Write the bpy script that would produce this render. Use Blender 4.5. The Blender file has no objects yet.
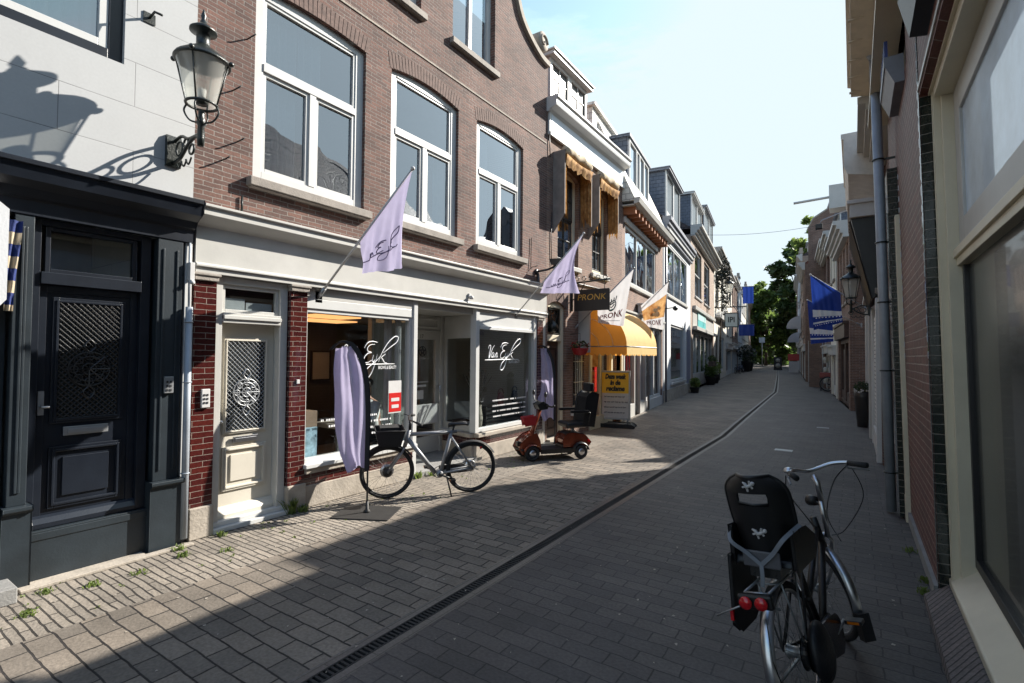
import bpy, math, random
from mathutils import Vector, Matrix, Quaternion
random.seed(7)
scene = bpy.context.scene
COL = scene.collection
PI = math.pi
def rad(a): return math.radians(a)
def V(*a): return Vector(a)

# ------------------------------------------------------------------ materials
MATS = {}
def nt_mat(name):
    m = bpy.data.materials.new(name); m.use_nodes = True
    nt = m.node_tree
    for n in list(nt.nodes): nt.nodes.remove(n)
    out = nt.nodes.new('ShaderNodeOutputMaterial')
    return m, nt, out
def N(nt, typ, **kw):
    n = nt.nodes.new(typ)
    for k, v in kw.items():
        if k.startswith('i_'):
            n.inputs[k[2:].replace('_', ' ')].default_value = v
        else: setattr(n, k, v)
    return n
def rgba(c): return (c[0], c[1], c[2], 1)
def mat(name, col, rough=0.6, metal=0.0, var=0.12, scale=6.0, bump=0.15, bscale=60.0, col2=None, spec=0.5, coat=0.0, trans=0.0, sheen=0.0):
    if name in MATS: return MATS[name]
    m, nt, out = nt_mat(name)
    p = N(nt, 'ShaderNodeBsdfPrincipled')
    p.inputs['Roughness'].default_value = rough; p.inputs['Metallic'].default_value = metal
    p.inputs['Specular IOR Level'].default_value = spec
    p.inputs['Coat Weight'].default_value = coat
    p.inputs['Sheen Weight'].default_value = sheen
    tc = N(nt, 'ShaderNodeTexCoord')
    nz = N(nt, 'ShaderNodeTexNoise'); nz.inputs['Scale'].default_value = scale; nz.inputs['Detail'].default_value = 6; nz.inputs['Roughness'].default_value = 0.62
    nt.links.new(tc.outputs['Object'], nz.inputs['Vector'])
    cr = N(nt, 'ShaderNodeValToRGB')
    c2 = col2 if col2 else tuple(min(1, c * (1 + var)) for c in col)
    c1 = tuple(c * (1 - var) for c in col)
    cr.color_ramp.elements[0].position = 0.32; cr.color_ramp.elements[1].position = 0.68
    cr.color_ramp.elements[0].color = rgba(c1); cr.color_ramp.elements[1].color = rgba(c2)
    nt.links.new(nz.outputs['Fac'], cr.inputs['Fac']); nt.links.new(cr.outputs['Color'], p.inputs['Base Color'])
    if bump > 0:
        nb = N(nt, 'ShaderNodeTexNoise'); nb.inputs['Scale'].default_value = bscale; nb.inputs['Detail'].default_value = 4
        nt.links.new(tc.outputs['Object'], nb.inputs['Vector'])
        b = N(nt, 'ShaderNodeBump'); b.inputs['Strength'].default_value = bump; b.inputs['Distance'].default_value = 0.01
        nt.links.new(nb.outputs['Fac'], b.inputs['Height']); nt.links.new(b.outputs['Normal'], p.inputs['Normal'])
    if trans > 0:
        t = N(nt, 'ShaderNodeBsdfTranslucent'); nt.links.new(cr.outputs['Color'], t.inputs['Color'])
        mx = N(nt, 'ShaderNodeMixShader'); mx.inputs[0].default_value = trans
        nt.links.new(p.outputs[0], mx.inputs[1]); nt.links.new(t.outputs[0], mx.inputs[2]); nt.links.new(mx.outputs[0], out.inputs[0])
    else: nt.links.new(p.outputs[0], out.inputs[0])
    MATS[name] = m
    return m
def math_n(nt, op, a=None, b=None, clamp=False):
    n = N(nt, 'ShaderNodeMath', operation=op); n.use_clamp = clamp
    for i, v in enumerate((a, b)):
        if v is None: continue
        if isinstance(v, (int, float)): n.inputs[i].default_value = v
        else: nt.links.new(v, n.inputs[i])
    return n.outputs[0]
def brick_mat(name, c1, c2, mortar, bw=0.215, bh=0.0625, ms=0.006, rough=0.85, mode='wall', coat=0.0, bumpd=0.006, dirt=0.25, offset=0.5, warp=0.004, spec=0.4, bias=0.0, grain=0.2):
    """mode wall: u = x + y, v = z ; mode floor: u = x, v = y ; mode floor_t: u = y, v = x"""
    if name in MATS: return MATS[name]
    m, nt, out = nt_mat(name)
    p = N(nt, 'ShaderNodeBsdfPrincipled'); p.inputs['Roughness'].default_value = rough; p.inputs['Coat Weight'].default_value = coat
    p.inputs['Specular IOR Level'].default_value = spec
    tc = N(nt, 'ShaderNodeTexCoord'); sp = N(nt, 'ShaderNodeSeparateXYZ'); nt.links.new(tc.outputs['Object'], sp.inputs[0])
    cb = N(nt, 'ShaderNodeCombineXYZ')
    if mode == 'wall':
        nt.links.new(math_n(nt, 'ADD', sp.outputs[0], sp.outputs[1]), cb.inputs[0]); nt.links.new(sp.outputs[2], cb.inputs[1])
    elif mode == 'floor':
        nt.links.new(sp.outputs[0], cb.inputs[0]); nt.links.new(sp.outputs[1], cb.inputs[1])
    else:
        nt.links.new(sp.outputs[1], cb.inputs[0]); nt.links.new(sp.outputs[0], cb.inputs[1])
    wn = N(nt, 'ShaderNodeTexNoise'); wn.inputs['Scale'].default_value = 9 if mode == 'wall' else 4; wn.inputs['Detail'].default_value = 3
    nt.links.new(tc.outputs['Object'], wn.inputs['Vector'])
    ws = N(nt, 'ShaderNodeVectorMath', operation='SUBTRACT'); nt.links.new(wn.outputs['Color'], ws.inputs[0]); ws.inputs[1].default_value = (0.5, 0.5, 0.5)
    wm = N(nt, 'ShaderNodeVectorMath', operation='SCALE'); nt.links.new(ws.outputs[0], wm.inputs[0]); wm.inputs['Scale'].default_value = warp * 4
    wa = N(nt, 'ShaderNodeVectorMath', operation='ADD'); nt.links.new(cb.outputs[0], wa.inputs[0]); nt.links.new(wm.outputs[0], wa.inputs[1])
    br = N(nt, 'ShaderNodeTexBrick'); br.offset = offset
    nt.links.new(wa.outputs[0], br.inputs['Vector'])
    br.inputs['Scale'].default_value = 1; br.inputs['Brick Width'].default_value = bw; br.inputs['Row Height'].default_value = bh
    br.inputs['Mortar Size'].default_value = ms; br.inputs['Mortar Smooth'].default_value = 0.3; br.inputs['Bias'].default_value = bias
    br.inputs['Color1'].default_value = rgba(c1); br.inputs['Color2'].default_value = rgba(c2); br.inputs['Mortar'].default_value = rgba(mortar)
    nm = N(nt, 'ShaderNodeTexNoise'); nm.inputs['Scale'].default_value = 1.7; nm.inputs['Detail'].default_value = 5; nt.links.new(tc.outputs['Object'], nm.inputs['Vector'])
    rm = N(nt, 'ShaderNodeValToRGB'); rm.color_ramp.elements[0].position = .42; rm.color_ramp.elements[1].position = .66
    k_ = 2.2 if mode != 'wall' else .62
    rm.color_ramp.elements[0].color = rgba(mortar); rm.color_ramp.elements[1].color = rgba(tuple(min(.5, c*k_) for c in mortar)); nt.links.new(nm.outputs['Fac'], rm.inputs['Fac']); nt.links.new(rm.outputs['Color'], br.inputs['Mortar'])
    # large scale weathering + fine grain
    n1 = N(nt, 'ShaderNodeTexNoise'); n1.inputs['Scale'].default_value = 0.9; n1.inputs['Detail'].default_value = 8; n1.inputs['Roughness'].default_value = 0.65
    nt.links.new(tc.outputs['Object'], n1.inputs['Vector'])
    r1 = N(nt, 'ShaderNodeMapRange'); r1.inputs['From Min'].default_value = 0.3; r1.inputs['From Max'].default_value = 0.72; r1.inputs['To Min'].default_value = 1 - dirt; r1.inputs['To Max'].default_value = 1 + dirt
    nt.links.new(n1.outputs['Fac'], r1.inputs['Value'])
    n2 = N(nt, 'ShaderNodeTexNoise'); n2.inputs['Scale'].default_value = 45; n2.inputs['Detail'].default_value = 5
    nt.links.new(tc.outputs['Object'], n2.inputs['Vector'])
    r2 = N(nt, 'ShaderNodeMapRange'); r2.inputs['From Min'].default_value = 0.3; r2.inputs['From Max'].default_value = 0.7; r2.inputs['To Min'].default_value = 1-grain; r2.inputs['To Max'].default_value = 1+grain
    nt.links.new(n2.outputs['Fac'], r2.inputs['Value'])
    s1 = N(nt, 'ShaderNodeVectorMath', operation='SCALE'); nt.links.new(br.outputs['Color'], s1.inputs[0]); nt.links.new(math_n(nt, 'MULTIPLY', r1.outputs[0], r2.outputs[0]), s1.inputs['Scale'])
    nt.links.new(s1.outputs[0], p.inputs['Base Color'])
    h = math_n(nt, 'ADD', math_n(nt, 'SUBTRACT', 1.0, br.outputs['Fac']), math_n(nt, 'MULTIPLY', n2.outputs['Fac'], 0.35))
    b = N(nt, 'ShaderNodeBump'); b.inputs['Strength'].default_value = 0.9; b.inputs['Distance'].default_value = bumpd
    nt.links.new(h, b.inputs['Height']); nt.links.new(b.outputs['Normal'], p.inputs['Normal'])
    nt.links.new(p.outputs[0], out.inputs[0])
    MATS[name] = m
    return m
def glass_mat(name, tint=(0.75, 0.8, 0.8), refl=1.0, ior=1.5, wob=0.03, rough=0.0):
    m, nt, out = nt_mat(name)
    t = N(nt, 'ShaderNodeBsdfTransparent'); t.inputs[0].default_value = rgba(tint)
    g = N(nt, 'ShaderNodeBsdfGlossy'); g.inputs['Roughness'].default_value = rough; g.inputs[0].default_value = (0.86, 0.93, 1, 1)
    tc = N(nt, 'ShaderNodeTexCoord'); nz = N(nt, 'ShaderNodeTexNoise'); nz.inputs['Scale'].default_value = 1.4; nz.inputs['Detail'].default_value = 1
    nt.links.new(tc.outputs['Object'], nz.inputs['Vector'])
    b = N(nt, 'ShaderNodeBump'); b.inputs['Strength'].default_value = wob; b.inputs['Distance'].default_value = 0.1
    nt.links.new(nz.outputs['Fac'], b.inputs['Height']); nt.links.new(b.outputs['Normal'], g.inputs['Normal'])
    ge = N(nt, 'ShaderNodeNewGeometry'); dt = N(nt, 'ShaderNodeVectorMath', operation='DOT_PRODUCT')
    nt.links.new(ge.outputs['Incoming'], dt.inputs[0]); nt.links.new(ge.outputs['Normal'], dt.inputs[1])
    c_ = math_n(nt, 'ABSOLUTE', dt.outputs['Value']); i_ = math_n(nt, 'SUBTRACT', 1.0, c_, clamp=True)
    k = math_n(nt, 'MULTIPLY', math_n(nt, 'ADD', math_n(nt, 'MULTIPLY', math_n(nt, 'POWER', i_, 4.0), 0.9), 0.07), refl * 1.2, clamp=True)
    mx = N(nt, 'ShaderNodeMixShader'); nt.links.new(k, mx.inputs[0]); nt.links.new(t.outputs[0], mx.inputs[1]); nt.links.new(g.outputs[0], mx.inputs[2])
    nt.links.new(mx.outputs[0], out.inputs[0]); MATS[name] = m
    return m
def emis_mat(name, col, s):
    m, nt, out = nt_mat(name); e = N(nt, 'ShaderNodeEmission'); e.inputs[0].default_value = rgba(col); e.inputs[1].default_value = s
    nt.links.new(e.outputs[0], out.inputs[0]); MATS[name] = m; return m

# ------------------------------------------------------------------ mesh builder
class MB:
    def __init__(s, off=(0, 0, 0)):
        s.v = []; s.f = []; s.mi = []; s.sm = []; s.off = Vector(off); s.cur = 0; s.smooth = False
    def m(s, i, smooth=None):
        s.cur = i
        if smooth is not None: s.smooth = smooth
        return s
    def add(s, vs, fs, smooth=None):
        b = len(s.v); s.v += [Vector(v) + s.off for v in vs]
        for f in fs:
            s.f.append([b + i for i in f]); s.mi.append(s.cur); s.sm.append(s.smooth if smooth is None else smooth)
        return s
    def box(s, x0, x1, y0, y1, z0, z1):
        if x0 > x1: x0, x1 = x1, x0
        if y0 > y1: y0, y1 = y1, y0
        if z0 > z1: z0, z1 = z1, z0
        return s.add([(x0,y0,z0),(x1,y0,z0),(x1,y1,z0),(x0,y1,z0),(x0,y0,z1),(x1,y0,z1),(x1,y1,z1),(x0,y1,z1)],
              [(0,3,2,1),(4,5,6,7),(0,1,5,4),(1,2,6,5),(2,3,7,6),(3,0,4,7)], False)
    def prism(s, poly, axis, lo, hi):
        """poly: list of 2-D points in the plane perpendicular to axis; x:(y,z) y:(x,z) z:(x,y)"""
        def mk(p, t):
            return {'x': (t, p[0], p[1]), 'y': (p[0], t, p[1]), 'z': (p[0], p[1], t)}[axis]
        n = len(poly)
        vs = [mk(p, lo) for p in poly] + [mk(p, hi) for p in poly]
        fs = [tuple(range(n)), tuple(range(2*n-1, n-1, -1))] + [(i, (i+1) % n, n+(i+1) % n, n+i) for i in range(n)]
        return s.add(vs, fs, False)
    def tube(s, pts, r, n=8, caps=True):
        pts = [Vector(p) for p in pts]; k = len(pts)
        rs = r if isinstance(r, (list, tuple)) else [r] * k
        vs = []; up = None
        for i, p in enumerate(pts):
            d = (pts[min(i+1, k-1)] - pts[max(i-1, 0)])
            if d.length < 1e-9: d = Vector((0, 0, 1))
            d.normalize()
            if up is None:
                up = Vector((0, 0, 1)) if abs(d.z) < 0.9 else Vector((1, 0, 0))
            a = d.cross(up)
            if a.length < 1e-6: a = d.orthogonal()
            a.normalize(); b = a.cross(d).normalized(); up = b
            for j in range(n):
                t = 2*PI*j/n
                vs.append(p + (a*math.cos(t) + b*math.sin(t)) * rs[i])
        fs = []
        for i in range(k-1):
            for j in range(n):
                fs.append((i*n+j, i*n+(j+1) % n, (i+1)*n+(j+1) % n, (i+1)*n+j))
        if caps: fs += [tuple(range(n-1, -1, -1)), tuple(range((k-1)*n, k*n))]
        return s.add(vs, fs, True if n > 5 else False)
    def lathe(s, prof, n=20, c=(0, 0, 0), axis='z', caps=False):
        vs = []; c = Vector(c)
        for r, z in prof:
            for j in range(n):
                t = 2*PI*j/n; a, b = r*math.cos(t), r*math.sin(t)
                q = {'z': (a, b, z), 'y': (a, z, -b), 'x': (z, a, b)}[axis]
                vs.append(c + Vector(q))
        fs = [(i*n+j, i*n+(j+1) % n, (i+1)*n+(j+1) % n, (i+1)*n+j) for i in range(len(prof)-1) for j in range(n)]
        if caps: fs += [tuple(range(n-1, -1, -1)), tuple(range((len(prof)-1)*n, len(prof)*n))]
        return s.add(vs, fs, True)
    def torus(s, c, R, r, axis='y', n=40, m=8, sz=1.0):
        vs = []; c = Vector(c)
        for i in range(n):
            t = 2*PI*i/n
            for j in range(m):
                q = 2*PI*j/m; rr = R + r*math.cos(q); h = r*sz*math.sin(q)
                p = {'y': (rr*math.cos(t), h, rr*math.sin(t)), 'x': (h, rr*math.cos(t), rr*math.sin(t)), 'z': (rr*math.cos(t), rr*math.sin(t), h)}[axis]
                vs.append(c + Vector(p))
        fs = [(i*m+j, ((i+1) % n)*m+j, ((i+1) % n)*m+(j+1) % m, i*m+(j+1) % m) for i in range(n) for j in range(m)]
        return s.add(vs, fs, True)
    def ball(s, c, r, n=12, sc=(1, 1, 1)):
        prof = [(max(1e-4, math.sin(PI*i/n)), -math.cos(PI*i/n)) for i in range(n+1)]
        b = MB(); b.lathe(prof, n*2)
        return s.add([Vector((v.x*r*sc[0], v.y*r*sc[1], v.z*r*sc[2])) + Vector(c) for v in b.v], b.f, True)
    def quad(s, a, b, c, d): return s.add([a, b, c, d], [(0, 1, 2, 3)], False)
    def wall(s, x0, x1, z0, z1, y0, th, holes=()):
        """front at y0, thickness th, holes (a, b, c, d) with reveals"""
        xs = sorted({x0, x1} | {h[0] for h in holes} | {h[1] for h in holes})
        zs = sorted({z0, z1} | {h[2] for h in holes} | {h[3] for h in holes})
        xs = [x for x in xs if x0 - 1e-6 <= x <= x1 + 1e-6]; zs = [z for z in zs if z0 - 1e-6 <= z <= z1 + 1e-6]
        ins = lambda x, z: any(h[0] < x < h[1] and h[2] < z < h[3] for h in holes)
        for a, b in zip(xs, xs[1:]):
            for c, d in zip(zs, zs[1:]):
                if ins((a+b)/2, (c+d)/2): continue
                s.quad((a, y0, c), (b, y0, c), (b, y0, d), (a, y0, d))
                s.quad((a, y0+th, c), (a, y0+th, d), (b, y0+th, d), (b, y0+th, c))
        y1 = y0 + th
        def rim(a, b, c, d):
            s.quad((a, y0, c), (a, y1, c), (b, y1, c), (b, y0, c)); s.quad((a, y0, d), (b, y0, d), (b, y1, d), (a, y1, d))
            s.quad((a, y0, c), (a, y0, d), (a, y1, d), (a, y1, c)); s.quad((b, y0, c), (b, y1, c), (b, y1, d), (b, y0, d))
        for a, b in zip(xs, xs[1:]):
            if not ins((a+b)/2, z0+1e-4): s.quad((a, y0, z0), (a, y1, z0), (b, y1, z0), (b, y0, z0))
            if not ins((a+b)/2, z1-1e-4): s.quad((a, y0, z1), (b, y0, z1), (b, y1, z1), (a, y1, z1))
        s.quad((x0, y0, z0), (x0, y0, z1), (x0, y1, z1), (x0, y1, z0)); s.quad((x1, y0, z0), (x1, y1, z0), (x1, y1, z1), (x1, y0, z1))
        for h in holes:
            a, b, c, d = max(h[0], x0), min(h[1], x1), max(h[2], z0), min(h[3], z1)
            if b <= a or d <= c: continue
            if h[2] >= z0: s.quad((a, y0, c), (a, y1, c), (b, y1, c), (b, y0, c))
            if h[3] <= z1: s.quad((a, y0, d), (b, y0, d), (b, y1, d), (a, y1, d))
            s.quad((a, y0, c), (a, y0, d), (a, y1, d), (a, y1, c)); s.quad((b, y0, c), (b, y1, c), (b, y1, d), (b, y0, d))
        return s
    def frame(s, a, b, c, d, y0, y1, w, wb=None):
        """rectangular frame lying inside a..b x c..d"""
        wb = w if wb is None else wb
        s.box(a, a+w, y0, y1, c, d); s.box(b-w, b, y0, y1, c, d)
        s.box(a+w, b-w, y0, y1, c, c+wb); s.box(a+w, b-w, y0, y1, d-w, d)
        return s
    def text(s, body, size, mtx, shear=0.0, align='CENTER', width=None, fn=None, bold=0.0):
        cu = bpy.data.curves.new('t', 'FONT'); cu.body = body; cu.size = size; cu.shear = shear; cu.align_x = align; cu.align_y = 'CENTER'; cu.offset = bold
        cu.resolution_u = 3
        o = bpy.data.objects.new('t', cu); COL.objects.link(o); bpy.context.view_layer.update()
        dg = bpy.context.evaluated_depsgraph_get(); me = bpy.data.meshes.new_from_object(o.evaluated_get(dg))
        vs = [v.co.copy() for v in me.vertices]; fs = [tuple(p.vertices) for p in me.polygons]
        if width and vs:
            w = max(v.x for v in vs) - min(v.x for v in vs); k = width / w
            for v in vs: v.x *= k
        vs = [fn(v) if fn else mtx @ v for v in vs]
        s.add(vs, fs, False)
        bpy.data.objects.remove(o); bpy.data.curves.remove(cu); bpy.data.meshes.remove(me)
        return s
    def build(s, name, mats, parent=None, bevel=0.0):
        me = bpy.data.meshes.new(name)
        me.from_pydata([tuple(v) for v in s.v], [], s.f)
        if not isinstance(mats, (list, tuple)): mats = [mats]
        for m_ in mats: me.materials.append(m_)
        me.polygons.foreach_set('material_index', [min(i, len(mats)-1) for i in s.mi])
        me.polygons.foreach_set('use_smooth', s.sm)
        me.update()
        o = bpy.data.objects.new(name, me); COL.objects.link(o)
        if parent: o.parent = parent
        if bevel > 0:
            b = o.modifiers.new('bevel', 'BEVEL'); b.width = bevel; b.segments = 2; b.limit_method = 'ANGLE'; b.angle_limit = rad(50)
        return o
def tag(o, label=None, cat=None, group=None, kind=None):
    if label: o['label'] = label
    if cat: o['category'] = cat
    if group: o['group'] = group
    if kind: o['kind'] = kind
    return o
def thing(name, label, cat, loc=(0, 0, 0), rz=0, group=None, tilt=0.0):
    o = bpy.data.objects.new(name, None); COL.objects.link(o); o.empty_display_size = 0.2
    o.location = loc; o.rotation_euler = (tilt, 0, rz)
    return tag(o, label, cat, group)
def copy_tree(o, parent=None):
    c = o.copy(); COL.objects.link(c); c.parent = parent
    for ch in [x for x in bpy.data.objects if x.parent == o]: copy_tree(ch, c)
    return c
def catmull(pts, k=8):
    pts = [Vector(p) for p in pts]; P = [pts[0]] + pts + [pts[-1]]; out = []
    for i in range(1, len(P)-2):
        for j in range(k):
            t = j/k; a, b, c, d = P[i-1], P[i], P[i+1], P[i+2]
            out.append(0.5*((2*b) + (c-a)*t + (2*a-5*b+4*c-d)*t*t + (3*b-a-3*c+d)*t**3))
    out.append(pts[-1]); return out
# ------------------------------------------------------------------ palette
M_brickA = brick_mat('brown_brick', (0.165, 0.084, 0.064), (0.088, 0.05, 0.042), (0.25, 0.22, 0.195), bw=0.19, bh=0.0505, ms=0.0055, dirt=0.34)
M_brickB = brick_mat('warm_brick', (0.235, 0.14, 0.103), (0.15, 0.092, 0.073), (0.29, 0.25, 0.21), bw=0.2, bh=0.058, ms=0.006)
M_brickC = brick_mat('pale_brown_brick', (0.36, 0.27, 0.21), (0.28, 0.2, 0.155), (0.4, 0.36, 0.3))
M_brickR = brick_mat('red_brick', (0.125, 0.042, 0.032), (0.08, 0.03, 0.024), (0.28, 0.21, 0.18), bw=0.24, bh=0.077, ms=0.007, rough=0.6)
M_glazed = brick_mat('dark_red_glazed_brick', (0.075, 0.014, 0.011), (0.042, 0.009, 0.009), (0.30, 0.25, 0.21), bw=0.22, bh=0.06, ms=0.0035, rough=0.18, coat=0.5, dirt=0.12)
M_glazedB = brick_mat('black_green_glazed_brick', (0.012, 0.018, 0.014), (0.02, 0.026, 0.02), (0.22, 0.2, 0.17), bw=5.0, bh=0.077, ms=0.0035, rough=0.12, coat=0.6, dirt=0.1)
M_plaster = brick_mat('white_scored_plaster', (0.43, 0.435, 0.435), (0.42, 0.425, 0.425), (0.28, 0.28, 0.28), bw=1.1, bh=0.42, ms=0.004, rough=0.75, dirt=0.07, bumpd=0.001, grain=0.025, warp=0.0)
M_render = mat('white_render', (0.55, 0.56, 0.57), 0.8, var=0.06, scale=1.2, bump=0.2)
M_renderC = mat('cream_render', (0.66, 0.62, 0.53), 0.8, var=0.08, scale=1.2, bump=0.2)
M_renderG = mat('grey_render', (0.45, 0.45, 0.44), 0.8, var=0.08, scale=1.2, bump=0.2)
M_white = mat('white_paint', (0.54, 0.54, 0.525), 0.35, var=0.04, scale=3, bump=0.05)
M_offwh = mat('off_white_paint', (0.46, 0.45, 0.42), 0.4, var=0.07, scale=2.5, bump=0.06)
M_cream = mat('cream_paint', (0.62, 0.56, 0.42), 0.4, var=0.06, scale=3, bump=0.06)
M_creamD = mat('cream_door_paint', (0.56, 0.52, 0.44), 0.35, var=0.05, scale=3, bump=0.05)
M_navy = mat('navy_black_paint', (0.008, 0.011, 0.018), 0.33, var=0.2, scale=3, bump=0.06, col2=(0.012, 0.016, 0.024))
M_petrol = mat('dark_petrol_paint', (0.019, 0.026, 0.032), 0.4, var=0.25, scale=2.5, bump=0.1)
M_black = mat('black_metal', (0.012, 0.012, 0.013), 0.4, var=0.2, bump=0.08)
M_iron = mat('black_green_cast_iron', (0.012, 0.016, 0.014), 0.35, var=0.3, scale=20, bump=0.3, bscale=90)
M_rubber = mat('black_rubber', (0.014, 0.014, 0.015), 0.75, var=0.2, bump=0.3, bscale=120)
M_plastic = mat('black_plastic', (0.01, 0.01, 0.011), 0.42, var=0.1, bump=0.05)
M_chrome = mat('brushed_steel', (0.55, 0.56, 0.58), 0.28, 1.0, var=0.08, bump=0.03)
M_alu = mat('grey_metal', (0.33, 0.34, 0.35), 0.45, 0.7, var=0.08, bump=0.04)
M_framegrey = mat('matt_grey_frame_paint', (0.28, 0.285, 0.295), 0.45, 0.3, var=0.05, bump=0.03)
M_pipe = mat('blue_grey_zinc', (0.3, 0.33, 0.37), 0.5, 0.2, var=0.12, scale=4, bump=0.08)
M_stone = mat('pale_sandstone', (0.34, 0.30, 0.25), 0.85, var=0.2, scale=5, bump=0.5, bscale=40)
M_bluest = mat('grey_bluestone', (0.23, 0.225, 0.215), 0.8, var=0.15, scale=5, bump=0.4, bscale=50)
M_sill = mat('grey_stone_sill', (0.26, 0.23, 0.2), 0.8, var=0.2, scale=6, bump=0.4)
M_glass = glass_mat('window_glass')
M_glassup = glass_mat('upper_window_glass', tint=(0.62, 0.68, 0.7), refl=3.9, wob=0.14)
M_glasslamp = glass_mat('lamp_glass', tint=(0.95, 0.96, 0.93), refl=0.9, wob=0.0)
def hazy_glass():
    nt = M_glasslamp.node_tree; mx = [n for n in nt.nodes if n.type == 'MIX_SHADER'][0]; out = [n for n in nt.nodes if n.type == 'OUTPUT_MATERIAL'][0]
    t = nt.nodes.new('ShaderNodeBsdfTranslucent'); t.inputs[0].default_value = (.9, .9, .85, 1); d = nt.nodes.new('ShaderNodeBsdfDiffuse'); d.inputs[0].default_value = (.8, .8, .76, 1); a = nt.nodes.new('ShaderNodeMixShader'); a.inputs[0].default_value = .5
    nt.links.new(t.outputs[0], a.inputs[1]); nt.links.new(d.outputs[0], a.inputs[2]); m2 = nt.nodes.new('ShaderNodeMixShader'); m2.inputs[0].default_value = .38
    nt.links.new(mx.outputs[0], m2.inputs[1]); nt.links.new(a.outputs[0], m2.inputs[2]); nt.links.new(m2.outputs[0], out.inputs[0])
hazy_glass()
M_glassfrost = mat('frosted_blue_white_film', (0.55, 0.66, 0.78), 0.35, var=0.25, scale=2.2, bump=0.02, coat=0.6)
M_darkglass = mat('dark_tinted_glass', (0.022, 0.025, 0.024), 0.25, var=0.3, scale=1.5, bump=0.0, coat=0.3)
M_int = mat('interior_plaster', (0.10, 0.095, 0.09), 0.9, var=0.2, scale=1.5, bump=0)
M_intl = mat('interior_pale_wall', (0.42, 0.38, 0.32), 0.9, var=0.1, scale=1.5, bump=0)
M_curt = mat('white_curtain', (0.62, 0.64, 0.66), 0.9, var=0.08, bump=0.1, trans=0.35)
M_curtb = mat('grey_blue_curtain', (0.34, 0.38, 0.42), 0.9, var=0.1, bump=0.1, trans=0.25)
M_rooft = brick_mat('dark_roof_tiles', (0.06, 0.05, 0.055), (0.09, 0.06, 0.055), (0.02, 0.02, 0.02), bw=0.25, bh=0.2, ms=0.02, rough=0.7, bumpd=0.02)
M_roofr = brick_mat('red_roof_tiles', (0.25, 0.09, 0.06), (0.2, 0.07, 0.05), (0.05, 0.03, 0.03), bw=0.25, bh=0.2, ms=0.02, rough=0.75, bumpd=0.02)
M_shingle = brick_mat('white_painted_shingles', (0.68, 0.66, 0.6), (0.6, 0.58, 0.53), (0.25, 0.24, 0.22), bw=0.22, bh=0.17, ms=0.008, rough=0.7, bumpd=0.02)
M_slate = brick_mat('blue_grey_slate', (0.14, 0.16, 0.2), (0.11, 0.13, 0.17), (0.05, 0.05, 0.06), bw=0.25, bh=0.16, ms=0.008, rough=0.6, bumpd=0.012)
M_zinc = mat('lead_grey_zinc', (0.2, 0.21, 0.24), 0.5, 0.3, var=0.1, bump=0.1)
M_boards = brick_mat('white_roller_slats', (0.62, 0.62, 0.6), (0.6, 0.6, 0.58), (0.12, 0.12, 0.12), bw=9.0, bh=0.09, ms=0.013, rough=0.5, bumpd=0.012, warp=0, dirt=0.06)
M_darkwood = mat('dark_brown_wood', (0.05, 0.025, 0.018), 0.5, var=0.3, scale=8, bump=0.1)
M_pink = mat('pale_pink_boards', (0.5, 0.38, 0.33), 0.7, var=0.08, bump=0.1)
M_leadw = mat('lavender_cloth', (0.47, 0.43, 0.60), 0.85, var=0.05, scale=9, bump=0.9, bscale=14, trans=0.35)
M_lavink = mat('grey_lavender_print', (0.12, 0.10, 0.2), 0.85, bump=0)
M_whitecloth = mat('white_flag_cloth', (0.60, 0.60, 0.62), 0.85, var=0.04, bump=0.2, bscale=200, trans=0.4)
M_peach = mat('printed_orange_cloth', (0.55, 0.2, 0.05), 0.85, var=0.45, scale=5, bump=0.1, trans=0.35, col2=(0.72, 0.45, 0.2))
M_bluecloth = mat('royal_blue_cloth', (0.014, 0.04, 0.23), 0.8, var=0.08, bump=0.2, bscale=200, trans=0.3)
M_navyblue = mat('navy_blue_stripe_cloth', (0.015, 0.03, 0.14), 0.8, var=0.1, bump=0.2)
M_orange = mat('orange_awning_canvas', (0.72, 0.33, 0.06), 0.8, var=0.06, scale=3, bump=0.2, bscale=150, trans=0.45)
M_orseam = mat('pale_awning_seam', (0.85, 0.55, 0.25), 0.8, bump=0.1, trans=0.3)
M_oldor = mat('faded_orange_striped_canvas', (0.42, 0.17, 0.05), 0.9, var=0.5, scale=7, bump=0.4, trans=0.3, col2=(0.66, 0.38, 0.14))
M_oldwh = mat('weathered_cream_canvas', (0.6, 0.5, 0.36), 0.9, var=0.2, scale=9, bump=0.4, trans=0.3)
M_red = mat('red_plastic', (0.5, 0.015, 0.012), 0.35, var=0.1, bump=0)
M_redrefl = mat('red_reflector', (0.55, 0.01, 0.015), 0.15, var=0.25, scale=60, bump=0.2, coat=0.8)
M_oramb = mat('orange_reflector', (0.8, 0.2, 0.01), 0.2, bump=0.0, coat=0.6)
M_scoot = mat('metallic_copper_paint', (0.22, 0.045, 0.018), 0.25, 0.5, var=0.15, bump=0, coat=0.6)
M_yellow = mat('yellow_poster', (0.72, 0.45, 0.02), 0.5, var=0.04, bump=0)
M_paper = mat('white_poster_paper', (0.52, 0.51, 0.50), 0.6, var=0.05, bump=0)
M_ink = mat('black_ink', (0.02, 0.02, 0.022), 0.6, bump=0)
M_inkred = mat('dark_red_print', (0.2, 0.02, 0.03), 0.7, bump=0)
M_gold = mat('gilded_letters', (0.5, 0.33, 0.08), 0.35, 0.6, bump=0)
M_vinyl = mat('white_vinyl_lettering', (0.85, 0.85, 0.85), 0.5, bump=0)
M_teal = mat('teal_sign_paint', (0.06, 0.38, 0.38), 0.5, bump=0)
M_leaf = mat('green_leaves', (0.09, 0.15, 0.035), 0.5, var=0.4, scale=2.5, bump=0, trans=0.6, col2=(0.15, 0.23, 0.06))
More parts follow.
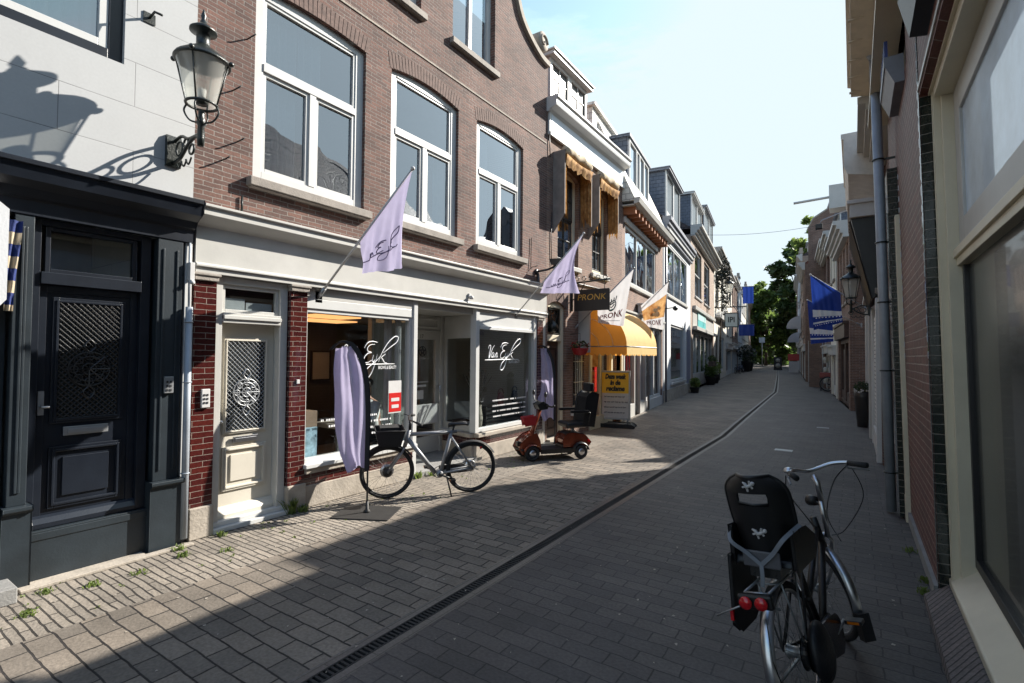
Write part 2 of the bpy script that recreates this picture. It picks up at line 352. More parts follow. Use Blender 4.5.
M_leafd = mat('dark_green_leaves', (0.035, 0.065, 0.02), 0.5, var=0.45, scale=1.2, bump=0, trans=0.4, col2=(0.065, 0.11, 0.03))
M_leafy = mat('yellow_green_leaves', (0.17, 0.23, 0.06), 0.55, var=0.35, scale=2.5, bump=0, trans=0.6)
M_bark = mat('tree_bark', (0.09, 0.07, 0.05), 0.9, var=0.3, scale=8, bump=0.6)
M_skin = mat('skin', (0.45, 0.25, 0.18), 0.5, bump=0)
M_hair = mat('dark_hair', (0.015, 0.01, 0.008), 0.5, bump=0.3)
M_shirt = mat('white_shirt_cloth', (0.6, 0.6, 0.6), 0.8, bump=0.2)
M_lampw = emis_mat('warm_ceiling_panel_light', (1.0, 0.45, 0.16), 0.8)
M_ivy = mat('dark_ivy_leaves', (0.018, 0.024, 0.014), 0.6, var=0.4, scale=2, bump=0)
M_tree_far = M_leaf
M_soil = mat('soil', (0.03, 0.02, 0.015), 0.95, bump=0.5)
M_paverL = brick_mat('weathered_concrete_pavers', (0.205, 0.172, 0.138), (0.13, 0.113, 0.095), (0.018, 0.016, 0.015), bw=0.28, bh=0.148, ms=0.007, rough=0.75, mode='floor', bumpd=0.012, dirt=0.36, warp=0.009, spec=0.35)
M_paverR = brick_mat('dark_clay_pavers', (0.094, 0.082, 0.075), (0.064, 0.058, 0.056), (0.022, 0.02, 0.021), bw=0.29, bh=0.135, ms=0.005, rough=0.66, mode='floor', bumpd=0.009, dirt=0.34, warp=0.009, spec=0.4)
M_soldier = brick_mat('grey_soldier_course_pavers', (0.26, 0.225, 0.185), (0.185, 0.162, 0.135), (0.024, 0.021, 0.018), bw=0.36, bh=0.062, ms=0.0075, rough=0.8, mode='floor', bumpd=0.02, dirt=0.3, offset=0.37, warp=0.009)
M_edgep = brick_mat('pale_kerb_band_pavers', (0.105, 0.096, 0.09), (0.085, 0.078, 0.074), (0.03, 0.028, 0.026), bw=0.5, bh=0.1, ms=0.004, rough=0.42, mode='floor_t', bumpd=0.008, dirt=0.2)
M_far_ground = mat('grey_earth_ground', (0.12, 0.11, 0.095), 0.9, var=0.2, scale=0.3, bump=0.3)
# ------------------------------------------------------------------ layout of the street
SL, SR = 0.122, 0.09
def PL(y): return -5.6 - SL*max(0, y-14.1)
def PR(y): return 0.56 - SR*max(0, y-16)
def PD(y):
    P = [(-20, -2.62), (13, -2.6), (16.6, -2.8), (31.4, -3.55), (61, -6.7), (100, -11.0), (170, -19.0)]
    for (a, b), (c, d) in zip(P, P[1:]):
        if y <= c: return b + (d-b)*(y-a)/(c-a)
    return P[-1][1]
YS = [-8, 0, 4, 8, 11, 13, 14.1, 15, 16, 17.5, 19, 22, 25, 28, 31, 36, 42, 50, 61, 75, 90, 110, 130, 160]
def strip(name, fl, fr, m, z=0.0, ys=YS):
    b = MB()
    vs = []
    for y in ys: vs += [(fl(y), y, z), (fr(y), y, z)]
    b.add(vs, [(2*i, 2*i+1, 2*i+3, 2*i+2) for i in range(len(ys)-1)], False)
    # closed sides so that the slab has thickness
    o = b.build(name, m); tag(o, kind='structure'); return o
g = MB(); g.quad((-400, -200, -0.03), (400, -200, -0.03), (400, 600, -0.03), (-400, 600, -0.03)); tag(g.build('ground', M_far_ground), kind='structure')
strip('pavement', lambda y: PL(y)-0.6, lambda y: PL(y)+1.08, M_soldier)
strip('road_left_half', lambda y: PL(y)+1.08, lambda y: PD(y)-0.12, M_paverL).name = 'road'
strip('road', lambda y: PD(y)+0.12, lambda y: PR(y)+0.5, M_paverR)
# drain: concrete shoulders, cast iron slotted grating
YF = [y for y in YS if y <= 130]
strip('drain_edging', lambda y: PD(y)-0.12, lambda y: PD(y)-0.05, M_edgep, 0.001)
strip('drain_edging', lambda y: PD(y)+0.05, lambda y: PD(y)+0.12, M_edgep, 0.001)
d = MB()
vs = []
for y in YF: vs += [(PD(y)-0.05, y, -0.024), (PD(y)+0.05, y, -0.024)]
d.add(vs, [(2*i, 2*i+1, 2*i+3, 2*i+2) for i in range(len(YF)-1)], False)
for y0, y1 in zip(YF, YF[1:]):
    for sx in (-0.05, 0.038):
        d.add([(PD(y0)+sx, y0, -.024), (PD(y0)+sx+.012, y0, -.024), (PD(y1)+sx+.012, y1, -.024), (PD(y1)+sx, y1, -.024),
               (PD(y0)+sx, y0, .003), (PD(y0)+sx+.012, y0, .003), (PD(y1)+sx+.012, y1, .003), (PD(y1)+sx, y1, .003)],
              [(4,5,6,7), (0,1,5,4), (1,2,6,5), (2,3,7,6), (3,0,4,7)], False)
y = 0.6
while y < 22:
    d.box(PD(y)-0.04, PD(y)+0.04, y, y+0.016, -0.02, 0.001); y += 0.036
while y < 60:
    d.box(PD(y)-0.04, PD(y)+0.04, y, y+0.06, -0.02, 0.002); y += 0.09
tag(d.build('drain_grating', mat('dull_cast_iron', (.045, .042, .04), .8, var=.2, spec=.2)), 'long narrow slotted iron drain grating running down the paved street', 'drain')
# inspection covers / small plates in the paving
for i, (x, y, w) in enumerate(((-1.2, 11.8, .16), (-0.7, 16.2, .14))):
    c = MB(); c.box(-w, w, -w*.7, w*.7, -.01, .003); c.box(-w*.8, w*.8, -w*.5, w*.5, .003, .006)
    o = c.build('inspection_cover', M_alu); o.location = (x, y, 0)
    tag(o, ['small square metal cover set in the dark pavers past the child seat', 'smaller metal cover in the road nearer the tall planter'][i], 'cover')

# ------------------------------------------------------------------ house toolkit
class House:
    def __init__(s, name, label, loc, rz, s0=0.0, tilt=0.0, cat='house', group=None):
        s.e = thing(name, label, cat, loc, rz, group, tilt); s.s0 = s0; s.holes = []
    def mb(s): return MB(off=(-s.s0, 0, 0))
    def put(s, b, name, m, parent=None, bevel=0.0, label=None):
        o = b.build(name, m, parent or s.e, bevel)
        if label: o['label'] = label
        return o
    def win(s, a, b, z0, z1, style='tee', fm=None, depth=0.11, fw=0.09, glass=None, sill=True, sillm=None, arch=0.0, curt=None, curtm=None, trans=0.62, proud=0.05, hole=True, mullions=1, name='window', sash=None, lintel=None, silld=0.08):
        fm = fm or M_white; glass = glass or M_glassup
        if hole: s.holes.append((a, b, z0, z1))
        f = s.mb(); d0, d1 = depth, depth+0.07
        f.frame(a, b, z0, z1, d0, d1, fw)
        ia, ib, ic, id_ = a+fw, b-fw, z0+fw, z1-fw
        panes = []
        cw = 0.045
        if style == 'tee':
            zt = ic + (id_-ic)*trans
            f.box(ia, ib, d0-.012, d1, zt-.045, zt+.045); mid = (ia+ib)/2
            f.box(mid-.045, mid+.045, d0-.006, d1, ic, zt-.045)
            f.frame(ia, mid-.045, ic, zt-.045, d0+.012, d1-.01, cw); f.frame(mid+.045, ib, ic, zt-.045, d0+.012, d1-.01, cw)
            f.frame(ia, ib, zt+.045, id_, d0+.012, d1-.01, cw*.8)
            panes = [(ia+cw, mid-.045-cw, ic+cw, zt-.045-cw), (mid+.045+cw, ib-cw, ic+cw, zt-.045-cw), (ia+cw, ib-cw, zt+.045+cw, id_-cw)]
        elif style == 'dsash':
            sm = 1
            zt = ic + (id_-ic)*0.5
            f.m(1); f.frame(ia, ib, zt, id_, d0+.005, d1-.01, .05); f.frame(ia, ib, ic, zt, d0+.03, d1+.02, .05)
            mid = (ia+ib)/2; f.box(mid-.012, mid+.012, d0+.015, d1, ic+.05, id_-.05)
            for z in (ic+(zt-ic)*.5, zt+(id_-zt)*.5): f.box(ia+.05, ib-.05, d0+.017, d1-.012, z-.012, z+.012)
            f.m(0); panes = [(ia+.05, ib-.05, ic+.05, zt-.02), (ia+.05, ib-.05, zt+.05, id_-.05)]
        elif style == 'sash':
            zt = ic + (id_-ic)*trans
            f.box(ia, ib, d0+.005, d1-.01, zt-.035, zt+.035)
            panes = [(ia, ib, ic, zt-.035), (ia, ib, zt+.035, id_)]
        elif style == 'plain':
            n = mullions; w = (ib-ia)/n
            for i in range(1, n): f.box(ia+i*w-.04, ia+i*w+.04, d0+.002, d1-.003, ic, id_)
            panes = [(ia+i*w+(.04 if i else 0), ia+(i+1)*w-(.04 if i < n-1 else 0), ic, id_) for i in range(n)]
        w = s.put(f, name, [fm, sash or fm], bevel=0.004)
        g = s.mb()
        for (p, q, r, t) in panes: g.quad((p, d0+.045, r), (q, d0+.045, r), (q, d0+.045, t), (p, d0+.045, t))
        s.put(g, 'pane', glass, w)
        if sill:
            k = s.mb(); k.box(a-.07, b+.07, -silld, depth, z0-.10, z0-.002); k.box(a-.05, b+.05, -silld+.02, 0.02, z0-.115, z0-.10); s.put(k, 'sill', sillm or M_sill, w, 0.006)
        if curt:
            for (p, q, r, t) in curt:
                c = s.mb(); n = max(6, int((q-p)/.02)); vs = []
                for i in range(n+1):
                    x = p+(q-p)*i/n; yy = d1+.09+.028*math.sin(x*58+p*9)+.014*math.sin(x*23)
                    vs += [(x, yy, r), (x+.012*math.sin(i), yy+.01, t)]
                c.add(vs, [(2*i, 2*i+2, 2*i+3, 2*i+1) for i in range(n)], True)
                s.put(c, 'curtain', curtm or M_curt, w)
        if arch > 0: s.arches = getattr(s, 'arches', []) + [(a, b, z1, arch)]
        return w
    def wallpart(s, a, b, z0, z1, m, th=0.24, D=7.0, bd=1.1, intm=None, extra=None, name='wall', back=True, y0=0.0, floors=()):
        """front wall with the collected openings, side walls, back wall and the rooms behind"""
        w = s.mb(); w.wall(a, b, z0, z1, y0, th, s.holes)
        if extra: extra(w)
        for (p, q, zt, h) in getattr(s, 'arches', []):
            n = 10; m_ = (p+q)/2; hw = (q-p)/2
            f = lambda x: zt - h*((x-m_)/hw)**2
            for sg in (-1, 1):
                pts = [(m_+sg*hw*i/n, f(m_+sg*hw*i/n)) for i in range(n+1)]
                poly = pts + [(m_+sg*hw, zt+.002), (m_, zt+.002)]
                poly = poly[1:-1] + [(m_, zt+.002)] if False else poly
                w.prism(poly, 'y', y0+.002, y0+.10)
        wm = s.put(w, name, m)
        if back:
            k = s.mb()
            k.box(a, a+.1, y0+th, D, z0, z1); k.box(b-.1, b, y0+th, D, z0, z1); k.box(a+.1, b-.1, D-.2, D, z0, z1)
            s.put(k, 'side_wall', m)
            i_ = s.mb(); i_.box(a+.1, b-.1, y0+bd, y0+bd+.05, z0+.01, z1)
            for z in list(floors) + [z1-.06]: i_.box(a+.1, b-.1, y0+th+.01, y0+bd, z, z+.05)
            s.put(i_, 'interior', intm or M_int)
        return wm
    def roof(s, a, b, z, D, h, m, over=0.0, chim=None, front=0.0):
        """gable roof, ridge along the facade"""
        r = s.mb(); r.prism([(front-over, z), (D/2, z+h), (D+over, z), (D+over, z-.08), (front-over, z-.08)], 'x', a, b)
        ro = s.put(r, 'roof', m)
        if chim is not None:
            c = s.mb(); c.box(chim, chim+.7, D/2-.3, D/2+.3, z+h-.4, z+h+.9); c.box(chim-.05, chim+.75, D/2-.35, D/2+.35, z+h+.9, z+h+1.0)
            for i in (0.18, .5): c.lathe([(.09, 0), (.08, .3)], 10, (chim+i, D/2, z+h+1.0), caps=True)
            s.put(c, 'chimney', M_brickB, ro)
        return ro
    def cornice(s, a, b, z0, z1, proj, m=None, name='cornice', steps=4, y0=0.0):
        c = s.mb(); pts = [(y0, z0)]
        for i in range(steps):
            t0, t1 = i/steps, (i+1)/steps
            yy = y0-proj*(0.25+0.75*t1**1.3); z_a = z0+(z1-z0)*t0; z_b = z0+(z1-z0)*t1
            pts += [(yy, z_a+.004), (yy, z_b)]
        pts += [(y0, z1)]
        c.prism(pts, 'x', a, b); return s.put(c, name, m or M_white, bevel=0.004)
def voussoirs(s, a, b, zt, arch, m, h=0.22, w=0.062):
    """brick arch laid over an opening (real blocks)"""
    k = s.mb(); n = int((b-a+.06)/w); mid = (a+b)/2; hw = (b-a)/2
    for i in range(n):
        x = a-.03 + (b-a+.06)*(i+.5)/n; u = (x-mid)/hw; ang = u*0.22
        zz = zt - arch*u*u + .004; dx = math.sin(ang)*h; ww = (b-a+.06)/n*.44
        k.add([(x-ww, -.004, zz), (x+ww, -.004, zz), (x+ww+dx*1.05, -.004, zz+h), (x-ww+dx*.95, -.004, zz+h),
               (x-ww, .02, zz), (x+ww, .02, zz), (x+ww+dx*1.05, .02, zz+h), (x-ww+dx*.95, .02, zz+h)],
              [(0,1,2,3), (0,4,5,1), (1,5,6,2), (2,6,7,3), (3,7,4,0)], False)
    return s.put(k, 'brick_arch', m)
M_vouss = mat('arch_brick', (0.135, 0.085, 0.07), 0.85, var=0.35, scale=14, bump=0.3)

# ================================================================== LEFT ROW
RZL = rad(90)
# ---- white house with black shop front -------------------------------------------------
H = House('white_plastered_house', 'white plastered house with black shop front and navy window at the left edge', (-5.6, -3, 0), RZL, s0=-3.0)
H.win(0.2, 1.86, 4.56, 6.3, 'plain', M_navy, depth=.05, fw=.11, mullions=1, sill=False, curt=[(.3, 1.75, 4.6, 6.2)], curtm=M_curt)
f = H.mb(); f.frame(0.31, 1.75, 4.67, 6.19, .06, .1, .07); H.put(f, 'sash_frame', M_white, bevel=.004)
H.win(-2.2, -0.6, 4.56, 6.3, 'plain', M_navy, depth=.05, fw=.11, sill=False)
H.holes.append((-2.6, 2.42, 0.0, 3.26))
H.wallpart(-3, 2.48, 0, 9.0, M_plaster, D=8, bd=2.4, floors=(3.45,))
H.roof(-3, 2.48, 9.0, 8, 3, M_rooft, .3)
H.cornice(-3, 2.48, 8.4, 9.0, .4)
# black shopfront: everything in front of the big opening
c = H.mb(); c.prism([(0.0, 3.0), (-.06, 3.0), (-.06, 3.12), (-.10, 3.14), (-.14, 3.2), (-.22, 3.25), (-.25, 3.36), (-.27, 3.36), (-.27, 3.40), (0, 3.47)], 'x', -2.9, 2.47)
H.put(c, 'shop_cornice', M_navy, bevel=.004)
def pilaster(H, a, b, m, zt=3.0, zb=.66):
    p = H.mb(); p.box(a, b, -.05, .22, zb, zt)
    p.box(a+.04, a+.06, -.062, -.05, zb+.1, zt-.1); p.box(b-.06, b-.04, -.062, -.05, zb+.1, zt-.1)
    p.prism([(-.05, zb), (-.13, zb), (-.13, zb-.03), (-.11, zb-.045), (-.09, zb-.05), (-.09, 0.0), (.2, 0.0), (.2, zb)], 'x', a-.03, b+.03)
    return H.put(p, 'pilaster', m, bevel=.005)
pilaster(H, 2.16, 2.38, M_petrol); pilaster(H, 1.15, 1.27, M_petrol); pilaster(H, -2.5, -2.3, M_petrol)
# door frame + transom
f = H.mb(); f.box(1.28, 1.33, .02, .14, .42, 3.0); f.box(2.05, 2.13, .02, .14, .42, 3.0); f.box(1.33, 2.05, .0, .14, 2.46, 2.56); f.box(1.33, 2.05, .02, .14, 2.95, 3.0)
f.frame(1.36, 2.02, 2.56, 2.95, .04, .09, .035)
H.put(f, 'door_frame', M_navy, bevel=.004)
g = H.mb(); g.quad((1.36, .07, 2.57), (2.04, .07, 2.57), (2.04, .07, 2.95), (1.36, .07, 2.95)); H.put(g, 'transom_pane', M_glass)
dr = H.mb(); dr.box(1.33, 2.05, .09, .14, .42, 2.46); dr.frame(1.33, 2.05, .42, 2.46, .075, .09, .06)
def raised(b, a0, a1, z0, z1, y, w=.045, t=.02, fill=True):
    b.frame(a0, a1, z0, z1, y-t, y, w); b.frame(a0+w*.5, a1-w*.5, z0+w*.5, z1-w*.5, y-t*1.5, y-t, w*.4)
    if fill: b.box(a0+w+.05, a1-w-.05, y-t*.8, y, z0+w+.05, z1-w-.05)
raised(dr, 1.43, 1.95, .56, 1.08, .09); raised(dr, 1.43, 1.95, 1.28, 2.36, .09, fill=False)
dr.prism([(.075, .42), (.02, .42), (.02, .46), (.05, .5), (.075, .52)], 'x', 1.33, 2.05)
door = H.put(dr, 'front_door', M_navy, bevel=.003)
def lattice(H, parent, a0, a1, z0, z1, y, m, pitch=.045, medal=True, br=.0055):
    b = H.mb(); n = int((a1-a0+z1-z0)/pitch)
    for sg in (1, -1):
        for i in range(-n, n):
            # clipped diagonal bars
            x0 = a0 + i*pitch*1.0
            p = []
            for t in (0, 1):
                pass
            c0 = x0
            if sg > 0: seg = [(c0, z0), (c0+(z1-z0), z1)]
            else: seg = [(c0+(z1-z0), z0), (c0, z1)]
            (xa, za), (xb, zb) = seg
            def clip(xa, za, xb, zb):
                ts = [0.0, 1.0]
                for lim, s_ in ((a0, 1), (a1, -1)):
                    da, db = (xa-lim)*s_, (xb-lim)*s_
                    if da < 0 and db < 0: return None
                    if da < 0: ts[0] = max(ts[0], da/(da-db))
                    if db < 0: ts[1] = min(ts[1], da/(da-db))
                if ts[1]-ts[0] < 1e-3: return None
                L = lambda t: (xa+(xb-xa)*t, za+(zb-za)*t)
                return L(ts[0]), L(ts[1])
            r = clip(xa, za, xb, zb)
            if r: b.tube([(r[0][0], y+.004*sg, r[0][1]), (r[1][0], y+.004*sg, r[1][1])], br, 4, caps=False)
    if medal:
        cx, cz = (a0+a1)/2, z0+(z1-z0)*.42
        for R in (.05, .11, .15): b.torus((cx, y-.008, cz), R, .007, 'y', 28, 6)
        for k in range(8):
            t = k*PI/4; b.tube([(cx, y-.008, cz), (cx+.15*math.cos(t), y-.012, cz+.15*math.sin(t))], .006, 5)
            b.torus((cx+.11*math.cos(t), y-.01, cz+.11*math.sin(t)), .03, .005, 'y', 12, 5)
        for k in (-1, 1):
            b.tube(catmull([(cx, y-.01, cz+k*.15), (cx+.04, y-.01, cz+k*.2), (cx, y-.01, cz+k*.26), (cx-.04, y-.01, cz+k*.2), (cx, y-.01, cz+k*.15)], 5), .006, 5)
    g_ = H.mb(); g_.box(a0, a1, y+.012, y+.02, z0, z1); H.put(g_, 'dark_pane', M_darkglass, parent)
    return H.put(b, 'lattice_grille', m, parent)
lattice(H, door, 1.475, 1.905, 1.325, 2.315, .07, M_black)
b = H.mb(); b.box(1.52, 1.84, .06, .075, 1.17, 1.245); b.box(1.55, 1.81, .05, .062, 1.185, 1.225); H.put(b, 'letter_slot', M_alu, door, .003)
b = H.mb(); b.box(1.345, 1.385, .05, .075, 1.36, 1.56); b.tube([(1.365, .06, 1.43), (1.365, .0, 1.43), (1.41, -.01, 1.43)], .01, 8); H.put(b, 'handle', M_alu, door)
b = H.mb(); b.box(1.22, 2.16, -.02, .2, 0, .415); b.box(1.22, 2.16, -.028, -.02, .34, .40); H.put(b, 'door_step', M_petrol, bevel=.006)
# shop window left of the door
f = H.mb(); f.frame(-2.3, 1.13, .66, 3.0, .02, .1, .07); H.put(f, 'shop_window_frame', M_petrol, bevel=.004)
g = H.mb(); g.quad((-2.2, .06, .72), (1.08, .06, .72), (1.08, .06, 2.95), (-2.2, .06, 2.95)); H.put(g, 'shop_pane', M_glass)
b = H.mb(); b.box(-2.3, 1.11, -.04, .2, 0, .66); b.box(-2.3, 1.11, -.1, .02, .62, .67); H.put(b, 'stall_riser', M_petrol, bevel=.005)
b = H.mb(); b.box(.62, .96, -.30, -.05, 0, .12); b.box(1.03, 1.17, -.30, -.09, 0, .12); b.box(.62, 1.17, -.36, -.30, 0, .12); H.put(b, 'stone_boot_scraper_block', M_bluest, bevel=.008)
# threshold kerb
b = H.mb(); b.box(1.22, 2.48, -.20, -.13, 0, .025); b.box(1.22, 2.1, -.13, -.02, 0, .02); H.put(b, 'threshold_kerb', M_stone, bevel=.005)
# white strip with zinc downpipe between the two houses
b = H.mb(); b.box(2.41, 2.475, -.03, .1, 0.05, 3.0); H.put(b, 'white_board', M_white, bevel=.004)
b = H.mb(); b.tube([(2.43, -.09, .06), (2.43, -.09, 2.35)], .032, 12); b.tube([(2.44, -.06, 2.3), (2.44, -.05, 3.0)], .012, 8)
for z in (.7, 1.6, 2.2): b.torus((2.43, -.09, z), .035, .006, 'z', 16, 6)
H.put(b, 'downpipe', M_pipe)
b = H.mb(); b.box(2.425, 2.47, -.1, -.03, 2.62, 2.8); b.ball((2.447, -.1, 2.6), .025, 8); H.put(b, 'sensor', M_paper, bevel=.004)
b = H.mb(); b.box(2.23, 2.31, -.085, -.06, 1.5, 1.66); H.put(b, 'intercom', M_alu, bevel=.004)
b = H.mb()
for r in range(3):
    for q in range(2): b.box(2.245+q*.03, 2.262+q*.03, -.09, -.085, 1.52+r*.04, 1.54+r*.04)
H.put(b, 'intercom_button', M_ink)
b = H.mb(); b.tube([(2.05, 0, 5.1), (2.05, -.12, 5.12), (2.1, -.16, 5.1)], .012, 6); b.box(2.0, 2.1, -.01, 0, 5.05, 5.15); H.put(b, 'wall_hook', M_iron)
WH = H

# ---- brick gable house with the lavender shop ----------------------------------------
H = House('brick_gable_house', 'tall brown brick gable house with three big white windows over a white shop front', (-5.6, 2.48, 0), RZL, s0=2.48)
H.win(3.09, 4.66, 3.86, 6.14, 'tee', arch=.06, curt=[(3.16, 3.74, 3.95, 6.0), (3.74, 4.1, 5.25, 6.0)], curtm=M_curtb, fw=.13, depth=.055, silld=.1, trans=.60)
H.win(5.13, 6.66, 3.86, 6.18, 'tee', arch=.09, curt=[(5.2, 5.42, 3.95, 5.3), (6.3, 6.56, 3.95, 5.3)], curtm=M_curtb, fw=.13, depth=.055, silld=.1, trans=.60)
H.win(7.17, 8.72, 3.86, 6.22, 'tee', arch=.10, curt=[(7.28, 7.8, 3.95, 6.0), (8.3, 8.6, 3.95, 5.4)], curtm=M_curt, fw=.13, depth=.055, silld=.1, trans=.60)
H.win(6.48, 7.7, 7.24, 9.0, 'plain', arch=.06, mullions=2, fw=.1)
H.win(4.5, 5.72, 7.24, 9.0, 'plain', arch=.06, fw=.1, mullions=2)
H.holes.append((2.50, 9.66, 0.0, 3.30))
rc = [(9.7, 8.28), (9.4, 8.3), (9.1, 8.4), (8.8, 8.55), (8.55, 8.75), (8.4, 9.0), (8.3, 9.3), (8.22, 9.8), (8.2, 10.6)]
lc = [(12.2-x, z) for x, z in rc]
def gab(w):
    hs = [h for h in H.holes if h[3] > 8.2]
    w.wall(8.2-4.2, 8.2, 8.28, 9.05, 0, .24, hs)
    w.prism([(8.2, 8.28)] + rc[0:6] + [(8.385, 9.05), (8.2, 9.05)], 'y', 0, .24)
    w.prism([(4.0, 8.28), (4.0, 9.05), (12.2-8.385, 9.05)] + lc[5::-1], 'y', 0, .24)
    w.prism([(4.0-.18, 9.05)] + [(8.38, 9.05)] + rc[6:] + [(6.1, 11.6)] + lc[:5:-1], 'y', 0, .24)
H.wallpart(2.48, 9.7, 0, 8.28, M_brickA, D=9, bd=3.4, extra=gab, floors=(3.45, 6.6))
for (p, q, z, a) in ((3.09, 4.66, 6.14, .06), (5.13, 6.66, 6.18, .09), (7.17, 8.72, 6.22, .10), (6.48, 7.7, 9.0, .06)): voussoirs(H, p, q, z, a, M_vouss)
for crv in (rc, lc):
    c = H.mb()
    cp = catmull([(x, 0.1, z) for x, z in crv], 4)
    vs = []
    for i, p in enumerate(cp):
        d_ = (cp[min(i+1, len(cp)-1)]-cp[max(i-1, 0)]).normalized(); n_ = Vector((-d_.z, 0, d_.x))
        if crv is rc: n_ = Vector((d_.z, 0, -d_.x))
        if n_.z < 0: n_ = -n_
        for (yy, h) in ((-.07, 0), (-.07, .11), (.3, .11), (.3, 0)): vs.append((p.x+n_.x*h, yy, p.z+n_.z*h))
    m_ = len(cp)
    c.add(vs, [(i*4+j, i*4+(j+1) % 4, (i+1)*4+(j+1) % 4, (i+1)*4+j) for i in range(m_-1) for j in range(4)] + [(0, 1, 2, 3), (4*m_-4, 4*m_-3, 4*m_-2, 4*m_-1)], False)
    cop = H.put(c, 'gable_coping', M_stone)
for sx in (9.36, 12.2-9.36):
    b = H.mb(); cz = 8.68; b.lathe([(.0, -.09), (.2, -.09), (.2, .32), (0, .32)], 28, (sx, 0, cz), 'y')
    sp = [(sx+math.cos(t)*(.17-.022*t), -.1, cz+math.sin(t)*(.17-.022*t)) for t in [k*.35 for k in range(20)]]
    b.tube(sp, .022, 6); H.put(b, 'scroll', M_stone, cop)
b = H.mb(); b.prism([(-.012, 0), (-.012, .026), (0, .032), (0, 0)], 'x', 2.5, 9.66); 
for v in b.v: v.z += 6.56
H.put(b, 'string_course', M_stone)
H.roof(2.6, 9.6, 8.2, 9, 3.2, M_roofr, 0, front=.3)
# wall anchors, hooks
b = H.mb()
for (s_, z) in ((2.85, 4.75), (2.9, 4.2), (2.75, 3.95), (9.1, 3.75), (3.0, 5.4)): b.tube([(s_, 0, z), (s_, -.09, z), (s_+.03, -.12, z+.03)], .008, 6)
b.tube([(9.03, -.02, 4.35), (9.02, -.02, 4.0), (9.0, -.03, 3.7)], .008, 5); b.tube([(2.97, -.02, 3.62), (2.97, -.02, 3.42)], .012, 6)
H.put(b, 'iron_hook', M_iron)
# shop fascia
c = H.mb(); c.prism([(0, 2.72), (-.05, 2.72), (-.05, 2.78), (-.075, 2.78), (-.075, 2.80), (-.04, 2.82), (-.04, 3.2), (-.08, 3.22), (-.2, 3.29), (-.2, 3.36), (-.23, 3.37), (-.23, 3.395), (0, 3.42)], 'x', 2.50, 9.66)
c.box(2.5, 9.66, 0, .2, 2.74, 3.38)
fas = H.put(c, 'shop_cornice', M_offwh, bevel=.003)
b = H.mb(); b.lathe([(0, 0), (.035, 0), (.04, .05), (0, .07)], 14, (6.95, -.09, 2.86), 'z'); b.box(6.92, 6.98, -.07, -.03, 2.9, 2.96); H.put(b, 'small_camera', M_paper, fas)
# glazed brick piers with stone feet
def pier(H, a, b_, m, zt=2.72, zs=.32, y0=-.03):
    p = H.mb(); p.box(a, b_, y0, .22, zs, zt-.08); o = H.put(p, 'brick_pier', m)
    p = H.mb(); p.box(a-.01, b_+.01, y0-.03, .22, 0, zs); H.put(p, 'pier_foot', M_stone, o, .01)
    p = H.mb(); p.box(a-.01, b_+.01, y0-.03, .22, zt-.08, zt); p.box(a-.025, b_+.025, y0-.045, .22, zt-.03, zt-.004); H.put(p, 'pier_capital', M_sill, o, .006)
    return o
pier(H, 2.50, 2.72, M_glazed); pier(H, 3.575, 3.795, M_glazed); pier(H, 9.30, 9.52, M_glazed)
# cream door
f = H.mb(); f.box(2.73, 2.81, .02, .16, .05, 2.72); f.box(3.47, 3.565, .02, .16, .05, 2.72); f.box(2.81, 3.47, .0, .16, 2.22, 2.33); f.box(2.81, 3.47, -.02, .03, 2.26, 2.30); f.box(2.81, 3.47, .02, .16, 2.64, 2.72)
f.frame(2.81, 3.47, 2.33, 2.64, .05, .1, .04)
H.put(f, 'door_frame', M_offwh, bevel=.004)
g = H.mb(); g.quad((2.85, .08, 2.37), (3.43, .08, 2.37), (3.43, .08, 2.6), (2.85, .08, 2.6)); H.put(g, 'transom_pane', M_glass)
c = H.mb(); c.box(2.85, 3.1, .12, .125, 2.34, 2.5); c.box(3.12, 3.43, .13, .135, 2.34, 2.47); H.put(c, 'net_curtain', M_curt)
dr = H.mb(); dr.box(2.81, 3.47, .14, .19, .10, 2.22)
raised(dr, 2.89, 3.39, .38, .86, .14); raised(dr, 2.89, 3.39, 1.0, 2.06, .14, w=.035, fill=False)
dr.prism([(.14, .1), (.07, .1), (.07, .14), (.11, .2), (.14, .22)], 'x', 2.81, 3.47)
door = H.put(dr, 'front_door', M_creamD, bevel=.003)
lattice(H, door, 2.925, 3.355, 1.035, 2.025, .12, M_alu, pitch=.052, br=.0030)
b = H.mb(); b.box(3.0, 3.28, .105, .125, .9, .965); b.box(3.02, 3.26, .1, .107, .915, .945); H.put(b, 'letter_slot', M_chrome, door, .003)
b = H.mb(); b.box(2.83, 2.86, .11, .14, 1.05, 1.25); b.tube([(2.845, .12, 1.15), (2.845, .07, 1.15)], .012, 8); b.ball((2.845, .065, 1.15), .018, 8); H.put(b, 'handle', M_chrome, door)
b = H.mb(); b.box(2.73, 3.565, -.06, .2, 0, .05); b.box(2.73, 3.565, -.0, .16, .05, .1); H.put(b, 'door_step', M_white, bevel=.006)
b = H.mb(); b.box(2.585, 2.665, -.06, -.03, 1.33, 1.52); H.put(b, 'intercom', M_paper, bevel=.004)
b = H.mb(); b.box(3.66, 3.70, -.05, -.03, 1.53, 1.58); H.put(b, 'door_bell', M_paper, bevel=.004)
b = H.mb()
for r in range(3):
    for q in range(2): b.box(2.6+q*.03, 2.617+q*.03, -.065, -.06, 1.37+r*.04, 1.39+r*.04)
H.put(b, 'intercom_button', M_ink)
